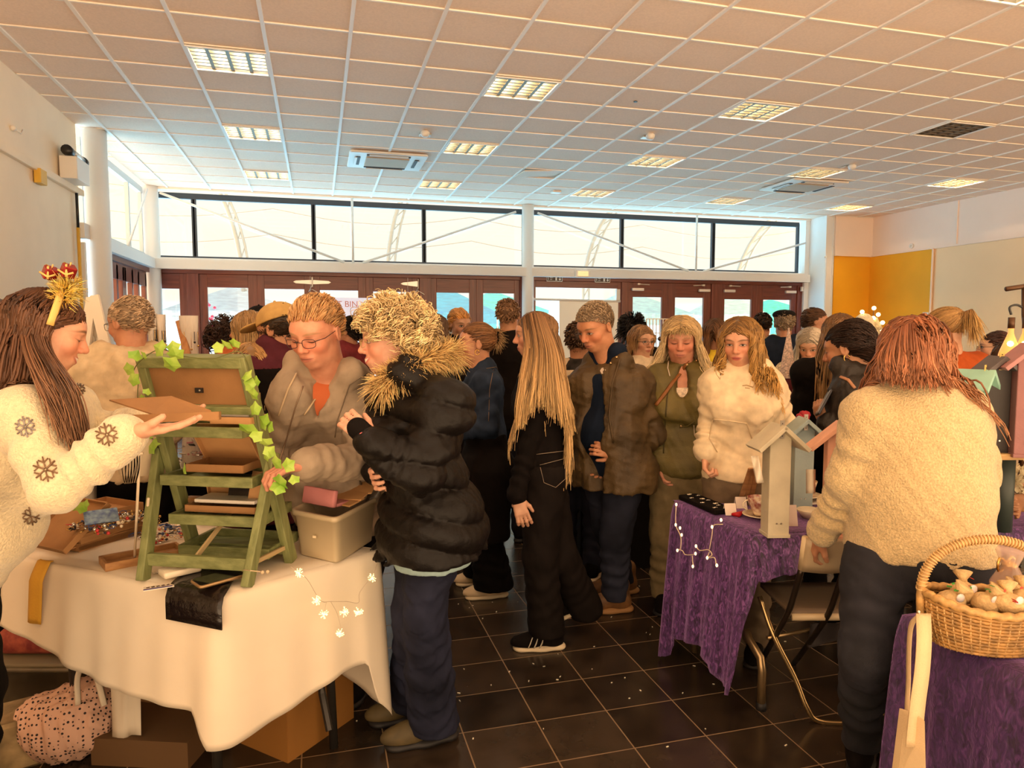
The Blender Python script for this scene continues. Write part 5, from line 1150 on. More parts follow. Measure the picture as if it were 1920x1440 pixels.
# ---- 11 blonde woman in olive parka
PARK = mat('olive_green_parka', (.125, .095, .022), .6, var=.25, vscale=6, bump=.2, bscale=150)
J = skeleton(3.82, 1283, 1.66, face=-3, hyaw=-2, hpitch=14, pel=(1283, 872, 0), neck=(1281, 692, 0), hs=1.04, over=dict(head=(1277, 636, -.03), sh0=(1322, 718, 0), sh1=(1240, 718, 0), el0=(1338, 800, .02), wr0=(1330, 862, -.03), el1=(1232, 800, .02), wr1=(1238, 862, -.03)))
person('person', 'long-haired blonde woman in olive parka with brown bag strap', J, skin_mat('skin_rosy2', (.62, .29, .19), open_=0, brow=(.35, .2, .1), lips=(.50, .18, .14)), dict(w=.165, bw=.165, bust=1.2, hw=.17, neckk=1.05, arm=.052), h=.0045)
N_, R_ = J['neck'].copy(), J['TR']
def pkf(B):
    for s in (-1, 1): B.rc(N_+R_[:, 0]*s*.09-[0, 0, .0], N_+R_[:, 0]*s*.045+R_[:, 1]*.12-R_[:, 2]*.10, .034, .022, .03)
    B.el(N_+R_[:, 1]*.12-R_[:, 2]*.05, (.034, .075, .10), R_, .02, 's')
top(J, PARK, t=.04, hem=-.06, name='parka', extra=pkf, seed=43, fold=.012, ff=24, flare=.01, arip=.01, h=.0075); BP = J['B']
top(J, mat('lace_white_top', (.75, .62, .48), .8, var=.3, vscale=60), t=.006, hem=.1, name='lace_top', arms=False, h=.009, fold=0, cap_=.10); J['B'] = BP
seam(J, 'bag_strap', [(1290, 678), (1275, 700), (1262, 716), (1245, 740), (1229, 760)], .011, mat('brown_leather', (.25, .09, .02), .5), .004, 3, 6, flat=.3)
seam(J, 'zip_placket', [(1252, 735), (1247, 790), (1244, 850)], .004, mat('olive_dark', (.06, .045, .01), .6), .001, 3, 5); seam(J, 'piping', [(1254, 672), (1252, 690), (1256, 705)], .003, WHT2, .003, 3, 4)
seam(J, 'pocket_flap', [(1274, 802), (1290, 799), (1302, 790)], .004, PARK, .002, 3, 4); seam(J, 'piping', [(1301, 798), (1302, 815), (1308, 828)], .0025, WHT2, .003, 3, 4)
for q in ((1277, 799), (1306, 676), (1288, 684)):
    p = hit(BP, *q, 3, .005); MB().sphere(p, .0075, 8).build('press_stud', BRASS, J['root'], True) if p is not None else None
KHK = cloth('khaki_grey_cord', (.22, .165, .085)); trousers(J, KHK, t=.02, legw=1.05); feet(J, BLACKC, BLKR)
hair(J, (.42, .28, .13), (.82, .66, .40), n=1600, length=.40, seg=16, rad=.0034, part=.0, back=.15, seed=18, clump=.5, wave=.15, vol=.03, streak=.3, bodyr=.02, spread=.25, ymax=.05)
fur(J, [J['head']+J['HR']@np.array(v) for v in ((-.055, .065, .075), (-.025, .082, .085), (.0, .088, .088), (.025, .082, .085), (.055, .065, .075))], (.50, .33, .14), n=240, L=.042, rad=.0026, tip=(.75, .55, .28), width=.010, name='fringe', out=tuple(J['HR']@np.array([0, .5, -1.])), droop=.2)
# ---- 12 young woman in white hoodie
WHH = cloth('cream_white_fleece', (.74, .60, .40), .95)
J = skeleton(3.28, 1392, 1.62, face=-5, hyaw=-12, hpitch=12, pel=(1390, 885, 0), neck=(1394, 697, 0), hs=.95, over=dict(head=(1388, 641, -.03), sh0=(1440, 728, 0), sh1=(1346, 728, 0), el0=(1468, 795, .0), wr0=(1468, 860, -.02), el1=(1334, 798, .02), wr1=(1322, 846, -.03), hd1=(1322, 880, -.05)))
person('person', 'young woman with wavy golden hair in cream hoodie and grey jeans', J, skin_mat('skin_young', (.64, .34, .22), open_=.55, brow=(.14, .07, .03), lips=(.40, .07, .07)), dict(w=.150, bw=.145, bust=.9, hw=.155, arm=.052), h=.0045, hand={1: dict(curl=60)})
N_, R_ = J['neck'].copy(), J['TR']
top(J, WHH, t=.032, hem=-.03, name='hoodie', seed=44, fold=.012, ff=22, cuff=.010, arip=.008, h=.0075, extra=lambda B: (hood_back(J, .95, .03, .085, .06)(B), [B.rc(N_+R_[:, 0]*s*.07-R_[:, 2]*.02, N_+R_[:, 0]*s*.02+R_[:, 1]*.08-R_[:, 2]*.07, .028, .024, .03) for s in (-1, 1)]))
CRS = mat('hoodie_seam', (.55, .42, .26), .9)
seam(J, 'pouch_pocket', [(1336, 786), (1366, 789), (1400, 794)], .003, WHH, .002, 2.5, 4); seam(J, 'pouch_pocket', [(1400, 794), (1410, 822)], .003, CRS, .001, 2.5, 4); seam(J, 'pouch_pocket', [(1336, 786), (1330, 822), (1345, 848)], .003, CRS, .001, 2.5, 4)
seam(J, 'chest_print', [(1392, 723), (1400, 722), (1412, 726)], .0015, mat('print_tan', (.4, .25, .1), .8), .002, 2.5, 3); seam(J, 'chest_print', [(1397, 727), (1406, 728)], .0015, mat('print_tan', (.4, .25, .1), .8), .002, 2.5, 3)
trousers(J, cloth('grey_brown_jeans', (.17, .12, .075)), t=.012, seed=27, rip=.006); feet(J, BLACKC, BLKR)
hair(J, (.20, .10, .03), (.66, .38, .11), n=1500, length=.36, seg=16, rad=.0036, part=.005, back=.15, seed=19, clump=.6, curl=.014, cfreq=5.5, vol=.02, streak=.3, bodyr=.02, front=.1)
# ---- 13 big woman from behind
OATM = mat('oatmeal_wool', (.62, .47, .25), .95, var=.16, vscale=150, bump=.8, bscale=180, sheen=.3)
J = skeleton(2.22, 1725, 1.66, face=176, hyaw=172, hpitch=22, pel=(1722, 1030, 0), neck=(1716, 735, .0), hs=1.06, sw=.106, foot=[(1612, 1440), (1745, 1420)],
    over=dict(head=(1716, 668, .10), sh0=(1632, 775, 0), el0=(1586, 900, .05), wr0=(1540, 1002, .22), hd0=(1510, 1050, .34), sh1=(1805, 775, 0), el1=(1835, 890, .12), wr1=(1815, 930, .38), hip0=(1640, 1080, 0), kn0=(1622, 1230, -.02), hip1=(1780, 1080, 0)))
person('person', 'woman in big oatmeal jumper with auburn hair, back to camera by chair', J, skin_mat('skin_tan', (.50, .24, .14)), dict(w=.190, d=.13, bw=.200, bd=.155, hw=.195, hd=.155, arm=.056), h=.005, hand={0: dict(n=_rt, curl=30, side=1)})
top(J, OATM, t=.018, hem=-.01, name='jumper', seed=45, fold=.009, ff=17, cuff=.016, arip=.006, h=.0075, k=.09, sl=.92)
trousers(J, mat('black_blue_denim', (.014, .014, .022), .85, var=.55, vscale=4, bump=.3, bscale=700), t=.014, seed=29, rip=.010, hemz=.10, legw=.98, h=.0085); feet(J, BLACKC, BLKR)
hair(J, (.26, .085, .035), (.42, .20, .10), n=1700, length=.30, seg=14, rad=.0038, part=.0, back=.5, seed=20, clump=.6, curl=.012, cfreq=5, streak=.3, wave=.1, bodyr=.008, lenvar=.25, spread=.12, vol=.02)
hair_curtain(J, 2.22, [[(1665, 640, .06), (1652, 665, .02), (1648, 690, .0), (1650, 716, -.06)], [(1685, 618, .04), (1678, 655, -.02), (1676, 690, -.06), (1680, 722, -.12)], [(1705, 608, .03), (1706, 655, -.04), (1708, 695, -.08), (1704, 730, -.14)], [(1728, 610, .03), (1738, 655, -.03), (1742, 695, -.08), (1748, 728, -.14)], [(1748, 625, .05), (1765, 665, -.01), (1772, 700, -.05), (1782, 728, -.10)]], 800, (.24, .08, .035), (.46, .21, .11), rad=.0030, seed=4)
# ---- 14 short dark hair woman with phone
J = skeleton(3.55, 1625, 1.60, face=-125, hyaw=-105, hpitch=14, pel=(1628, 860, 0), neck=(1614, 708, 0), hs=1.12, over=dict(head=(1590, 655, 0), sh0=(1600, 738, -.08), el0=(1585, 812, -.10), wr0=(1545, 792, -.02), hd0=(1535, 765, .0), sh1=(1650, 738, .12), el1=(1590, 760, .22), wr1=(1560, 790, .2)))
person('person', 'woman with short black hair and hoop earring holding a phone', J, skin_mat('skin_olive', (.48, .24, .13), open_=.5), dict(w=.16, bust=.8, arm=.055), h=.005, hand={0: dict(curl=55)})
BRNB = mat('black_brown_shell', (.020, .014, .010), .6, bump=.2, bscale=100)
top(J, BRNB, t=.04, hem=-.10, name='jacket', extra=hood_back(J, 1.1, -.01, .10, .06), seed=46, fold=.012, cuff=.015, h=.0085, sl=.75); trousers(J, BLACKT); feet(J, BLACKC, BLKR)
hair(J, (.012, .007, .006), (.05, .025, .018), n=1700, length=.075, seg=6, rad=.003, style='short', seed=22, short_lift=.24, clump=.4)
e_ = J['head']+J['HR']@np.array([-.086, -.01, -.045]); MB().tube([e_+_rt*.014*math.cos(a)+np.array([0, 0, .018])*math.sin(a) for a in np.linspace(0, 5.6, 14)], .0026, 6).build('earring', GOLD, J['root'], True)
seam(J, 'bag_strap', [(1575, 706), (1590, 712), (1603, 728)], .008, mat('tan_leather', (.45, .22, .12), .5), .003, 2.2, 5, flat=.35)
ph = at(1545, 755, 3.5); t = thing('smartphone', 'dark smartphone held up by the woman with short black hair', 'phone', ph-[0, 0, .05]); Rp = rotm('Y', 32)@rotm('Z', -30)
MB().rbox(ph, (.012, .07, .14), .004, Rp).build('case', mat('phone_dark', (.02, .02, .03), .3), t); MB().rbox(Vector(ph)+Rp@Vector((-.0065, 0, 0)), (.002, .062, .128), .001, Rp).build('screen', mat('phone_screen', (.35, .38, .42), .2), t)
# ---- background crowd
def extra_person(lab, D, px, py, S, face, hcol, tipc, topm, style='short', length=.04, hp=0, hy=None, skin=('skin_tan', (.50, .24, .14)), n=600, b=None, coat=-.12, t=.03, trou=None, hoodx=False, glass=False, fur_=None, hs=1., shoe_=None, sole_=None, curl=0, open_=.8, **kw):
    J = skeleton(D, px, S, face=face, hyaw=face if hy is None else hy, hpitch=hp, over=dict(head=(px, py, 0)), hs=hs, neck=(px+kw.get('nx', 0), py+kw.get('ny', 0)+.155*S/1.65*FPX/D*.93, 0)); J['b'] = dict(BLD, **(b or {}))
    r = person('person', lab, J, skin_mat(*skin, open_=open_), b, h=.008)
    top(J, topm, t=t, hem=coat, h=.012, extra=hood_back(J, .95) if hoodx else None, seed=int(px)); trousers(J, trou or BLACKT, h=.013); [shoe(J, i, shoe_ or BLACKC, sole_ or BLKR, h=.008) for i in (0, 1)]
    if style == 'pony': 
        hair(J, hcol, tipc, n=n, length=.16, seg=8, rad=.004, style='back', tie=(0, -.10, .06), clump=.3, seed=int(px))
        q = J['head']+J['HR']@np.array([0, -.105, .065]); dn = q+J['HR']@np.array([0, -.06, .0])
        fur(J, [q, dn, dn-[0, 0, .09]], hcol, n=400, L=.085, rad=.003, tip=tipc, width=.010, name='ponytail', out=tuple(J['HR']@np.array([0, -.3, -2.2])), droop=.5)
    else: hair(J, hcol, tipc, n=n, length=length, seg=10 if style == 'long' else 6, rad=.0045, style=style, seed=int(px), curl=curl, clump=.45)
    if glass: glasses(J)
    return J
BK, BR, BL, GR = (.012, .008, .006), (.10, .045, .02), (.50, .32, .13), (.40, .30, .20)
SK2 = ('skin_pale', (.62, .36, .24)); 
extra_person('silver-haired woman in knitted cream cardigan bending over her stall', 5.05, 1519, 646, 1.58, -8, (.50, .42, .32), (.72, .64, .50), mat('cream_lace_knit', (.68, .56, .38), .9, var=.45, vscale=55, bump=.8, bscale=90), 'long', .30, hp=30, skin=SK2, n=900, open_=0, t=.03)
extra_person('brown-haired man in profile before the white pilaster', 6.3, 1530, 604, 1.74, 95, BR, BR, BLACKC, 'short', .04)
extra_person('man in flat cap and hooded navy coat with back turned', 6.2, 1470, 608, 1.76, -170, GR, GR, cloth('navy_coat', (.012, .018, .035)), 'short', .03, hoodx=True, b=dict(w=.18, bw=.18)); 
extra_person('dark-haired man in beige coat with back turned near last doors', 6.9, 1430, 610, 1.76, 175, BK, BR, cloth('beige_coat', (.45, .35, .22)), 'short', .04, hoodx=True)
Jf = skeleton(6.2, 1470, 1.76, face=-170); 
Jp = extra_person('woman with blonde ponytail and glasses in rust-orange sweatshirt', 3.9, 1772, 618, 1.66, -150, (.30, .16, .06), (.62, .40, .15), cloth('rust_orange_fleece', (.42, .085, .02)), 'pony', hy=-120, hp=18, glass=True, n=900, skin=SK2)
Jq = extra_person('dark-haired woman in black coat raising a hand to her face', 5.6, 1862, 652, 1.45, -75, (.04, .018, .014), (.10, .04, .03), BLACKC, 'short', .09, glass=True, skin=SK2, hoodx=True)
extra_person('brown-haired person in bright yellow coat between the two long-haired women', 5.3, 1342, 627, 1.62, 170, BR, (.3, .14, .06), cloth('yellow_raincoat', (.80, .58, .05)), 'long', .16, b=dict(w=.19, bw=.18, arm=.06))
extra_person('girl in round glasses and hairband peering past the wax jacket', 5.2, 1203, 640, 1.48, 35, (.28, .15, .07), (.45, .27, .12), cloth('cream_fleece', (.66, .54, .38)), 'long', .14, hp=5, glass=True, skin=SK2)
extra_person('person with dark bobbed hair behind the girl in glasses', 5.7, 1186, 622, 1.60, 160, BK, BK, BLACKC, 'curly', .08)
extra_person('balding man in black coat beside the white column', 5.1, 953, 592, 1.80, 170, (.28, .15, .08), (.40, .24, .13), BLACKC, 'short', .03, hoodx=True, b=dict(w=.19, bw=.18, arm=.06), skin=('skin_warm', (.50, .25, .14)), trou=JEANB)
extra_person('ginger-haired boy in quilted black coat near the blue doors', 5.6, 863, 609, 1.62, 25, (.55, .24, .06), (.75, .42, .15), BLACKC, 'short', .06, skin=SK2, hoodx=True, hp=10)
extra_person('woman with long brown hair and back turned near the blue doors', 5.3, 817, 618, 1.60, 170, (.10, .055, .035), (.34, .22, .14), BLACKC, 'long', .36, n=800)
extra_person('grey-haired person half hidden behind the curly-haired woman', 5.8, 788, 612, 1.64, 180, GR, (.6, .55, .48), cloth('charcoal', (.03, .03, .035)), 'short', .06)
extra_person('dark-haired person in maroon coat behind the man in glasses', 5.6, 655, 622, 1.58, -120, BK, BK, cloth('maroon_coat', (.20, .03, .035)), 'short', .05, hoodx=True)
extra_person('dark-haired person outside, seen through the blue door pane', 13.0, 851, 592, 1.78, 10, BK, BK, BLACKC, 'short', .03)
J30 = extra_person('man in plaid coat with cream fleece collar behind the girl', 4.3, 1088, 640, 1.68, 165, (.09, .05, .035), (.16, .09, .05), mat('plaid_dark', (.02, .016, .014), .9, var=.8, vscale=20), 'short', .03, trou=JEANB, hoodx=False, sole_=BONE, skin=('skin_warm', (.50, .25, .14)))
cb = J30['neck']; o = np_mesh('fleece_collar', *sdf_mesh(Sdf().rc(cb-_rt*.09-[0, 0, .02], cb+_rt*.07-[0, 0, .02], .065, .065).el(cb-[0, 0, .06]-FH*.04, (.13, .10, .05)), .01), cloth('cream_fleece', (.66, .54, .38)), J30['root'])
extra_person('person in white sneakers behind the curly-haired woman', 5.0, 868, 660, 1.50, -80, BK, BR, BLACKC, 'short', .06, trou=JEANB, sole_=BONE)
extra_person('long-haired brunette in black coat behind the short-haired woman', 3.95, 1574, 628, 1.70, -165, (.16, .075, .03), (.55, .33, .14), BLACKC, 'long', .36, n=900, b=dict(w=.14, arm=.045))
extra_person('person in white top behind the mauve birdhouse', 4.6, 1888, 680, 1.52, -40, BR, BR, cloth('white_cotton', (.75, .68, .6)), 'short', .06, hp=20)
def flatcap():
    J = skeleton(6.2, 1470, 1.76, face=-170, over=dict(head=(1470, 608, 0))); 
    root = [o for o in COL.objects if o.get('label', '').startswith('man in flat cap')][0]; R, H = J['HR'], J['head']
    B = Sdf(); B.el(H+R@np.array([0, .01, .085]), (.098, .125, .045), R, .01); B.el(H+R@np.array([0, .10, .055]), (.07, .06, .012), R, .03); V, F = sdf_mesh(B, .008); np_mesh('flat_cap', V, F, cloth('black_wool', (.01, .008, .008), .9), root)
flatcap()
# hand of the dark haired woman at her face, and working hands of the seller at right edge
# =====================================================  LEFT STALL
LIN = mat('white_linen', (.74, .64, .50), .9, var=.04, vscale=3, bump=.10, bscale=14)
CARD = mat('brown_cardboard', (.33, .165, .06), .8, var=.08, vscale=12, bump=.08, bscale=200); CARDL = mat('kraft_light', (.52, .28, .11), .75, var=.08, vscale=10)
GREENW = wood('sage_green_painted_wood', (.145, .165, .055), (.24, .26, .10), .55, 2, 5); GREENR = wood('sage_green_rail_wood', (.145, .165, .055), (.24, .26, .10), .55, 0, 5)
TZ = .752
A_ = onZ(412, 1116, TZ); L_ = onZ(50, 1045, TZ); L_ = A_+(L_-A_)*1.12; R_c = onZ(712, 1030, TZ); BK_ = L_+(R_c-A_)*.98
t = thing('folding_table', 'folding trestle table under the white tablecloth on the left', 'table', ((A_+BK_)/2)*[1, 1, 0])
poly = [A_, R_c, BK_, L_]; cen = sum(poly)/4; pin = [cen+(p-cen)*.97-[0, 0, .045] for p in poly]
MB().prism([tuple(p) for p in pin], (0, 0, .03)).build('tabletop', mat('grey_plastic_top', (.3, .27, .24), .6), t, bevel=.004)
for q in range(4):
    p = cen+(pin[q]-cen)*.86; p = cen+(pin[q]-cen)*.72; MB().tube([(p[0], p[1], .7), (p[0]+.02*(q % 2), p[1], .0)], .016, 8).build('leg', mat('dark_steel', (.04, .035, .03), .45, .5), t, True)
m = MB(); rows = []
for i in range(9):
    u = i/8; rows.append([tuple(L_*(1-v)*(1-u)+A_*v*(1-u)+BK_*(1-v)*u+R_c*v*u+np.array([0, 0, .0015*math.sin(i*1.7+j)])) for j, v in enumerate(np.linspace(0, 1, 13))])
m.grid(rows)
def drape_path(m, pts, prof, flare=.05, fa=.012, ff=12, seed=0, k=22, step=.014, rad=.03):
    pts = [np.array(p) for p in pts]; cen = sum(pts)/len(pts); S = []   # (point, outward normal)
    N_ = []
    for i in range(len(pts)-1):
        e = nrm(pts[i+1]-pts[i]); o = nrm(np.cross(e, [0, 0, 1.])); o = o if o@((pts[i]+pts[i+1])/2-cen) > 0 else -o; N_.append((e, o))
    for i, (e, o) in enumerate(N_):
        L = np.linalg.norm(pts[i+1]-pts[i]); a = 0 if i == 0 else rad; b = L if i == len(N_)-1 else L-rad; n = max(2, int((b-a)/step))
        for q in range(n): S.append((pts[i]+e*(a+(b-a)*q/(n-1)), o))
        if i < len(N_)-1:
            p0, p2 = pts[i]+e*(L-rad), pts[i+1]+N_[i+1][0]*rad
            for q in range(1, 9): u = q/9; S.append(((p0*(1-u)+pts[i+1]*u)*(1-u)+(pts[i+1]*(1-u)+p2*u)*u, nrm(o*(1-u)+N_[i+1][1]*u)))
    n = len(S); r = np.random.default_rng(seed); ph = r.uniform(0, 6, 3); s_ = np.cumsum([0]+[np.linalg.norm(S[i+1][0]-S[i][0])+.05*np.linalg.norm(S[i+1][1]-S[i][1]) for i in range(n-1)]); s_ = s_/s_[-1]; G = []
    for j in range(k):
        v = j/(k-1); row = []; w = v**.8; c = min(1, v*k/2)
        for i in range(n):
            u = s_[i]; d = np.interp(u, [a for a, _ in prof], [b for _, b in prof])*v; p, o = S[i]; e = np.cross(o, [0, 0, 1.]); g = math.sin(ff*u*6.28+ph[0]+1.4*math.sin(5*u*6.28+ph[1])); f = fa*w*(g+.5*math.sin(2.3*ff*u*6.28+ph[2]))
            row.append(tuple(p+o*(.010*math.sin(c*PI/2)+flare*w+f)+e*f*.6+np.array([0, 0, -d])))
        G.append(row)
    m.grid(G)
def drape(m, P0, P1, drop, out, n=60, k=18, fa=.012, ff=7, seed=0, flare=.05, wav=None):
    e = P1-P0; L = np.linalg.norm(e); e = e/L; o = nrm(np.cross(e, [0, 0, 1.])); o = o*out; r = np.random.default_rng(seed); ph = r.uniform(0, 6, 3); G = []
    for j in range(k):
        v = j/(k-1); row = []
        for i in range(n):
            u = i/(n-1); d = np.interp(u, drop[0], drop[1])*v; w = v**.8
            f = fa*w*(math.sin(ff*u*6.28+ph[0]+1.2*math.sin(3*u*6.28+ph[1]))+.5*math.sin(2.3*ff*u*6.28+ph[2]))
            rr = .012; c = min(1, v*k/2)
            row.append(tuple(P0+e*L*u+o*(rr*math.sin(c*PI/2)+flare*w+f)+np.array([0, 0, -d-.0*c])+e*f*.5))
        G.append(row)
    m.grid(G)
drape_path(m, [L_, A_, R_c, BK_], [(0, .25), (.08, .29), (.18, .36), (.33, .37), (.36, .47), (.385, .47), (.46, .43), (.53, .38), (.57, .38), (.585, .54), (.62, .64), (.66, .60), (.72, .5), (1, .5)], flare=.03, fa=.006, ff=8, seed=2)
tag(m.build('tablecloth', LIN, smooth=True, solid=.002), 'white linen cloth draped over the left craft table', 'tablecloth')
# a loose hanging strip of cloth under the hem
p0, p1 = onZ(205, 1250, .36), onZ(262, 1250, .36)
tag(MB().grid([[tuple(np.array(p0)*(1-u)+np.array(p1)*u+np.array([.01*math.sin(u*6), .01*math.sin(u*7+v*3), -.27*v+.02*u])) for u in np.linspace(0, 1, 8)] for v in np.linspace(0, 1, 8)]).build('cloth_strip', LIN, smooth=True, solid=.002), 'narrow white cloth flap hanging below the tablecloth hem', 'cloth')
# ---------- green ladder shelf
NL, NR = onZ(268, 1089, TZ), onZ(463, 1101, TZ); wv = NL-NR; SR = onZ(546, 1052, TZ); SL = SR+wv
TR_ = at(456, 668, 2.20); TL_ = TR_+wv*.98; lad = thing('ladder_shelf', 'sage green wooden ladder shelf unit decorated with ivy', 'shelf', (NL+NR)/2)
def board(m, a, b, w, th, side):
    a, b = np.array(a), np.array(b); d = nrm(b-a); s = nrm(side-d*(side@d)); n = np.cross(d, s); L = np.linalg.norm(b-a)
    R = Matrix([[s[0], n[0], d[0]], [s[1], n[1], d[1]], [s[2], n[2], d[2]]]); return m.box((a+b)/2, (w, th, L), R)
wn = nrm(wv); fwn = nrm(np.cross([0, 0, 1.], wn))
for a, b in ((SR, TR_), (SL, TL_)): board(MB(), a, b, .028, .045, wn).build('stile', GREENW, lad, bevel=.003)
def on_st(z, side): 
    a, b = (SR, TR_) if side == 0 else (SL, TL_); u = (z-a[2])/(b[2]-a[2]); return a+(b-a)*u
HZ = 1.15
for a, sd in ((NR, 0), (NL, 1)): board(MB(), a, on_st(HZ, sd)+fwn*.0+wn*(.03 if sd else -.03), .026, .042, wn).build('leg', GREENW, lad, bevel=.003)
q0, q1 = NR+(on_st(HZ, 0)-NR)*.16, NL+(on_st(HZ, 1)-NL)*.16
board(MB(), q0, q1, .040, .02, np.array([0, 0, 1.])).build('cross_rail', GREENR, lad, bevel=.003)
board(MB(), SR+(TR_-SR)*.06, SL+(TL_-SL)*.06, .03, .02, np.array([0, 0, 1.])).build('cross_rail', GREENR, lad, bevel=.003)
for u0, u1, c in ((q0*.45+q1*.55, on_st(.93, 1)*.5+on_st(.93, 0)*.5, 0), (q0, SR+(TR_-SR)*.08, 1)): board(MB(), u0, u1, .014, .008, np.array([0, 0, 1.])).build('brace', mat('raw_lath', (.45, .33, .16), .7), lad)
# top framed tray seen from behind
dn = nrm(SR-TR_); fr = MB(); hgt = .185
def rl(a, b, w=.034, th=.03, side=None, name='frame_rail'): board(MB(), a, b, w, th, dn if side is None else side).build(name, GREENR, lad, bevel=.003)
rl(TR_+dn*.017, TL_+dn*.017, .036, .05); rl(TR_+dn*(hgt-.01), TL_+dn*(hgt-.01), .026, .06)
MB().prism([tuple(p) for p in (TR_+dn*.03, TL_+dn*.03, TL_+dn*(hgt-.015), TR_+dn*(hgt-.015))], tuple(fwn*.006)).build('back_board', CARD, lad)
mid = (TR_+TL_)/2+dn*.115; mb = MB(); mb.box(mid+fwn*.010, (.028, .004, .016), Matrix(np.stack([wn, fwn, [0, 0, 1]], 1).tolist())); lt = mb.build('latch_plate', mat('black_latch', (.02, .015, .015), .3), lad)
MB().sphere(mid+fwn*.014-wn*.004, .0035, 8).build('latch_screw', CHROME, lt, True)
def tray(z, dep, w0=0.):
    a, b = on_st(z, 0), on_st(z, 1); T = Matrix(np.stack([nrm(b-a), np.cross([0, 0, 1.], nrm(b-a)), [0, 0, 1]], 1).tolist()); L = np.linalg.norm(b-a)-.03; c = (a+b)/2; f = np.array(T.col[1]); w_ = np.array(T.col[0])
    o = MB().box(c, (L, dep, .006), T); o.box(c+f*dep/2+[0, 0, .012], (L, .014, .034), T); o.box(c-f*dep/2+[0, 0, .012], (L, .014, .034), T)
    for s in (-1, 1): o.box(c+w_*s*(L/2-.007)+[0, 0, .012], (.014, dep, .034), T)
    o.build('tray', GREENR, lad, bevel=.002); return c, f, w_, T
c1, f1, w1, T1 = tray(1.215, .17); c2, f2, w2, T2 = tray(1.05, .19); c3, f3, w3, T3 = tray(.915, .21); c4, f4, w4, T4 = tray(.80, .20)
IV = mat('ivy_leaf_green', (.20, .40, .03), .5, col2=(.42, .58, .10), vscale=18); STEMM = mat('ivy_stem', (.12, .13, .03), .6)
def ivy(name, lab, pts, leaves, root=None, sz=.022, seed=1, dstem=None):
    r = np.random.default_rng(seed); t = root or thing(name, lab, 'ivy', pts[0])
    MB().tube(curve_pts(pts, 6), .0016, 5).build('stem', STEMM, t, True); m = MB()
    for (px, py, d, s) in leaves:
        c = Vector(at(px, py, d)); R = Matrix(np.stack([_rt, -_fw, _up], 1).tolist())@rotm('Y', r.uniform(-70, 70))@rotm('X', r.uniform(-50, 50))@rotm('Z', r.uniform(-50, 50)); s = s*sz
        pr = [(0, 1.05), (.45, .55), (.92, .30), (.70, -.15), (.52, -.66), (0, -.55), (-.52, -.66), (-.70, -.15), (-.92, .30), (-.45, .55)]
        ring = [c+R@Vector((a*s, -.18*s*abs(a), b*s)) for a, b in pr]; ctr = c+R@Vector((0, .12*s, 0)); back = [p-R@Vector((0, .0012, 0))*-1 for p in ring]
        m.add([ctr]+ring, [(0, 1+i, 1+(i+1) % 10) for i in range(10)])
    m.build('leaves', IV, t, solid=.0008); return t
iv = ivy('ivy_garland', 'trailing ivy garland wound over the green ladder shelf', [at(245, 705, 2.2), at(262, 678, 2.17), at(300, 655, 2.17), at(345, 668, 2.17), at(400, 672, 2.17), at(450, 660, 2.17), at(470, 700, 2.2), at(478, 760, 2.2), at(485, 805, 2.22), at(500, 860, 2.25), at(512, 905, 2.25), at(530, 905, 2.2)],
    [(253, 667, 2.16, 1.15), (241, 693, 2.16, 1.1), (250, 712, 2.16, 1.15), (300, 654, 2.15, 1.4), (325, 650, 2.15, 1.1), (330, 665, 2.14, 1.3), (322, 684, 2.13, 1.5), (270, 668, 2.16, .8), (408, 652, 2.2, 1.0), (425, 648, 2.2, 1.1), (440, 645, 2.2, 1.0), (462, 705, 2.15, 1.1), (470, 722, 2.15, 1.1), (476, 740, 2.15, 1.1), (480, 715, 2.15, .9), (478, 768, 2.15, 1.2), (495, 792, 2.15, 1.4), (505, 800, 2.15, 1.1), (465, 806, 2.12, 1.6), (480, 818, 2.12, 1.1), (500, 830, 2.15, 1.1), (505, 848, 2.15, 1.1), (500, 856, 2.15, .9), (518, 868, 2.12, 1.2), (540, 873, 2.10, 1.2), (527, 905, 2.12, 1.5), (520, 915, 2.12, 1.3), (552, 900, 2.1, .9), (345, 880, 2.12, .9)])
ivy('ivy_sprig', 'small ivy sprig on the left edge of the green ladder', [at(262, 690, 2.18), at(258, 740, 2.18), at(262, 790, 2.2)], [(275, 735, 2.18, .7), (266, 745, 2.2, .5)])
ivy('ivy_sprig', 'ivy sprig lying in the jewellery bowl behind the seller', [at(245, 830, 2.35), at(275, 820, 2.35), at(300, 830, 2.35)], [(246, 822, 2.33, 1.1), (262, 836, 2.33, 1.3), (275, 815, 2.33, 1.1), (285, 840, 2.33, 1.2), (300, 826, 2.33, 1.2), (290, 812, 2.33, .9)])
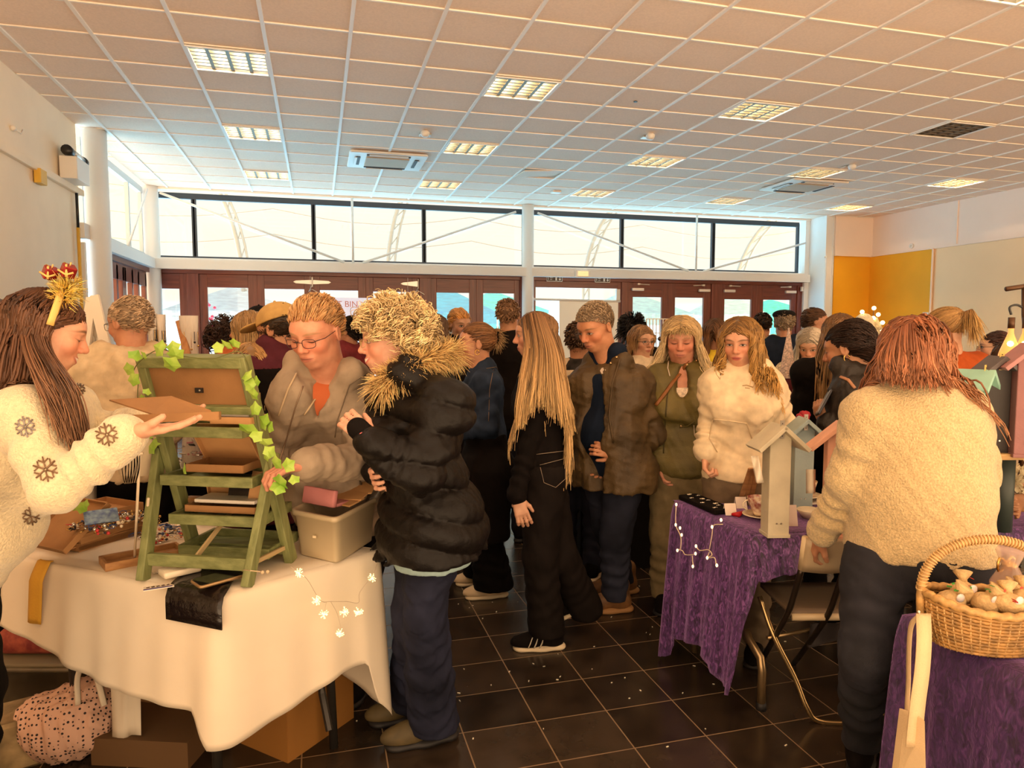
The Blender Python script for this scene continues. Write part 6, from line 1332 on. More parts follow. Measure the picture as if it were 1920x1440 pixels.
# ---------- cardboard boxes
def flatbox(name, lab, c, sx, sy, sz, yaw, lid=None, group=None, m_=CARD, tilt=0, content=None):
    R = rotm('Z', yaw)@rotm('X', tilt); c = np.array(c); t = thing(name, lab, 'box', c, group); V = lambda x, y, z: c+np.array(R@Vector((x, y, z)))
    o = MB().box(V(0, 0, .002), (sx, sy, .004), R)
    for s in (-1, 1): o.box(V(s*sx/2, 0, sz/2), (.004, sy, sz), R); o.box(V(0, s*sy/2, sz/2), (sx, .004, sz), R)
    o.build('box_base', m_, t)
    if lid is not None:
        l = MB(); a = math.radians(lid); h = V(0, sy/2, sz); R2 = R@rotm('X', -lid)
        W = lambda x, y, z: h+np.array(R2@Vector((x, y, z)))
        l.box(W(0, -sy/2, 0), (sx, sy, .004), R2); l.prism([tuple(W(-sx/2, -sy, 0)), tuple(W(sx/2, -sy, 0)), tuple(W(sx/2-.02, -sy-.03, -.004)), tuple(W(-sx/2+.02, -sy-.03, -.004))], tuple(R2@Vector((0, 0, .003))))
        for s in (-1, 1): l.box(W(s*sx/2, -sy/2, -sz/2*.8), (.004, sy*.96, sz*.8), R2)
        l.build('lid', CARDL if m_ is CARD else m_, t)
    return t
bx = onZ(178, 1062, TZ); cbs = 'flat brown mailing boxes stacked at the table edge'
for k, (dx, yw) in enumerate(((0, -42), (.004, -41), (-.006, -43), (.003, -41))):
    flatbox('cardboard_box', ['flat brown cardboard box at the bottom of the left stack', 'flat brown cardboard box second from bottom in the left stack', 'flat brown cardboard box second from top in the left stack', 'open brown cardboard box of jewellery topping the left stack'][k],
        onZ(175, 1010, TZ)+[dx, 0, .003+.031*k], .22, .26, .028, yw, lid=(-3 if k < 3 else None), group=cbs)
tb = onZ(175, 1010, TZ)+[0, 0, .125]
lid_ = flatbox('tipped_box', 'raised brown cardboard box half leaning beside the jewellery', onZ(130, 985, .88), .22, .20, .02, -42, tilt=38)
# jewellery heap
JC = [mat('bead_gold', (.7, .45, .15), .25, .9), mat('bead_silver', (.7, .66, .6), .2, .9), mat('bead_red', (.5, .03, .03), .3), mat('bead_black', (.02, .015, .02), .3), mat('bead_cream', (.8, .68, .5), .5), mat('bead_blue', (.03, .08, .25), .4)]
def heap(lab, c, sx, sy, sz, n, seed, yaw=-42, mats=JC, s=.006):
    r = np.random.default_rng(seed); m = MB(); R = rotm('Z', yaw)
    for k in range(n):
        x, y = r.uniform(-.5, .5, 2); p = np.array(c)+np.array(R@Vector((x*sx, y*sy, r.uniform(0, sz)*(1-abs(x)-abs(y)*.4)))); j = r.integers(0, len(mats))
        if r.random() < .5: m.sphere(p, s*r.uniform(.5, 1.3), 6, j)
        elif r.random() < .5: m.tube([p+np.array([math.cos(a), math.sin(a), .3*math.sin(a)])*s*1.8 for a in np.linspace(0, 5.5, 9)], s*.2, 4, j)
        else: m.box(p, (s*3, s*1.6, s*.5), rotm('Z', r.uniform(0, 180))@rotm('X', r.uniform(-40, 40)), j)
    return tag(m.build('jewellery', mats, smooth=True), lab, 'jewellery', kind='stuff')
heap('jumble of carded jewellery and trinkets in the open box', onZ(210, 985, .88), .17, .22, .05, 150, 3)
heap('glittering rings and chains spread behind the wooden tray', onZ(310, 1005, TZ)+[0, 0, .004], .22, .18, .03, 110, 4)
heap('silver rings piled around the ring stand', onZ(282, 985, TZ)+[0, 0, .004], .06, .06, .10, 70, 5, mats=JC[:2])
tag(MB().box(onZ(190, 968, .925)+[0, 0, .0], (.10, .065, .003), rotm('Z', 20)@rotm('X', 30)).build('blue_card', mat('blue_card', (.03, .07, .20), .4, col2=(.2, .3, .4), vscale=60)), 'blue patterned earring card standing in the jewellery box', 'card')
ivy('ivy_sprig', 'green leaves tucked behind the blue earring card', [at(125, 945, 2.35), at(150, 955, 2.35)], [(125, 942, 2.35, 1.2), (138, 948, 2.35, 1.2), (150, 952, 2.34, 1.2), (160, 948, 2.34, 1.)])
# wooden tray with posts and necklaces
t = thing('necklace_stand', 'wooden tray holding white posts hung with black cord necklaces', 'stand', onZ(250, 1065, TZ)); R = rotm('Z', 25); c = onZ(268, 1050, TZ)
WD = wood('warm_pine', (.33, .15, .05), (.45, .23, .08), .5, 0, 6)
V = lambda x, y, z: c+np.array(R@Vector((x, y, z)))
o = MB().box(V(0, 0, .004), (.24, .10, .008), R)
for s in (-1, 1): o.box(V(0, s*.05, .014), (.25, .010, .028), R); o.box(V(s*.12, 0, .014), (.010, .09, .028), R)
o.build('tray', WD, t, bevel=.002)
ps = [onZ(252, 1052, TZ+.01), onZ(272, 1010, TZ+.01)]; tops = [at(262, 850, 2.12), at(278, 935, 2.22)]
for a, b in zip(ps, tops): MB().tube([a, (a+b)/2*[1, 1, 1], b*[1, 1, 1]], .0042, 8).build('post', mat('white_rod', (.75, .62, .45), .5), t, True)
MB().tube([tops[0]-_rt*.055, tops[0]+_rt*.01], .004, 8).build('cross_bar', mat('white_rod', (.75, .62, .45), .5), t, True)
for k in range(6):
    x = 232+5*k; MB().tube(curve_pts([at(x, 852, 2.12), at(x-3+k, 880, 2.11), at(x+2-k, 905, 2.12), at(x+4, 880, 2.13), at(x+5, 852, 2.12)], 4), .0013, 4).build('necklace', BLACKC, t, True)
# ring cone
t = thing('ring_stand', 'slim stand stacked with silver rings by the green leg', 'stand', onZ(284, 1000, TZ))
b = onZ(284, 1000, TZ); MB().lathe([(.02, 0), (.018, .01), (.007, .02), (.005, .12), (.003, .15)], b, 12).build('cone', JC[4], t, True)
for k in range(12): MB().tube([b+np.array([.012*math.cos(a), .012*math.sin(a), .03+.009*k+.004*math.sin(a+k)]) for a in np.linspace(0, 6.28, 11)], .0014, 4).build('ring', JC[1], t, True)
# boxes on the ladder trays
Yw = math.degrees(math.atan2(w1[1], w1[0]))
flatbox('cardboard_box', 'open brown cardboard box on the middle tray of the green ladder', c2+[0, 0, .035]-w2*.01, .20, .13, .026, Yw+180, lid=55, group='brown boxes shown on the ladder shelf')
flatbox('cardboard_box', 'open kraft box with white lining on the lower tray of the ladder', c3+[0, 0, .03]+w3*.0, .25, .15, .022, Yw+180, lid=80, group='brown boxes shown on the ladder shelf')
tag(MB().rbox(c3+[0, 0, .06], (.22, .10, .012), .005, rotm('Z', Yw)).build('white_insert', mat('white_card_matt', (.8, .74, .66), .7)), 'white card liner in the kraft box on the ladder', 'card')
tag(MB().box(c3+[0, 0, .10]-f3*.03-w3*.03, (.11, .006, .10), rotm('Z', Yw)@rotm('X', 15)).build('black_pouch', mat('black_gloss_film', (.01, .008, .01), .15)), 'black cellophane packet standing in the kraft box', 'packet')
tag(MB().box(c3+[0, 0, .10]+w3*-.10, (.06, .004, .11), rotm('Z', Yw+10)@rotm('X', 10)@rotm('Y', -8)).build('kraft_flap', CARDL), 'tall kraft card flap at the right of the lower tray', 'card')
tag(MB().rbox(c3+[0, 0, .045]+w3*.135+f3*-.02, (.10, .035, .022), .012, rotm('Z', Yw)).build('wooden_scoop', WD), 'small brown wooden bar at the left of the lower tray', 'block')
# the box in her hands
bc = at(318, 778, 1.90); tt = flatbox('cardboard_box', 'shallow cardboard box lid held out by the woman in snowflake jumper', bc-[0, 0, .018], .25, .14, .022, 5, tilt=-6)
wl = Matrix(np.stack([_rt, _fw, _up], 1).tolist())
MB().prism([tuple(at(205, 752, 1.95)), tuple(at(322, 745, 2.0)), tuple(at(396, 772, 1.93)), tuple(at(394, 790, 1.88)), tuple(at(285, 778, 1.84))], (0, 0, .004)).build('lid', CARD, tt)
MB().prism([tuple(at(322, 745, 2.0)), tuple(at(396, 772, 1.93)), tuple(at(396, 786, 1.93)), tuple(at(324, 760, 2.0))], tuple(_fw*.003)).build('side_flap', CARDL, tt)
t = flatbox('cardboard_box', 'small kraft box with white tissue on the top tray of the ladder', c1+[0, 0, .035]-w1*.10, .14, .10, .022, Yw, m_=CARDL)
tag(MB().rbox(c1+[0, 0, .062]-w1*.08, (.15, .07, .012), .006, rotm('Z', Yw)).build('tissue_paper', mat('white_card_matt', (.8, .74, .66), .7)), 'crumpled white tissue in the small kraft box', 'tissue')
# ---------- papers, card reader, phone, black bag at front corner
Wp = mat('paper_white', (.82, .74, .60), .7)
pp = onZ(338, 1082, TZ)
for k in range(3): tag(MB().box(onZ(330+14*k, 1062+4*k, TZ)+[0, 0, .004+.003*k], (.16, .07, .0015), rotm('Z', 28+9*k)).build('paper_sheet', Wp), ['lowest white paper sheet under the ladder rail', 'middle white paper sheet under the ladder rail', 'top white paper sheet under the ladder rail'][k], 'paper', 'loose papers under the ladder')
t = thing('card_reader', 'small white payment box lying on the papers', 'card reader', pp+[0, 0, .01])
MB().rbox(pp+[0, 0, .024], (.115, .07, .02), .008, rotm('Z', 28)).build('case', mat('ivory_plastic', (.78, .68, .52), .35), t, True); MB().box(pp+[.005, .005, .0355], (.035, .02, .002), rotm('Z', 28)).build('slot', mat('slot_brown', (.3, .2, .12), .5), t)
t = thing('printed_card', 'white card with small dark print at table edge', 'card', onZ(295, 1104, TZ)); c = onZ(298, 1104, TZ)+[0, 0, .006]
MB().box(c, (.085, .035, .002), rotm('Z', 12)).build('card', Wp, t); MB().box(c+[0, -.012, .0015], (.08, .010, .001), rotm('Z', 12)).build('print_band', mat('violet_print', (.12, .09, .25), .5), t)
for k in range(5): MB().box(c+np.array(rotm('Z', 12)@Vector((-.03+.014*k, .004, .0018))), (.009, .006+.003*(k % 2), .001), rotm('Z', 12+10*k)).build('print_mark', mat('print_dark', (.08, .03, .03), .5), t)
BFILM = mat('black_polythene', (.008, .005, .005), .22, bump=.5, bscale=25)
m = MB(); ca, cb_, cc_, cd_ = onZ(455, 1060, TZ), onZ(385, 1050, TZ), onZ(318, 1100, TZ), onZ(428, 1118, TZ)
G = []
for j in range(12):
    v = j/11; row = []
    for i in range(10):
        u = i/9; 
        p = (cb_*(1-u)+ca*u)*(1-min(v/.6, 1))+(cc_*(1-u)+cd_*u)*min(v/.6, 1); z = .010+.010*math.sin(u*4+v*7)*.6
        if v > .6: q = (v-.6)/.4; p = p+np.array([-.005, -.030, 0])*min(1, q*3)-np.array([.01*u, 0, .10*q]); z = .010
        row.append(tuple(p+[0, 0, z]))
    G.append(row)
tag(m.grid(G).build('black_bag', BFILM, smooth=True, solid=.004), 'glossy black plastic bag spilling over the near table corner', 'bag')
t = thing('smartphone', 'black smartphone lying on the black plastic bag', 'phone', onZ(408, 1085, TZ)); c = onZ(410, 1084, TZ+.03); Rp = rotm('Z', 33)@rotm('X', 4)
MB().rbox(c, (.15, .072, .010), .012, Rp).build('case', mat('phone_gold_edge', (.35, .22, .10), .3, .6), t, True); MB().rbox(Vector(c)+Rp@Vector((0, 0, .0045)), (.142, .064, .003), .010, Rp).build('screen', mat('phone_glass', (.006, .005, .006), .05), t)
tag(MB().tube([onZ(452, 1085, TZ)+[0, 0, .03], at(470, 1070, 2.04), at(488, 1072, 2.06)], .0016, 5).sphere(at(492, 1073, 2.07), .006, 8).sphere(at(502, 1072, 2.08), .006, 8).build('string_tie', mat('beige_cord', (.55, .42, .26), .8)), 'beige string tied round the foot of the green leg', 'string')
# yellow strip
a0 = onZ(88, 1054, TZ); m = MB(); e = nrm(A_-L_); o_ = nrm(np.cross(e, [0, 0, 1.]))*1
if o_[1] > 0: o_ = -o_
G = [[tuple(a0+e*(.062*(u-.5))+o_*(.0+.035*min(1, v*3)+.004*math.sin(u*5))+np.array([0, 0, .006-.215*max(0, v-.08)/.92])-e*.03*v) for u in np.linspace(0, 1, 5)] for v in np.linspace(0, 1, 12)]
tag(m.grid(G).build('ribbon_strip', mat('mustard_felt', (.62, .33, .03), .8, bump=.2, bscale=150), smooth=True, solid=.002), 'mustard yellow felt strip hanging over the front of the white tablecloth', 'ribbon')
# ---------- grey bin of pouches
BINM = mat('taupe_plastic', (.50, .40, .25), .45, var=.04, vscale=3)
def bin_(lab, corners, h, m_, group=None, name='storage_bin'):
    # corners: bottom near-left, near-right... as world points (4)
    P = [np.array(p) for p in corners]; c = sum(P)/4; t = thing(name, lab, 'storage box', c)
    def ring(s, z, ins=0): return [c*[1, 1, 0]+(p-c)*[1, 1, 0]*s+np.array([0, 0, c[2]+z]) for p in P]
    def rnd(R, r=.12, n=4):
        out = []
        for i in range(4):
            p, a, b = R[i], R[i-1], R[(i+1) % 4]; pa = p+(a-p)*r; pb = p+(b-p)*r
            for k in range(n+1): u = k/n; out.append((pa*(1-u)+p*u)*(1-u)+(p*(1-u)+pb*u)*u)
        return out
    L = [rnd(ring(.90, 0)), rnd(ring(.90, .003)), rnd(ring(1.0, h-.02)), rnd(ring(1.07, h-.018)), rnd(ring(1.09, h-.01)), rnd(ring(1.08, h)), rnd(ring(1.0, h)), rnd(ring(.99, h-.01)), rnd(ring(.88, .01))]; n = len(L[0]); m = MB()
    vs = [tuple(p) for r in L for p in r]; fs = [(i*n+j, i*n+(j+1) % n, (i+1)*n+(j+1) % n, (i+1)*n+j) for i in range(len(L)-1) for j in range(n)]
    fs.append(tuple(range(n-1, -1, -1))); fs.append(tuple((len(L)-1)*n+j for j in range(n))); m.add(vs, fs); m.build('tub', m_, t, True); return t, c
b0, b1 = onZ(551, 1040, TZ+.004), onZ(632, 1060, TZ+.004); b2 = onZ(708, 1010, TZ+.004); b3 = b0+(b2-b1)
tb_, bc = bin_('taupe plastic tub of folded pouches at the table corner', [b0, b1, b2, b3], .165, BINM)
MB().box(b0*.5+b1*.5+[0, -.012, .085], (.012, .004, .008), rotm('Z', -35)).build('catch', BONE, tb_)
PK = mat('dusty_pink_felt', (.58, .22, .22), .85, bump=.1, bscale=200); e1 = nrm(b1-b0); e2 = nrm(b2-b1); yb = math.degrees(math.atan2(e1[1], e1[0])); Rz = rotm('Z', yb)
tag(MB().rbox(bc-e2*.075-e1*.03+[0, 0, .20], (.16, .022, .06), .008, Rz@rotm('X', -12)).rbox(bc-e2*.03-e1*.02+[0, 0, .175], (.16, .07, .012), .005, Rz).build('pink_pouch', PK, smooth=True), 'folded dusty pink felt pouch at the front of the tub', 'pouch')
for k in range(3): tag(MB().rbox(bc+e2*(.0+.04*k)+e1*(.04+.012*k)+[0, 0, .178+.014*k], (.13, .08, .006), .004, Rz@rotm('X', 10+7*k)@rotm('Z', 10*k)).build('kraft_envelope', CARDL), ['kraft envelope just behind the pink pouch', 'middle kraft envelope in the taupe tub', 'rearmost kraft envelope in the taupe tub'][k], 'envelope', 'kraft envelopes in the tub')
GF = mat('smoke_grey_film', (.10, .075, .05), .35, var=.4, vscale=14, bump=.6, bscale=30)
for k, (dx, dy, w) in enumerate(((-.02, .09, .17), (.07, .13, .12))):
    m = MB().grid([[tuple(bc+e1*(w*(u-.5)+dx)+e2*(dy+.02*math.sin(u*7+v*4))+np.array([0, 0, .14+.13*v+.012*math.sin(u*9)])) for u in np.linspace(0, 1, 9)] for v in np.linspace(0, 1, 6)])
    tag(m.build('grey_packet', GF, smooth=True, solid=.004), ['large crumpled grey film packet at the back of the tub', 'small grey film packet at the far right of the tub'][k], 'packet')
tb2, c2b = bin_('pale grey plastic tub behind the stacked boxes', [onZ(112, 968, TZ+.004), onZ(182, 962, TZ+.004), onZ(188, 935, TZ+.004), onZ(120, 940, TZ+.004)], .15, mat('pale_grey_plastic', (.55, .52, .45), .45))
tag(MB().box(c2b+[.0, 0, .15], (.12, .06, .05), rotm('X', 20)).build('black_packet', mat('black_gloss_film', (.01, .008, .01), .15)), 'black shiny packet lying in the pale grey tub', 'packet')
# white basket by ladder
tag(MB().lathe([(.075, .0), (.10, .10), (.105, .125), (.098, .125), (.07, .01)], at(270, 885, 2.42), 20).build('fabric_bowl', mat('cream_felt', (.62, .50, .34), .9)), 'cream fabric bowl behind the necklace posts', 'bowl')
# ---------- flower string lights
GL = mat('warm_led_petal', (.9, .7, .35), .4, emit=(1.0, .72, .30), es=1.6)
lt = thing('string_lights', 'string of warm white blossom lights pinned on the white tablecloth', 'string lights', at(640, 1160, 2.28)); pin_ = []
LP = [(561, 1075), (594, 1126), (607, 1152), (646, 1147), (672, 1147), (637, 1187), (698, 1083)]
def rside(px, py, off=.03):
    e = nrm(R_c-A_); n = nrm(np.cross(e, [0, 0, 1.])); p0 = A_+n*(.05+off); r = ray(px, py); return _C+r*(((p0-_C)@n)/(r@n))
for k, (a, b) in enumerate(LP):
    c = rside(a, b); m = MB(); rr = np.random.default_rng(k)
    for q in range(26):
        v = rr.normal(0, 1, 3); v /= np.linalg.norm(v); l = rr.uniform(.010, .017); m.tube([c, c+v*l], .0006, 3); m.sphere(c+v*l, .0021, 4)
    m.build('blossom_light', GL, lt, True)
wire = [rside(545, 1062), rside(575, 1085), rside(600, 1125), rside(620, 1128), rside(650, 1128), rside(672, 1130), rside(675, 1110), rside(700, 1075), rside(710, 1045)]
MB().tube(curve_pts(wire, 5), .0010, 4).tube(curve_pts([rside(620, 1128), rside(632, 1150), rside(640, 1180)], 4), .0009, 4).tube([rside(608, 1150), rside(612, 1128)], .0009, 4).build('wire', mat('clear_wire', (.5, .4, .3), .4), lt, True)
# ---------- under the table
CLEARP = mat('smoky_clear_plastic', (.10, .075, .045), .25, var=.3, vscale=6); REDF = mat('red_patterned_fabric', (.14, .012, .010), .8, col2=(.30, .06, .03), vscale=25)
p = onZ(90, 1330, 0)
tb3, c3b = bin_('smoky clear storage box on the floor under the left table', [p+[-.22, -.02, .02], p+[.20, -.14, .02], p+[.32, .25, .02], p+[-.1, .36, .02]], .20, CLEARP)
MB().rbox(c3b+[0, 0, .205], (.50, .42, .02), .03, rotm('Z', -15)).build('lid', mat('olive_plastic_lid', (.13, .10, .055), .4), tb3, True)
tag(MB().rbox(c3b+[-.04, 0, .265], (.36, .28, .09), .05, rotm('Z', -15)).build('folded_fabric', REDF, smooth=True), 'folded red Christmas fabric on the clear storage box', 'fabric')
B = Sdf(); c = onZ(135, 1415, 0)+[0, 0, .12]; B.el(c, (.17, .12, .13), None).el(c+[.05, .02, .08], (.09, .07, .07)).el(c+[-.08, 0, .03], (.09, .08, .09)); B.disp.append(folds(.012, 45, 3)); B.cuts.append(((0, 0, 1), .005))
V_, F_ = sdf_mesh(B, .007)
def dots_mat():
    m = bpy.data.materials.new('polka_dot_fabric'); m.use_nodes = True; nt = m.node_tree; b = nt.nodes['Principled BSDF']; v = nt.nodes.new('ShaderNodeTexVoronoi'); tc = nt.nodes.new('ShaderNodeTexCoord'); v.inputs['Scale'].default_value = 70; v.inputs['Randomness'].default_value = .35
    r = nt.nodes.new('ShaderNodeValToRGB'); r.color_ramp.interpolation = 'CONSTANT'; r.color_ramp.elements[0].color = (.02, .012, .012, 1); r.color_ramp.elements[1].position = .30; r.color_ramp.elements[1].color = (.62, .38, .28, 1)
    nt.links.new(tc.outputs['Object'], v.inputs['Vector']); nt.links.new(v.outputs['Distance'], r.inputs[0]); nt.links.new(r.outputs[0], b.inputs['Base Color']); b.inputs['Roughness'].default_value = .85; return m
o = np_mesh('dotted_bag', V_, F_, dots_mat()); tag(o, 'crumpled pink bag with black polka dots on the floor', 'bag')
MB().tube(curve_pts([c+[.05, -.07, .10], c+[.05, -.06, .20], c+[.07, -.02, .24], c+[.10, -.03, .18], c+[.13, -.06, .08]], 5), .011, 6, flat=.4).build('handle', LIN, o, True)
p = onZ(335, 1350, 0)
flatbox('cardboard_carton', 'tall brown cardboard carton on the floor behind the cloth flap', p+[0, .05, 0], .26, .22, .24, -28, lid=None); t_ = [o for o in COL.objects if o.name.startswith('cardboard_carton')][0]
MB().prism([tuple(p+[.05, -.06, .24]), tuple(p+[.14, -.10, .24]), tuple(p+[.15, -.12, .09]), tuple(p+[.06, -.09, .13])], (0, .004, 0)).build('torn_flap', CARD, t_)
text('lettering', 'hom', .035, tuple(p+[-.045, -.083, .13]), (PI/2, 0, math.radians(-28)), mat('print_brown', (.03, .015, .01), .7), t_)
p = onZ(560, 1405, 0)
t = flatbox('wooden_crate', 'light wooden crate standing under the right end of the table', p+[-.02, .15, 0], .30, .34, .22, -45, m_=mat('orange_ply', (.30, .13, .025), .6))
fr_ = MB(); F = lambda a, b, d: at(a, b, d)
tag(MB().tube([at(497, 1350, 2.25), at(500, 1335, 2.25), at(600, 1268, 2.5), at(604, 1300, 2.5), at(618, 1370, 2.45)], .013, 6).build('stool_frame', mat('dark_steel', (.04, .035, .03), .45, .5)), 'dark metal frame of a stool under the right end of the table', 'stool')
tag(MB().rbox(onZ(40, 1420, 0)+[0, 0, .09], (.22, .2, .18), .03, rotm('Z', 20)).build('plastic_bag', mat('clear_bag', (.28, .20, .10), .3, var=.5, vscale=10, bump=.6, bscale=20)), 'tan see-through bag at the lower left corner of the floor', 'bag')
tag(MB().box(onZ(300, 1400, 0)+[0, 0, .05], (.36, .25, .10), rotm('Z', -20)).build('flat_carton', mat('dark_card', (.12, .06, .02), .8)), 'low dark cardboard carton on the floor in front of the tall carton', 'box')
# ---------- stall behind with white displays
TD = 4.05
ta = at(100, 900, TD); tc_ = at(430, 900, TD); t = thing('market_table', 'cloth covered table of craft displays behind the grey-haired man', 'table', ((ta+tc_)/2)*[1, 1, 0]); z2 = .76; mid = (ta+tc_)/2; yv = math.degrees(math.atan2((tc_-ta)[1], (tc_-ta)[0])); Rt = rotm('Z', yv); wdt = np.linalg.norm(tc_-ta)
MB().box(mid*[1, 1, 0]+[0, 0, z2-.015], (wdt, .6, .03), Rt).build('tabletop', LIN, t)
for sx in (-1, 1):
    for sy in (-1, 1): p = Vector(mid*[1, 1, 0])+Rt@Vector((sx*wdt*.46, sy*.26, 0)); MB().cyl(p, p+Vector((0, 0, z2-.03)), .016, n=8).build('leg', mat('dark_steel', (.04, .035, .03), .45, .5), t, True)
MB().box(Vector(mid*[1, 1, 0])+Rt@Vector((0, -.3, 0))+Vector((0, 0, .39)), (wdt, .01, .74), Rt).build('skirt', BLACKC, t)
WP2 = mat('white_painted_wood', (.80, .72, .60), .55)
def zt(px, py, d): p = at(px, py, d); return p
t = thing('display_easel', 'tall white A-shaped display easel by the left column', 'easel', at(185, 700, 3.55)*[1, 1, 0]+[0, 0, .0]); tp = at(176, 555, 3.55)
for a, b in (((176, 555), (215, 720)), ((172, 558), (150, 720))):
    p, q = at(*a, 3.55), at(*b, 3.5); q2 = p+(q-p)*((p[2]-.0)/(p[2]-q[2])); board(MB(), p, q2, .05, .015, _rt).build('leg', WP2, t)
p, q = tp, at(182, 700, 3.7); q2 = p+(q-p)*(p[2]/(p[2]-q[2])); board(MB(), p, q2, .03, .015, _rt).build('rear_leg', WP2, t)
t = thing('lantern_rack', 'white wooden lattice rack beside the seller in snowflake jumper', 'rack', at(170, 900, 3.6)*[1, 1, 0]+[0, 0, z2-.0]); 
for px in (148, 163, 180, 197):
    a = at(px, 595+abs(px-165)*.2, 3.6); MB().box((a[0], a[1], (a[2]+z2)/2), (.014, .014, a[2]-z2)).build('post', WP2, t)
for k, z in enumerate((.9, 1.15, 1.38, 1.58)):
    a, b = at(146, 700, 3.6), at(200, 700, 3.6); MB().tube([(a[0], a[1], z), (b[0], b[1], z)], .009, 6).build('cross_bar', WP2, t)
for q in range(7):
    a = at(152+7*q, 640+8*math.sin(q*2), 3.57); MB().lathe([(.0, -.03), (.014, -.02), (.016, 0), (.008, .02), (.0, .022)], a, 10).build('ornament', WP2, t, True)
for k, (x0, x1, y0, y1, lab) in enumerate(((283, 297, 588, 665, 'left narrow white slatted bust display behind the man in beige'), (300, 312, 590, 665, 'second narrow white slatted bust display behind the man in beige'), (342, 374, 592, 690, 'wide white slatted bust display beside the wooden plank'))):
    t = thing('bust_display', lab, 'display', at((x0+x1)/2, 700, 4.0)*[1, 1, 0]+[0, 0, z2], 'white bust displays on the rear stall'); m = MB(); n = 8
    zt_ = at(x0, y0, 4.0)[2]; zb = z2; G = []
    for v in np.linspace(0, 1, 10):
        z = zt_*(1-v)+zb*v; wid = 1-.35*math.sin(v*PI*.9)+.5*v; a, b = at(x0, 700, 4.0), at(x1, 700, 4.0); c_ = (a+b)/2; h_ = (b-a)/2*wid; G.append([(c_[0]+h_[0]*u, c_[1]+h_[1]*u-.03*(1-u*u), z) for u in np.linspace(-1, 1, n)])
    m.grid(G).build('panel', mat('white_slats', (.82, .74, .64), .6, bump=.8, bscale=40, stretch=(6, 6, .2)), t, True, solid=.008)
    for q in range(5):
        a = at(x0+(x1-x0)*(q+.5)/5, y0+30, 3.95); MB().tube([a, a-[0, 0, .05+.02*(q % 3)]], .002, 4).sphere(a-[0, 0, .06+.02*(q % 3)], .007, 6).build('pendant', JC[3 if q % 2 else 0], t, True)
p0, p1 = at(336, 602, 4.0), at(356, 682, 3.9); p1 = p0+(p1-p0)*((p0[2]-z2)/(p0[2]-p1[2]))
tag(board(MB(), p0, p1, .035, .02, _rt).build('wooden_plank', wood('orange_pine', (.38, .15, .05), (.5, .24, .09), .5, 2, 5)), 'orange wooden plank leaning beside the wide white display', 'plank')
heap('bright trinkets and earring cards covering the rear stall', mid*[1, 1, 0]+[0, 0, z2+.005], wdt*.9, .4, .42, 240, 9, yaw=yv, mats=[JC[4], JC[1], mat('bead_pink', (.7, .3, .35), .5), JC[3], JC[4]], s=.011)
# =====================================================  RIGHT STALL
def velvet(name, c0, c1, c2):
    m = bpy.data.materials.new(name); m.use_nodes = True; nt = m.node_tree; b = nt.nodes['Principled BSDF']; N = nt.nodes.new; L = nt.links.new
    tc = N('ShaderNodeTexCoord'); mp = N('ShaderNodeMapping'); mp.inputs['Scale'].default_value = (1, 1, .45); L(tc.outputs['Object'], mp.inputs[0])
    n = N('ShaderNodeTexNoise'); n.inputs['Scale'].default_value = 62; n.inputs['Detail'].default_value = 7; n.inputs['Distortion'].default_value = 1.5; L(mp.outputs[0], n.inputs[0])
    r = N('ShaderNodeValToRGB'); r.color_ramp.elements[0].position = .36; r.color_ramp.elements[0].color = (*c0, 1); r.color_ramp.elements[1].position = .72; r.color_ramp.elements[1].color = (*c2, 1); e = r.color_ramp.elements.new(.52); e.color = (*c1, 1)
    L(n.outputs['Fac'], r.inputs[0]); L(r.outputs[0], b.inputs['Base Color']); b.inputs['Roughness'].default_value = .55; b.inputs['Sheen Weight'].default_value = .8; b.inputs['Sheen Tint'].default_value = (.6, .35, .8, 1)
    bp = N('ShaderNodeBump'); bp.inputs['Strength'].default_value = .5; bp.inputs['Distance'].default_value = .01; L(n.outputs['Fac'], bp.inputs['Height']); L(bp.outputs[0], b.inputs['Normal']); return m
VEL = velvet('purple_crushed_velvet', (.010, .002, .018), (.070, .020, .12), (.28, .11, .36))
VELD = velvet('deep_purple_velvet', (.010, .003, .020), (.034, .010, .07), (.10, .035, .15))
RZ = .752
NLc, FLc = onZ(1410, 1003, RZ), onZ(1262, 938, RZ); NRc = onZ(1905, 988, RZ); NRc = NLc+(NRc-NLc)*1.5; FRc = FLc+(NRc-NLc)
t = thing('folding_table', 'folding table under the purple velvet cloth on the right', 'table', ((NLc+FRc)/2)*[1, 1, 0])
cen = (NLc+FRc)/2; MB().prism([tuple(cen+(p-cen)*.98-[0, 0, .04]) for p in (NLc, NRc, FRc, FLc)], (0, 0, .03)).build('tabletop', mat('grey_plastic_top', (.3, .27, .24), .6), t)
TUBM = mat('tan_steel_tube', (.42, .29, .15), .3, .8); foot_ = onZ(1427, 1330, 0)
MB().tube([at(1398, 1180, 2.95), at(1405, 1200, 2.93), foot_+[-.01, 0, .22], foot_+[0, 0, .16], foot_+[0, 0, .02]], .017, 10).build('leg', TUBM, t, True)
MB().cyl(foot_+[0, 0, .03], foot_, .02, .022, 10).build('foot', BLKR, t, True)
f2 = onZ(1302, 1222, 0); MB().tube([f2+[0, 0, .7], f2+[0, 0, .0]], .017, 8).build('leg', TUBM, t, True)
f3 = NRc*[1, 1, 0]+[-.2, .2, 0]; MB().tube([f3+[0, 0, .7], f3], .017, 8).build('leg', TUBM, t, True); MB().tube([f3+[0, .4, .7], f3+[0, .4, 0]], .017, 8).build('leg', TUBM, t, True)
MB().tube([foot_+[.02, 0, .3], foot_+[.6, .05, .3]], .008, 8).build('stretcher', TUBM, t, True)
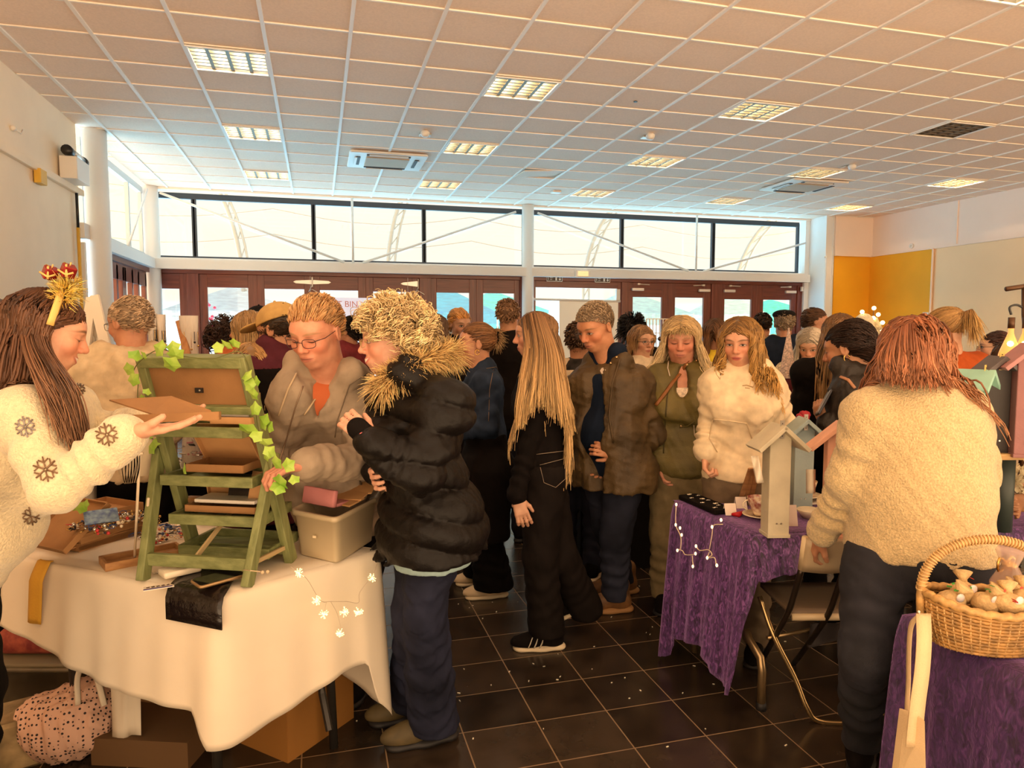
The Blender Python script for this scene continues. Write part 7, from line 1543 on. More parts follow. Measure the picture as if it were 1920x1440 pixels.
m = MB(); G = [[tuple((NLc*(1-v)+NRc*v)*(1-u)+(FLc*(1-v)+FRc*v)*u+np.array([0, 0, .002*math.sin(9*u+14*v)])) for v in np.linspace(0, 1, 24)] for u in np.linspace(0, 1, 10)]
m.grid(G)
drape_path(m, [FLc+(FRc-FLc)*.3, FLc, NLc, NRc], [(0, .6), (.19, .70), (.205, .745), (.222, .72), (.25, .60), (.32, .55), (.36, .64), (.395, .66), (.405, .42), (.42, .17), (.5, .12), (.65, .10), (1, .10)], flare=.05, fa=.014, ff=22, seed=5)
tag(m.build('velvet_cloth', VEL, smooth=True, solid=.002), 'purple crushed velvet cloth draped over the long right table', 'tablecloth')
# fairy lights on the velvet
def lside(px, py, off=.075):
    e = nrm(FLc-NLc); n = nrm(np.cross(e, [0, 0, 1.])); n = n if n[0] < 0 else -n; p0 = NLc+n*off; r = ray(px, py); return _C+r*(((p0-_C)@n)/(r@n))
t = thing('string_lights', 'white wired bud lights zigzagging down the purple velvet side', 'string lights', lside(1300, 1020)); WW = mat('cream_wire', (.80, .66, .48), .5); BUD = mat('bud_led', (.95, .8, .55), .4, emit=(1, .75, .4), es=1.2)
for pl in ([(1268, 945), (1267, 982), (1274, 1000), (1277, 1010), (1276, 1028), (1270, 1032)], [(1272, 1030), (1280, 1033), (1285, 1040), (1300, 1040), (1305, 1038)], [(1298, 1042), (1299, 1055), (1301, 1062)], [(1305, 1024), (1312, 1032), (1328, 1031), (1335, 1040), (1328, 1045)], [(1330, 1046), (1340, 1046), (1343, 1060)], [(1355, 983), (1338, 985), (1335, 1003), (1330, 1030)], [(1326, 1045), (1330, 1035)]):
    MB().tube(curve_pts([lside(*q) for q in pl], 4), .0022, 5).build('wire', WW, t, True)
for q in ((1267, 984), (1275, 990), (1278, 1003), (1270, 1032), (1305, 1024), (1304, 1038), (1299, 1062), (1344, 1060), (1335, 988), (1326, 1046), (1268, 946), (1352, 975)): MB().sphere(lside(*q, .08), (.0055, .0055, .008), 8).build('bud', BUD, t, True)
# ---- birdhouses
def birdhouse(lab, base, w, h, col, yaw, roofc=None, d=None, ov=.06, rl_=.11, strap=True, slant=42, strapc=None):
    d = d or w*.9; base = np.array(base); R = rotm('Z', yaw); V = lambda x, y, z: tuple(base+np.array(R@Vector((x, y, z)))); t = thing('birdhouse', lab, 'birdhouse', base, 'painted wooden birdhouses on the right stall')
    nm_ = 'paint_%d_%d_%d' % tuple(int(c*100) for c in col); mt = mat(nm_, col, .6, var=.07, vscale=14, bump=.1, bscale=150); hw = w/2; rz = hw*math.tan(math.radians(slant)); hb = h-rz-.02
    m = MB().prism([V(-hw, -d/2, .0), V(hw, -d/2, 0), V(hw, -d/2, hb), V(0, -d/2, hb+rz), V(-hw, -d/2, hb)], tuple(R@Vector((0, d, 0)))); m.build('box', mt, t, bevel=.003)
    MB().box(V(0, 0, -.004), (w*1.08, d*1.15, .014), R).build('base_board', mt, t, bevel=.002)
    mr = mat(nm_+'_roof', roofc or col, .6, var=.07, vscale=14)
    for s in (-1, 1):
        a = math.radians(slant); L = rl_; c = V(s*(L/2*math.cos(a)-.004), -.01, hb+rz+.012-L/2*math.sin(a)); MB().box(c, (L, d+ov, .016), R@rotm('Y', s*slant)).build('roof_board', mr, t, bevel=.002)
    if strap: 
        MB().box(V(0, -d/2-.006, hb+rz+.0), (.016, .003, .07), R).build('hanger_strap', strapc or mat('galvanised', (.5, .46, .40), .4, .6), t)
        for q in range(4): MB().sphere(V(0, -d/2-.008, hb+rz-.025+.016*q), .0022, 6).build('screw', DK, t)
    for s in (-1, 1): MB().cyl(V(s*.009, -d/2-.003, .045), V(s*.009, -d/2, .045), .0032, n=8).build('screw', CHROME, t)
    return t
bz = RZ+.012
yv0 = -13
birdhouse('tall stone-white birdhouse at the near corner of the purple table', onZ(1452, 998, bz), .083, .43, (.56, .50, .36), yv0, rl_=.135)
birdhouse('blush pink birdhouse half hidden behind the oatmeal jumper', onZ(1566, 1000, bz), .090, .44, (.72, .38, .26), -30, rl_=.15, ov=.03, strap=False)
birdhouse('blue-grey birdhouse behind the stone-white one', onZ(1500, 950, bz), .083, .405, (.30, .38, .38), -20, rl_=.14)
SHZ = 1.085; YSTR = mat('yellow_strap', (.75, .58, .18), .5)
def shp(px, d): p = at(px, 700, d); p[2] = SHZ; return p
t = thing('wooden_shelf', 'rough wooden shelf on dark posts carrying the tall birdhouses', 'shelf', shp(1900, 2.75)*[1, 1, 0]+[0, 0, RZ])
sc = shp(1925, 2.72); MB().box(sc-[-.0, 0, .012], (.62, .22, .022), rotm('Z', -14)).build('shelf_board', wood('raw_pine', (.42, .25, .09), (.55, .35, .14), .6, 0, 5), t)
for px in (1890, 1990): p = shp(px, 2.75); MB().cyl((p[0], p[1], RZ), (p[0], p[1], SHZ-.02), .042, n=14).build('post', mat('dark_teal_paint', (.035, .05, .045), .5), t, True)
p = shp(1855, 2.82); MB().box((p[0], p[1], (RZ+SHZ)/2), (.03, .03, SHZ-RZ-.02)).build('post', mat('dark_teal_paint', (.035, .05, .045), .5), t, True)
birdhouse('charcoal black birdhouse with yellow hanger on the wooden shelf', shp(1866, 2.68), .082, .37, (.035, .028, .026), -25, roofc=(.12, .10, .10), strapc=YSTR, rl_=.12)
birdhouse('dusty mauve birdhouse cut off at the right edge', shp(1925, 2.62), .088, .42, (.30, .13, .13), -30, roofc=(.42, .20, .20), strap=False, rl_=.135)
birdhouse('mint green birdhouse with yellow hanger behind the oatmeal jumper', shp(1822, 2.66), .085, .32, (.30, .55, .45), 25, strapc=YSTR, rl_=.11)
# ---- small goods on velvet
t = thing('jewellery_pad', 'long black velvet pad with silver and pearl jewellery', 'pad', onZ(1325, 952, RZ)); c = onZ(1322, 950, RZ)+[0, 0, .014]; yd = math.degrees(math.atan2((NLc-FLc)[1], (NLc-FLc)[0])); Rj = rotm('Z', yd)
MB().rbox(c, (.30, .10, .022), .01, Rj).build('pad', BLACKC, t)
for k in range(9):
    p = c+np.array(Rj@Vector((-.13+.031*k, .03*math.sin(k*2.2), .013))); MB().tube([p+np.array([.011*math.cos(a+k), .006*math.sin(a*2), .0]) for a in np.linspace(0, 5, 9)], .0016, 4).sphere(p, .004, 6).build('brooch', JC[1] if k % 3 else JC[4], t, True)
for k in range(6):
    a = onZ(1352+13*k, 926+3*k, RZ)+[0, 0, .02+.004*k]; b = a+np.array([.20, -.10+.012*k, .004])
    tag(MB().tube([a, b], .0035, 6).sphere(b, .005, 8).build('wooden_needle', mat('pale_bamboo', (.72, .58, .36), .5), smooth=True), ['pale bamboo needle nearest the black jewellery pad', 'second bamboo needle from the black pad', 'third bamboo needle from the black pad', 'fourth bamboo needle from the black pad', 'fifth bamboo needle from the black pad', 'bamboo needle farthest from the black pad'][k], 'needle', 'bamboo needles laid across the purple table')
def cup(lab, base, s=1., pat=(.30, .08, .06), sau=True, yaw=180):
    t = thing('teacup', lab, 'cup', base, 'vintage teacups on the purple table'); CH_ = mat('china_%d' % int(pat[0]*100), (.80, .68, .50), .15, coat=.5, col2=pat, vscale=32)
    pr = [(.0, .004), (.02, .004), (.022, .0), (.024, .006), (.030, .02), (.042, .045), (.047, .066), (.045, .066), (.040, .045), (.026, .02), (.0, .012)]
    MB().lathe([(r*s, z*s) for r, z in pr], np.array(base)+[0, 0, .012 if sau else 0], 24).build('cup_body', CH_, t, True)
    h = np.array(base)+[0, 0, .012 if sau else 0]; a = math.radians(yaw); u = np.array([math.cos(a), math.sin(a), 0]); MB().tube([h+u*(.042*s+.022*s*math.sin(q))+np.array([0, 0, .040*s+.018*s*math.cos(q)]) for q in np.linspace(.2, 2.9, 9)], .0032*s, 6).build('handle', mat('china_plain', (.82, .70, .50), .15, coat=.5), t, True)
    if sau: MB().lathe([(.0, .0), (.03, .0), (.045, .008), (.072, .016), (.070, .019), (.042, .011), (0, .005)], base, 28).build('saucer', mat('china_plain', (.82, .70, .50), .15, coat=.5), t, True)
cup('white teacup with red flower pattern behind the stone-white birdhouse', onZ(1424, 972, RZ)+[0, 0, .003], 1.15, (.28, .05, .04), yaw=170)
cup('cream teacup on stacked saucers beside the oatmeal sleeve', onZ(1510, 945, RZ)+[0, 0, .028], 1.05, (.45, .33, .2), yaw=190)
tag(MB().lathe([(.0, .0), (.035, .0), (.05, .01), (.082, .022), (.080, .026), (.0, .012)], onZ(1508, 948, RZ)+[0, 0, .003], 24).build('saucer', mat('china_grey', (.5, .42, .36), .2, coat=.4), smooth=True), 'dark rimmed saucer under the cream teacup', 'saucer')
tag(MB().lathe([(.0, .0), (.03, .0), (.045, .02), (.055, .035), (.052, .037), (0, .012)], onZ(1518, 972, RZ)+[0, 0, .003], 24).build('small_bowl', mat('china_plain', (.82, .70, .50), .15, coat=.5), smooth=True), 'small cream bowl of beads by the jumper sleeve', 'bowl')
tag(MB().tube([onZ(1372, 968, RZ)+[0, 0, .008], onZ(1384, 970, RZ)+[0, 0, .012], onZ(1395, 962, RZ)+[0, 0, .008]], [.006, .012, .004], 8).build('red_feather', mat('scarlet', (.5, .01, .015), .5), smooth=True), 'small scarlet feather on the saucer edge', 'feather')
for k, (px, py, w, lab) in enumerate(((1368, 965, .05, 'small white folded price card at the velvet edge'), (1388, 952, .05, 'white folded price card behind the first one'), (1482, 985, .045, 'tall white folded price card right of the stone-white birdhouse'))):
    c = onZ(px, py, RZ); R = rotm('Z', -12); m = MB(); V = lambda x, y, z: tuple(c+np.array(R@Vector((x, y, z)))); hh = .05 if k < 2 else .085
    m.add([V(-w/2, -.02, .002), V(w/2, -.02, .002), V(w/2, 0, hh), V(-w/2, 0, hh), V(w/2, .02, .002), V(-w/2, .02, .002)], [(0, 1, 2, 3), (3, 2, 4, 5)]); tag(m.build('price_card', mat('price_card_white', (.85, .72, .62), .6), solid=.001), lab, 'card', 'folded price cards on the purple table')
t = thing('glass_mug', 'dark red glass tumbler standing behind the white birdhouse', 'glass', onZ(1482, 925, RZ)); MB().lathe([(.0, .0), (.03, .0), (.035, .10), (.033, .10), (.028, .006), (0, .005)], onZ(1482, 925, RZ), 20).build('tumbler', mat('amber_glass', (.25, .04, .01), .1, coat=.6), t, True); MB().lathe([(.0356, .088), (.036, .102), (.032, .102)], onZ(1482, 925, RZ), 20).build('gold_rim', GOLD, t, True)
for k, (a, b) in enumerate(((1392, 1408), (1405, 1412), (1412, 1420))): tag(board(MB(), onZ(a-6, 945, RZ), at(b, 878, 2.95), .022, .006, _rt).build('wooden_clip', WD), ['leftmost slim wooden easel slat behind the cups', 'middle slim wooden easel slat behind the cups', 'rightmost slim wooden easel slat behind the cups'][k], 'slat', 'wooden slats behind the teacups')
tag(MB().grid([[tuple(at(1408+14*u+10*v, 855+50*v, 2.66+.02*math.sin(u*3+v*4))) for u in np.linspace(0, 1, 6)] for v in np.linspace(0, 1, 8)]).build('paper_tag', Wp, smooth=True, solid=.001), 'curled white paper label hanging from the birdhouse roof', 'label')
tag(MB().lathe([(.0, .0), (.03, .0), (.05, .04), (.055, .10), (.04, .16), (.025, .19), (.03, .21)], onZ(1503, 935, RZ), 20).build('copper_vase', mat('copper_glaze', (.35, .10, .04), .2, .5, col2=(.6, .35, .2), vscale=14), smooth=True), 'mottled copper vase behind the pink birdhouse', 'vase')
tag(MB().lathe([(.0, .0), (.028, .0), (.036, .05), (.02, .09), (.022, .11)], onZ(1492, 925, RZ)+[0, 0, .16], 16).lathe([(.03, 0), (.03, .16)], onZ(1492, 925, RZ), 12).build('red_bauble_stand', mat('red_glaze', (.3, .03, .03), .15, .2), smooth=True), 'shiny red ornament on a stand under the blue-grey roof', 'ornament')
tag(MB().grid([[tuple(at(1512+16*u, 880+45*v, 2.72+.02*math.cos(u*5))) for u in np.linspace(0, 1, 5)] for v in np.linspace(0, 1, 6)]).build('paper_bag', Wp, smooth=True, solid=.002), 'white paper bag edge beside the jumper sleeve', 'bag')
# seller's hands, wreath and goods at far right
Jw = skeleton(3.6, 1995, 1.60, face=-80, hyaw=-80, hpitch=20, over=dict(sh1=(1985, 790, -.1), el1=(1985, 890, -.35), wr1=(1915, 938, -.72), hd1=(1872, 948, -.78), sh0=(1990, 790, .1), el0=(1990, 890, -.25), wr0=(1912, 918, -.5), hd0=(1872, 935, -.6)))
person('person', 'seller mostly out of frame at right, only working hands in view', Jw, skin_mat('skin_olive', (.48, .24, .13)), h=.006, hand={0: dict(curl=30), 1: dict(curl=38)}); top(Jw, mat('pink_white_cloth', (.7, .52, .45), .8), h=.012, sl=.8); trousers(Jw, BLACKT, h=.014); feet(Jw, BLACKC, BLKR); hair(Jw, (.1, .05, .03), n=300, length=.1, seg=6, style='short')
m = MB(); r_ = np.random.default_rng(8); c = at(1908, 900, 2.95)
for k in range(130):
    v = r_.normal(0, 1, 3)*[.04, .03, .035]; m.box(c+v, (.022, .016, .001), rotm('X', r_.uniform(0, 180))@rotm('Z', r_.uniform(0, 180)))
MB_ = MB().tube([c-[0, 0, .0], c*[1, 1, 0]+[0, 0, RZ]], .004, 6); o_ = m.build('paper_bouquet', mat('ivory_tissue', (.75, .66, .44), .7)); MB_.build('stem', STEMM, o_); tag(o_, 'ruffled ivory paper bouquet above the seller hands', 'bouquet')
tag(MB().box(onZ(1892, 955, RZ)+[0, 0, .016], (.16, .10, .03), rotm('Z', -12)).build('wooden_tray', WD, bevel=.003), 'small wooden work tray at the right end of the purple cloth', 'tray')
tag(MB().rbox(onZ(1868, 925, RZ)+[0, 0, .05], (.05, .03, .09), .004).build('white_packet', Wp), 'small white packet against the shelf post', 'packet')
# storage drawers and bottle behind shelf
t = thing('drawer_unit', 'cream plastic drawer box behind the charcoal birdhouse', 'drawers', shp(1880, 3.4)*[1, 1, 0]+[0, 0, RZ]); p = shp(1892, 3.5)
MB().box((p[0], p[1], .98), (.26, .2, .44)).build('case', mat('cream_plastic', (.62, .54, .42), .4), t); 
for z in (.85, 1.0, 1.12): MB().box((p[0], p[1]-.104, z), (.24, .006, .1)).build('drawer_front', mat('cream_plastic2', (.55, .47, .36), .35), t)
tag(MB().lathe([(.0, 0), (.035, 0), (.035, .02), (.012, .07), (.012, .11)], (p[0]-.03, p[1]-.05, 1.2), 12).build('spray_bottle', DK), 'small dark bottle on the cream drawer box', 'bottle')
# ---- folding chair
CHW = mat('chair_cream_plastic', (.66, .52, .32), .4); CHS = mat('chair_grey_seat', (.20, .14, .09), .5); DT = mat('dark_tube', (.05, .035, .025), .3, .7)
t = thing('folding_chair', 'cream and steel folding chair tucked under the purple table', 'chair', onZ(1500, 1300, 0))
a, b, c, d = at(1511, 1008, 2.50), at(1600, 1008, 2.50), at(1590, 1066, 2.56), at(1503, 1066, 2.56)
MB().grid([[tuple((a*(1-u)+b*u)*(1-v)+(d*(1-u)+c*u)*v-FH*.02*math.sin(PI*u)) for u in np.linspace(0, 1, 9)] for v in np.linspace(0, 1, 5)]).build('backrest', mat('chair_back', (.50, .38, .24), .45), t, True, solid=.018)
SB = [onZ(1485, 1157, .45), onZ(1630, 1157, .45), onZ(1580, 1100, .45), onZ(1425, 1100, .45)]; scn = sum(SB)/4
G = [[tuple((SB[3]*(1-u)+SB[2]*u)*(1-v)+(SB[0]*(1-u)+SB[1]*u)*v-np.array([0, 0, .012*math.sin(PI*u)*math.sin(PI*v)])) for u in np.linspace(0, 1, 7)] for v in np.linspace(0, 1, 7)]
MB().grid(G).build('seat', CHS, t, True, solid=.02)
MB().tube([SB[0]+[0, 0, .0], SB[1]+[0, 0, 0]], .014, 8).build('seat_edge', CHW, t, True)
MB().tube([a, d], .014, 10).build('post_sleeve', CHW, t, True); MB().tube([b, c], .014, 10).build('post_sleeve', CHW, t, True)
ff = onZ(1428, 1240, 0)
for dx in (np.zeros(3), (b-a)*.92):
    MB().tube(curve_pts([d+dx, at(1490, 1112, 2.62)+dx, at(1478, 1148, 2.66)+dx, at(1455, 1190, 2.8)+dx, onZ(1425, 1245, 0)+dx*[1, 1, 0]], 4), .0115, 8).build('front_leg', DT, t, True)
loop = [at(1424, 1118, 2.85), at(1450, 1190, 2.8), at(1490, 1270, 2.78), at(1512, 1325, 2.76), onZ(1535, 1352, .01), onZ(1600, 1355, .01), onZ(1645, 1342, .01), at(1664, 1325, 2.80), at(1655, 1285, 2.84), at(1637, 1240, 2.9), at(1610, 1150, 2.9)]
MB().tube(curve_pts(loop, 5), .010, 8).build('rear_leg_loop', mat('brass_tube', (.55, .38, .18), .25, .9), t, True)
# grey cloth bag under table
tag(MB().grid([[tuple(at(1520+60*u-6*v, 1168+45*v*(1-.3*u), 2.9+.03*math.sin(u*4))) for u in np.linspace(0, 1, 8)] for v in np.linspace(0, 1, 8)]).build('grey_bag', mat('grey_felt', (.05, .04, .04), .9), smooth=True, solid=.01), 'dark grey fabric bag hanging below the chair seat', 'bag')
# ---- near box with velvet, basket, tote
bl, bn = onZ(1705, 1150, .72), onZ(1888, 1262, .72); xl = 1.60
t = thing('plinth_table', 'box table under the dark purple velvet at lower right', 'table', (2.0, 1.4, 0)); MB().box((2.02, 1.36, .355), (.76, .46, .70)).build('carcass', mat('dark_card', (.12, .06, .02), .8), t)
m = MB(); Pn = [np.array(q+[.722]) for q in ([1.62, 1.12], [2.42, 1.12], [2.42, 1.60], [1.62, 1.60])]
m.grid([[tuple((Pn[0]*(1-v)+Pn[1]*v)*(1-u)+(Pn[3]*(1-v)+Pn[2]*v)*u+np.array([0, 0, .003*math.sin(20*u+13*v)])) for v in np.linspace(0, 1, 16)] for u in np.linspace(0, 1, 10)])
drape(m, Pn[0], Pn[3], ([0, 1], [.70, .70]), -1, flare=.03, fa=.016, ff=3, seed=8); drape(m, Pn[0], Pn[1], ([0, 1], [.70, .70]), 1, flare=.04, fa=.022, ff=3, seed=9)
tag(m.build('velvet_cloth', VELD, smooth=True, solid=.002), 'dark purple velvet cloth under the wicker basket', 'tablecloth')
WK = mat('wicker_cane', (.36, .19, .055), .5, var=.35, vscale=40); WKL = mat('wicker_pale', (.62, .40, .17), .45, var=.2, vscale=40)
bc_ = onZ(1846, 1205, .73); bc_ = np.array([bc_[0]+.0, bc_[1]+.0, .728]); t = thing('wicker_basket', 'oval wicker basket with arched handle holding favour bags', 'basket', bc_)
RX, RY = .158, .100; Rb = rotm('Z', -20); E = lambda a, z, s=1.: bc_+np.array(Rb@Vector((RX*s*math.cos(a), RY*s*math.sin(a), z)))
rim_z = lambda a: .125+.012*math.cos(2*a); m = MB(); n = 88
sc_ = lambda v: .80+.22*math.sin(v*1.45)
for k in range(13):     # weave bands
    v = (k+.5)/13
    m.tube([E(a, v*rim_z(a), sc_(v)*(1+.012*(1 if (i+k) % 2 else -1))) for i, a in enumerate(np.linspace(0, 2*PI, n, endpoint=False))], .0052, 5, closed=True)
m.build('weave', WK, t, True); m = MB()
for i in range(44):
    a = 2*PI*i/44; m.tube([E(a, v*rim_z(a), sc_(v)*1.015) for v in (0, .3, .6, 1.)], .003, 4)
m.build('stakes', WKL, t, True)
MB().tube([E(a, rim_z(a)+.002*math.sin(a*30), sc_(1)*(1+.006*math.cos(a*30))) for a in np.linspace(0, 2*PI, 160, endpoint=False)], .011, 6, closed=True).build('rim', mat('wicker_rim', (.50, .29, .10), .45, var=.3, vscale=50), t, True)
m = MB(); m.lathe([(.0, .004), (RX*.78, .004)], bc_, 24, sy=RY/RX, rot=Rb); m.build('bottom', WK, t)
hpth = [E(PI, .04, 1.03)]+[E(PI, .125, 1.06)]+[bc_+np.array(Rb@Vector((-RX*1.05*math.cos(q), 0, .13+.150*math.sin(q)**.8))) for q in np.linspace(.12, PI-.12, 22)]+[E(0, .125, 1.06), E(0, .04, 1.03)]
MB().tube(hpth, .010, 8).build('handle', mat('wicker_rim', (.50, .29, .10), .45, var=.3, vscale=50), t, True); m = MB()
for k in range(60):
    u = 1.5+k*(len(hpth)-4)/60; i = int(u); f = u-i; p = hpth[i]*(1-f)+hpth[i+1]*f; tn = nrm(hpth[i+1]-hpth[i]); a_ = nrm(np.cross(tn, [.3, 1, .2])); b__ = np.cross(tn, a_)
    m.tube([p+(a_*math.cos(q)+b__*math.sin(q))*.0115+tn*.004*q/6.28 for q in np.linspace(0, 6.28, 8, endpoint=False)], .0024, 4, closed=True)
m.build('handle_wrap', WKL, t, True)
FB = mat('hessian_pouch', (.66, .46, .22), .8, var=.2, vscale=50, bump=.4, bscale=150); r_ = np.random.default_rng(4)
fb_l = ['hessian favour pouch with blue disc at the left of the basket', 'hessian favour pouch at the rear of the basket', 'hessian favour pouch with green sprig in the basket middle', 'hessian favour pouch with white seal at the basket front', 'hessian favour pouch with white bud at the right rear', 'hessian favour pouch at the right end of the basket']
for k, (x, y) in enumerate(((-.09, .0), (-.04, .035), (-.01, -.01), (.03, -.04), (.055, .035), (.095, 0))):
    c = bc_+np.array(Rb@Vector((x, y, .112+.012*(k % 2)))); o = MB().sphere(c, (.040, .032, .028), 14, rot=rotm('Z', 40*k)).lathe([(.012, .02), (.010, .035), (.024, .055), (.020, .056)], c, 12, rot=rotm('X', 25*(-1)**k)@rotm('Y', 20)); o = o.build('favour_pouch', FB, smooth=True); tag(o, fb_l[k], 'pouch', 'favour pouches in the wicker basket')
    MB().sphere(c+[0, -.028, .018], (.014, .005, .012), 10).build('seal', mat('seal_white', (.75, .68, .68), .4), o, True)
    mm = MB()
    for q in range(5): mm.box(c+r_.normal(0, .012, 3)+[0, -.01, .032], (.012, .005, .001), rotm('Z', r_.uniform(0, 180))@rotm('X', r_.uniform(0, 90)))
    mm.build('trim_sprig', mat('sprig_green', (.05, .25, .04), .5) if k % 2 == 0 else mat('sprig_red', (.5, .04, .03), .5), o)
# cellophane gift behind basket
t = thing('gift_bag', 'clear cellophane gift bag with gold ribbon behind the basket', 'gift bag', bc_+[.16, .14, 0]); c = at(1893, 1060, 1.92); 
MB().lathe([(.0, -.14), (.035, -.13), (.045, -.05), (.02, .0), (.035, .04), (.03, .05)], c, 16).build('wrap', mat('cellophane', (.75, .55, .45), .12, alpha=.45), t, True)
MB().sphere(c+[0, 0, .0], (.02, .02, .014), 10).tube([c+[.03*math.cos(q), .01, .02*math.sin(2*q)] for q in np.linspace(0, 6.28, 16)], .004, 5).build('bow', GOLD, t, True); MB().rbox(c+[0, 0, -.10], (.06, .05, .08), .02).build('contents', mat('rose_tissue', (.7, .4, .35), .7), t, True)
# tote bag straps
CV = mat('natural_canvas', (.70, .52, .30), .85, bump=.2, bscale=250)
t = thing('tote_bag', 'natural canvas tote bag hanging by its strap from the velvet box', 'bag', at(1725, 1400, 1.70))
s0 = at(1731, 1151, 1.80); st = [s0+[.0, 0, .0], at(1732, 1200, 1.76), at(1728, 1260, 1.74), at(1720, 1320, 1.73), at(1712, 1400, 1.72)]
def strap(path, w, wd): 
    P = curve_pts(path, 6); wd = np.array(wd); return MB().grid([[tuple(p-wd*w/2), tuple(p), tuple(p+wd*w/2)] for p in P])
strap(st, .038, _rt).build('strap', CV, t, True, solid=.003)
strap([s0, at(1718, 1158, 1.82), at(1707, 1175, 1.84), at(1703, 1220, 1.84), at(1702, 1280, 1.84), at(1700, 1320, 1.82), at(1697, 1400, 1.76)], .018, _fw).build('strap', CV, t, True, solid=.003)
MB().prism([tuple(at(1698, 1335, 1.76)), tuple(at(1735, 1350, 1.70)), tuple(at(1738, 1480, 1.68)), tuple(at(1680, 1480, 1.75))], tuple(_fw*.03)).build('bag_body', CV, t, bevel=.004)
tag(MB().sphere(at(1723, 1147, 1.79), .0035, 8).tube([at(1723, 1147, 1.79), at(1725, 1156, 1.80)], .0008, 4).build('map_pin', mat('pearl', (.8, .78, .72), .2), smooth=True), 'pearl headed pin holding the canvas strap', 'pin')
# glass jar with dipper on floor
t = thing('drinks_jar', 'glass storage jar with chain and tall stopper beside the jeans', 'jar', onZ(1665, 1330, 0)); c = onZ(1668, 1325, 0)
MB().lathe([(.0, .0), (.07, .0), (.075, .02), (.075, .16), (.068, .19), (.07, .20), (.063, .20), (.06, .18), (.067, .15), (.067, .02), (0, .01)], c, 24).build('jar_glass', mat('dim_glass', (.10, .075, .05), .08, alpha=.55), t, True)
MB().lathe([(.0, .0), (.062, .0), (.062, .07), (0, .07)], c+[0, 0, .015], 20).build('contents', mat('dark_amber_fill', (.12, .05, .02), .4), t, True)
MB().lathe([(.0, .205), (.078, .205), (.078, .213), (0, .216)], c, 24).build('lid', mat('lid_metal', (.4, .3, .2), .3, .8), t, True)
MB().tube([c+[0, 0, .21], c+[-.015, 0, .30]], .005, 8).sphere(c+[-.018, 0, .315], (.022, .022, .013), 12).build('stopper', mat('bone_knob', (.6, .48, .32), .4), t, True)
ch = MB()
for k in range(11): ch.sphere(c+[-.05, 0, .13+.014*k], .0045, 6); ch.sphere(c+[.02, 0, .17+.010*k], .004, 6)
ch.build('bead_chain', mat('bead_silver', (.7, .66, .6), .2, .9), t, True)
# ---- white table behind with cone trees
D2 = 4.3; a, b = at(1455, 757, D2), at(1600, 757, D2); z3 = a[2]; yv = math.degrees(math.atan2((b-a)[1], (b-a)[0])); Rt = rotm('Z', yv); cc = (a+b)/2+FH*.3
t = thing('market_table', 'white cloth covered stall with burgundy cone trees', 'table', cc*[1, 1, 0])
MB().box(cc, (1.3, .6, .02), Rt).build('tabletop', LIN, t); m = MB(); p0 = cc+np.array(Rt@Vector((-.65, -.3, .01))); p1 = cc+np.array(Rt@Vector((.65, -.3, .01))); p2 = cc+np.array(Rt@Vector((-.65, .3, .01)))
drape(m, p0, p1, ([0, 1], [.9, .9]), 1, flare=.03, fa=.018, ff=5, seed=12); drape(m, p0, p2, ([0, 1], [.9, .9]), -1, flare=.03, fa=.018, ff=3, seed=13); m.build('cloth_skirt', LIN, t, True)
BUR = mat('burgundy_wool', (.10, .006, .012), .85); SPK = mat('burgundy_beaded', (.12, .008, .018), .6, col2=(.5, .35, .25), vscale=120)
def cone(lab, px, y0, y1, w, m_, name='cone_tree', dots=0, d=D2-.15):
    b_, tp = at(px, y1, d), at(px, y0, d); h = tp[2]-z3; b_[2] = z3+.012; o = MB().lathe([(0, 0), (w, 0), (w*.98, .02), (w*.5, h*.55), (.004, h)], b_, 20).build(name, m_, smooth=True); tag(o, lab, 'ornament', 'cone trees on the white stall')
    if dots:
        mm = MB(); r = np.random.default_rng(int(px))
        for k in range(dots): u = r.uniform(.1, .95); q = r.uniform(0, 6.28); rr = w*(1-u)*.98+.004; mm.sphere(b_+np.array([rr*math.cos(q), rr*math.sin(q), u*h]), .004, 5)
        mm.build('pearl_beads', JC[4], o, True)
cone('tall thin burgundy cone tree with pearl beads', 1494, 678, 757, .045, SPK, dots=60); cone('plain burgundy cone tree right of the beaded one', 1502, 700, 757, .05, BUR, d=D2-.05)
o = MB().cyl(at(1478, 757, D2-.1)*[1, 1, 0]+[0, 0, z3+.01], at(1478, 757, D2-.1)*[1, 1, 0]+[0, 0, z3+.16], .058, n=20).build('burgundy_base', BUR, smooth=True); tag(o, 'burgundy round base under the white bottle-brush cone', 'ornament')
b_ = at(1476, 715, D2-.1); b_[2] = z3+.165; o = MB().lathe([(0, 0), (.05, 0), (.03, .14), (.004, .30)], b_, 18).build('cone_tree', mat('frosted_pink', (.75, .58, .50), .8, bump=1., bscale=120, var=.3, vscale=90)); tag(o, 'frosted pale cone tree standing on the burgundy base', 'ornament', 'cone trees on the white stall')
t = thing('candle_lamp', 'small frosted candle lamp glowing before the burgundy trees', 'candle', at(1490, 757, D2-.24)*[1, 1, 0]+[0, 0, z3+.01]); c = at(1490, 757, D2-.24); c[2] = z3+.012
MB().cyl(c, c+[0, 0, .065], .018, n=16).build('frosted_glass', mat('frosted', (.8, .7, .62), .5, emit=(1, .7, .4), es=.25), t, True); MB().sphere(c+[0, -.015, .025], (.006, .006, .011), 8).build('flame', mat('flame', (1, .6, .2), .5, emit=(1, .55, .15), es=6), t, True)
heap('small goods spread on the white stall behind the phone', cc+[.12, 0, .012], .8, .35, .10, 120, 14, yaw=yv, mats=[JC[4], JC[3], JC[1], JC[4]], s=.012)
m = MB(); r_ = np.random.default_rng(10)
for k in range(10): m.sphere(at(1505+r_.uniform(-8, 8), 780+r_.uniform(-4, 4), 3.45), .02, 8, 0)
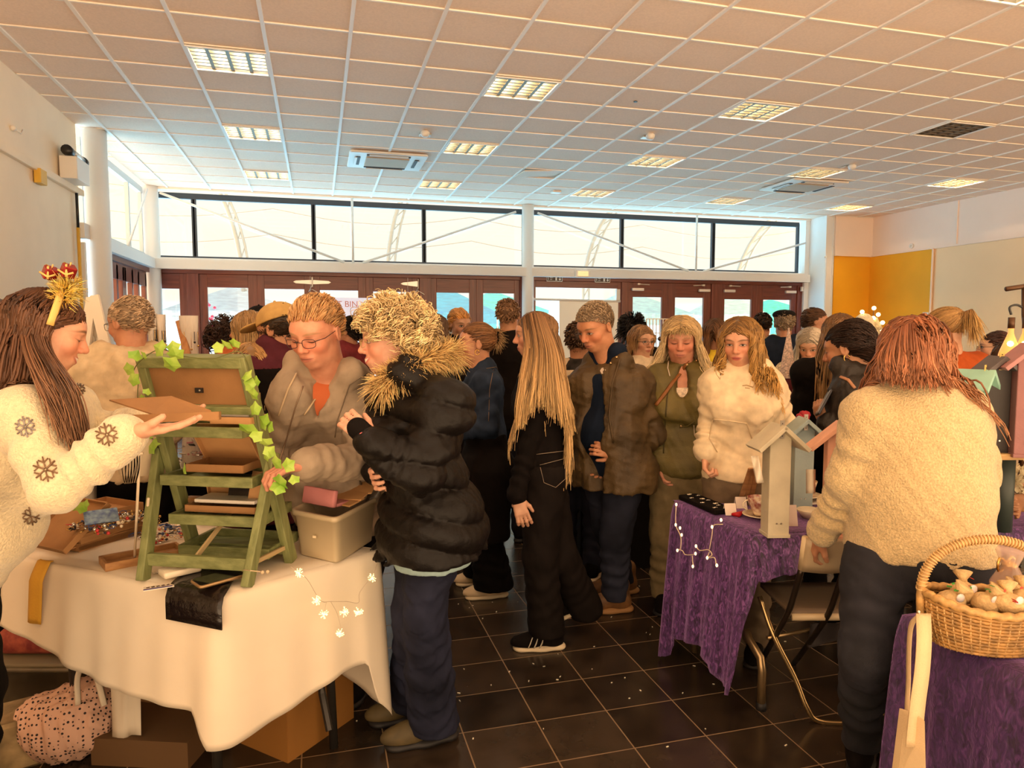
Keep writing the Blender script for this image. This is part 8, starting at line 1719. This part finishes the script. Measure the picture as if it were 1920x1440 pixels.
for k in range(10): m.sphere(at(1500+r_.uniform(-12, 10), 797+r_.uniform(-5, 5), 3.4), .022, 8, 1)
m.tube([at(1502, 800, 3.4), at(1502, 800, 3.4)*[1, 1, 0]+[0, 0, RZ]], .006, 6, 2)
tag(m.build('flower_arrangement', [mat('crimson_petal', (.35, .01, .02), .6), mat('ivory_petal', (.8, .7, .48), .6), STEMM], smooth=True), 'crimson and ivory flower bunch behind the blue-grey birdhouse', 'flowers')
# white decorated trees and snowman with twig lights on far stall
D3 = 7.2; z4 = 1.0; a, b = at(1590, 700, D3), at(1740, 700, D3); cc = (a+b)/2; t = thing('market_table', 'far stall against the orange wall with white decorations', 'table', cc*[1, 1, 0]); MB().box(cc*[1, 1, 0]+[0, 0, z4-.02], (1.7, .6, .04), rotm('Z', -15)).build('tabletop', LIN, t)
MB().box(cc*[1, 1, 0]+[0, 0, z4/2-.02], (1.66, .56, z4-.04), rotm('Z', -15)).build('skirt', LIN, t)
WD2 = mat('white_fluff', (.85, .74, .52), .9, bump=.8, bscale=90)
def tz(px, py): return at(px, py, D3)
c = tz(1617, 640); sn = tag(MB().sphere((c[0], c[1], z4+.22), (.17, .15, .24), 16).sphere((c[0], c[1], tz(1617, 627)[2]), (.14, .13, .16), 16).sphere((c[0]+.01, c[1], tz(1617, 608)[2]), (.10, .10, .115), 14).build('white_snowman', WD2, smooth=True), 'fluffy white snowman shape on the far stall', 'ornament')
for (px, y0, y1, w, lab) in ((1640, 595, 690, .26, 'tall frosted white tiered tree on the far stall'),):
    c = tz(px, y1); h = tz(px, y0)[2]-z4; pr = []
    for k in range(5): pr += [(w*(1-k/5.2), h*k/5+.02), (w*(1-(k+1)/5.2)*.62, h*(k+1)/5)]
    tag(MB().lathe([(0, 0)]+pr+[(0, h)], (c[0], c[1], z4), 18).build('white_tree', mat('frost_tree', (.82, .66, .42), .9, var=.35, vscale=30, bump=1., bscale=60), smooth=True), lab, 'ornament')
t = thing('twig_lights', 'bare twig branches with warm lights rising over the white ornaments', 'lamp', (tz(1628, 700)[0], tz(1628, 700)[1]+.05, z4)); m = MB(); tp = []
base = np.array([tz(1630, 690)[0], tz(1630, 690)[1]+.02, z4])
for (px, py) in ((1634, 578), (1642, 590), (1624, 600), (1650, 605), (1655, 620), (1612, 585), (1660, 632)):
    e = tz(px, py)-FH*.05; mid = (base+e)/2+np.array([.03*math.sin(px), 0, .05]); m.tube(curve_pts([base, mid, e], 5), .006, 5); tp += [e, (e+mid)/2, mid*.3+e*.7]
m.build('twigs', mat('twig_brown', (.25, .12, .04), .7), t, True)
for q in tp[:18]: MB().sphere(q, .022, 8).build('bulb', mat('twig_led', (1, .9, .6), .4, emit=(1, .8, .4), es=3), t, True)
for k, (px, py) in enumerate(((1628, 640), (1616, 650))):
    c = tz(px, py)-FH*.35; z = c[2]; pl = tag(MB().lathe([(0, 0), (.11, 0), (.09, .15), (.05, max(.3, z-z4-.12)), (.0, z-z4-.05)], (c[0], c[1], z4), 14).sphere((c[0], c[1], z-.04), .055, 10).build('gonk_figure', mat('cream_felt', (.62, .50, .34), .9), smooth=True), ['cream felt figure in dark hat below the snowman, right one', 'cream felt figure in dark hat below the snowman, left one'][k], 'ornament')
    MB().lathe([(.09, 0), (.09, .01), (.05, .02), (.04, .07), (0, .08)], (c[0], c[1], z), 14).build('hat', BLACKC, pl, True)
# copper bottle lamp on pipe at right
t = thing('bottle_lamp', 'industrial lamp of glowing amber bottles on black cable at right edge', 'lamp', at(1935, 700, 3.2)*[1, 1, 0]+[0, 0, RZ]); PIP = mat('pipe_dark', (.10, .05, .025), .4, .6); d_ = 3.2
MB().tube([at(1886, 542, d_), at(1925, 536, d_)], .011, 8).tube([at(1921, 537, d_), at(1921, 590, d_), at(1925, 640, d_), at(1926, 700, d_)*[1, 1, 0]+[0, 0, RZ]], .012, 8).build('pipe', PIP, t, True)
MB().tube(curve_pts([at(1918, 577, d_), at(1908, 572, d_), at(1898, 573, d_), at(1893, 578, d_), at(1896, 590, d_)], 5), .005, 6).build('cable', DK, t, True)
for k, px in enumerate((1897, 1924)):
    c = at(px, 595, d_-.02); pr = [(.012, 0), (.012, -.07), (.016, -.085), (.040, -.15), (.045, -.17), (.045, -.27), (0, -.275)]
    MB().lathe([(r, z) for r, z in pr], c, 18).build('bottle', mat('amber_bottle', (.75, .30, .06), .12, emit=(1, .45, .12), es=.5, coat=.5, alpha=.8), t, True); MB().cyl(c+[0, 0, .0], c+[0, 0, -.05], .014, n=12).build('lamp_holder', PIP, t, True)
    MB().sphere(c+[0, 0, -.12], .014, 8).build('filament', mat('filament', (1, .8, .5), .4, emit=(1, .75, .4), es=10), t, True)
# wire grid display of sunglasses by the doors
t = thing('grid_display', 'white wire grid rack hung with sunglasses near the doors', 'rack', at(1238, 700, 6.0)*[1, 1, 0]); a, b = at(1212, 598, 6.0), at(1262, 598, 6.0); m = MB(); zt_ = a[2]
for k in range(9): u = k/8; p = a*(1-u)+b*u; m.tube([p, p*[1, 1, 0]+[0, 0, 0]], .005, 4)
for k in range(12): z = zt_-.12*k; m.tube([a*[1, 1, 0]+[0, 0, z], b*[1, 1, 0]+[0, 0, z]], .005, 4)
m.build('wire_grid', mat('wire_white', (.75, .72, .68), .4), t)
for k in range(8):
    p = a+(b-a)*((k % 4)/4+.12)-FH*.04-[0, 0, .17+.14*(k//4)]; MB().sphere(p-_rt*.028, (.026, .008, .02), 8).sphere(p+_rt*.028, (.026, .008, .02), 8).tube([p-_rt*.01, p+_rt*.01], .003, 4).build('sunglasses', mat('dark_lens', (.06, .02, .01), .1), t, True)
# black covered table along the aisle behind the olive jacket
a, b = at(1180, 700, 4.35), at(1330, 700, 4.35); t = thing('market_table', 'black cloth covered table behind the people in olive coats', 'table', ((a+b)/2)*[1, 1, 0]+FH*.35*[1, 1, 0])
c = ((a+b)/2)*[1, 1, 0]+FH*.35; MB().box((c[0]+.1, c[1], .37), (1.3, .5, .74), rotm('Z', -12)).build('cloth_skirt', BLACKC, t)
MB().box((c[0]+.1, c[1], .75), (1.34, .54, .02), rotm('Z', -12)).build('tabletop', BLACKC, t)
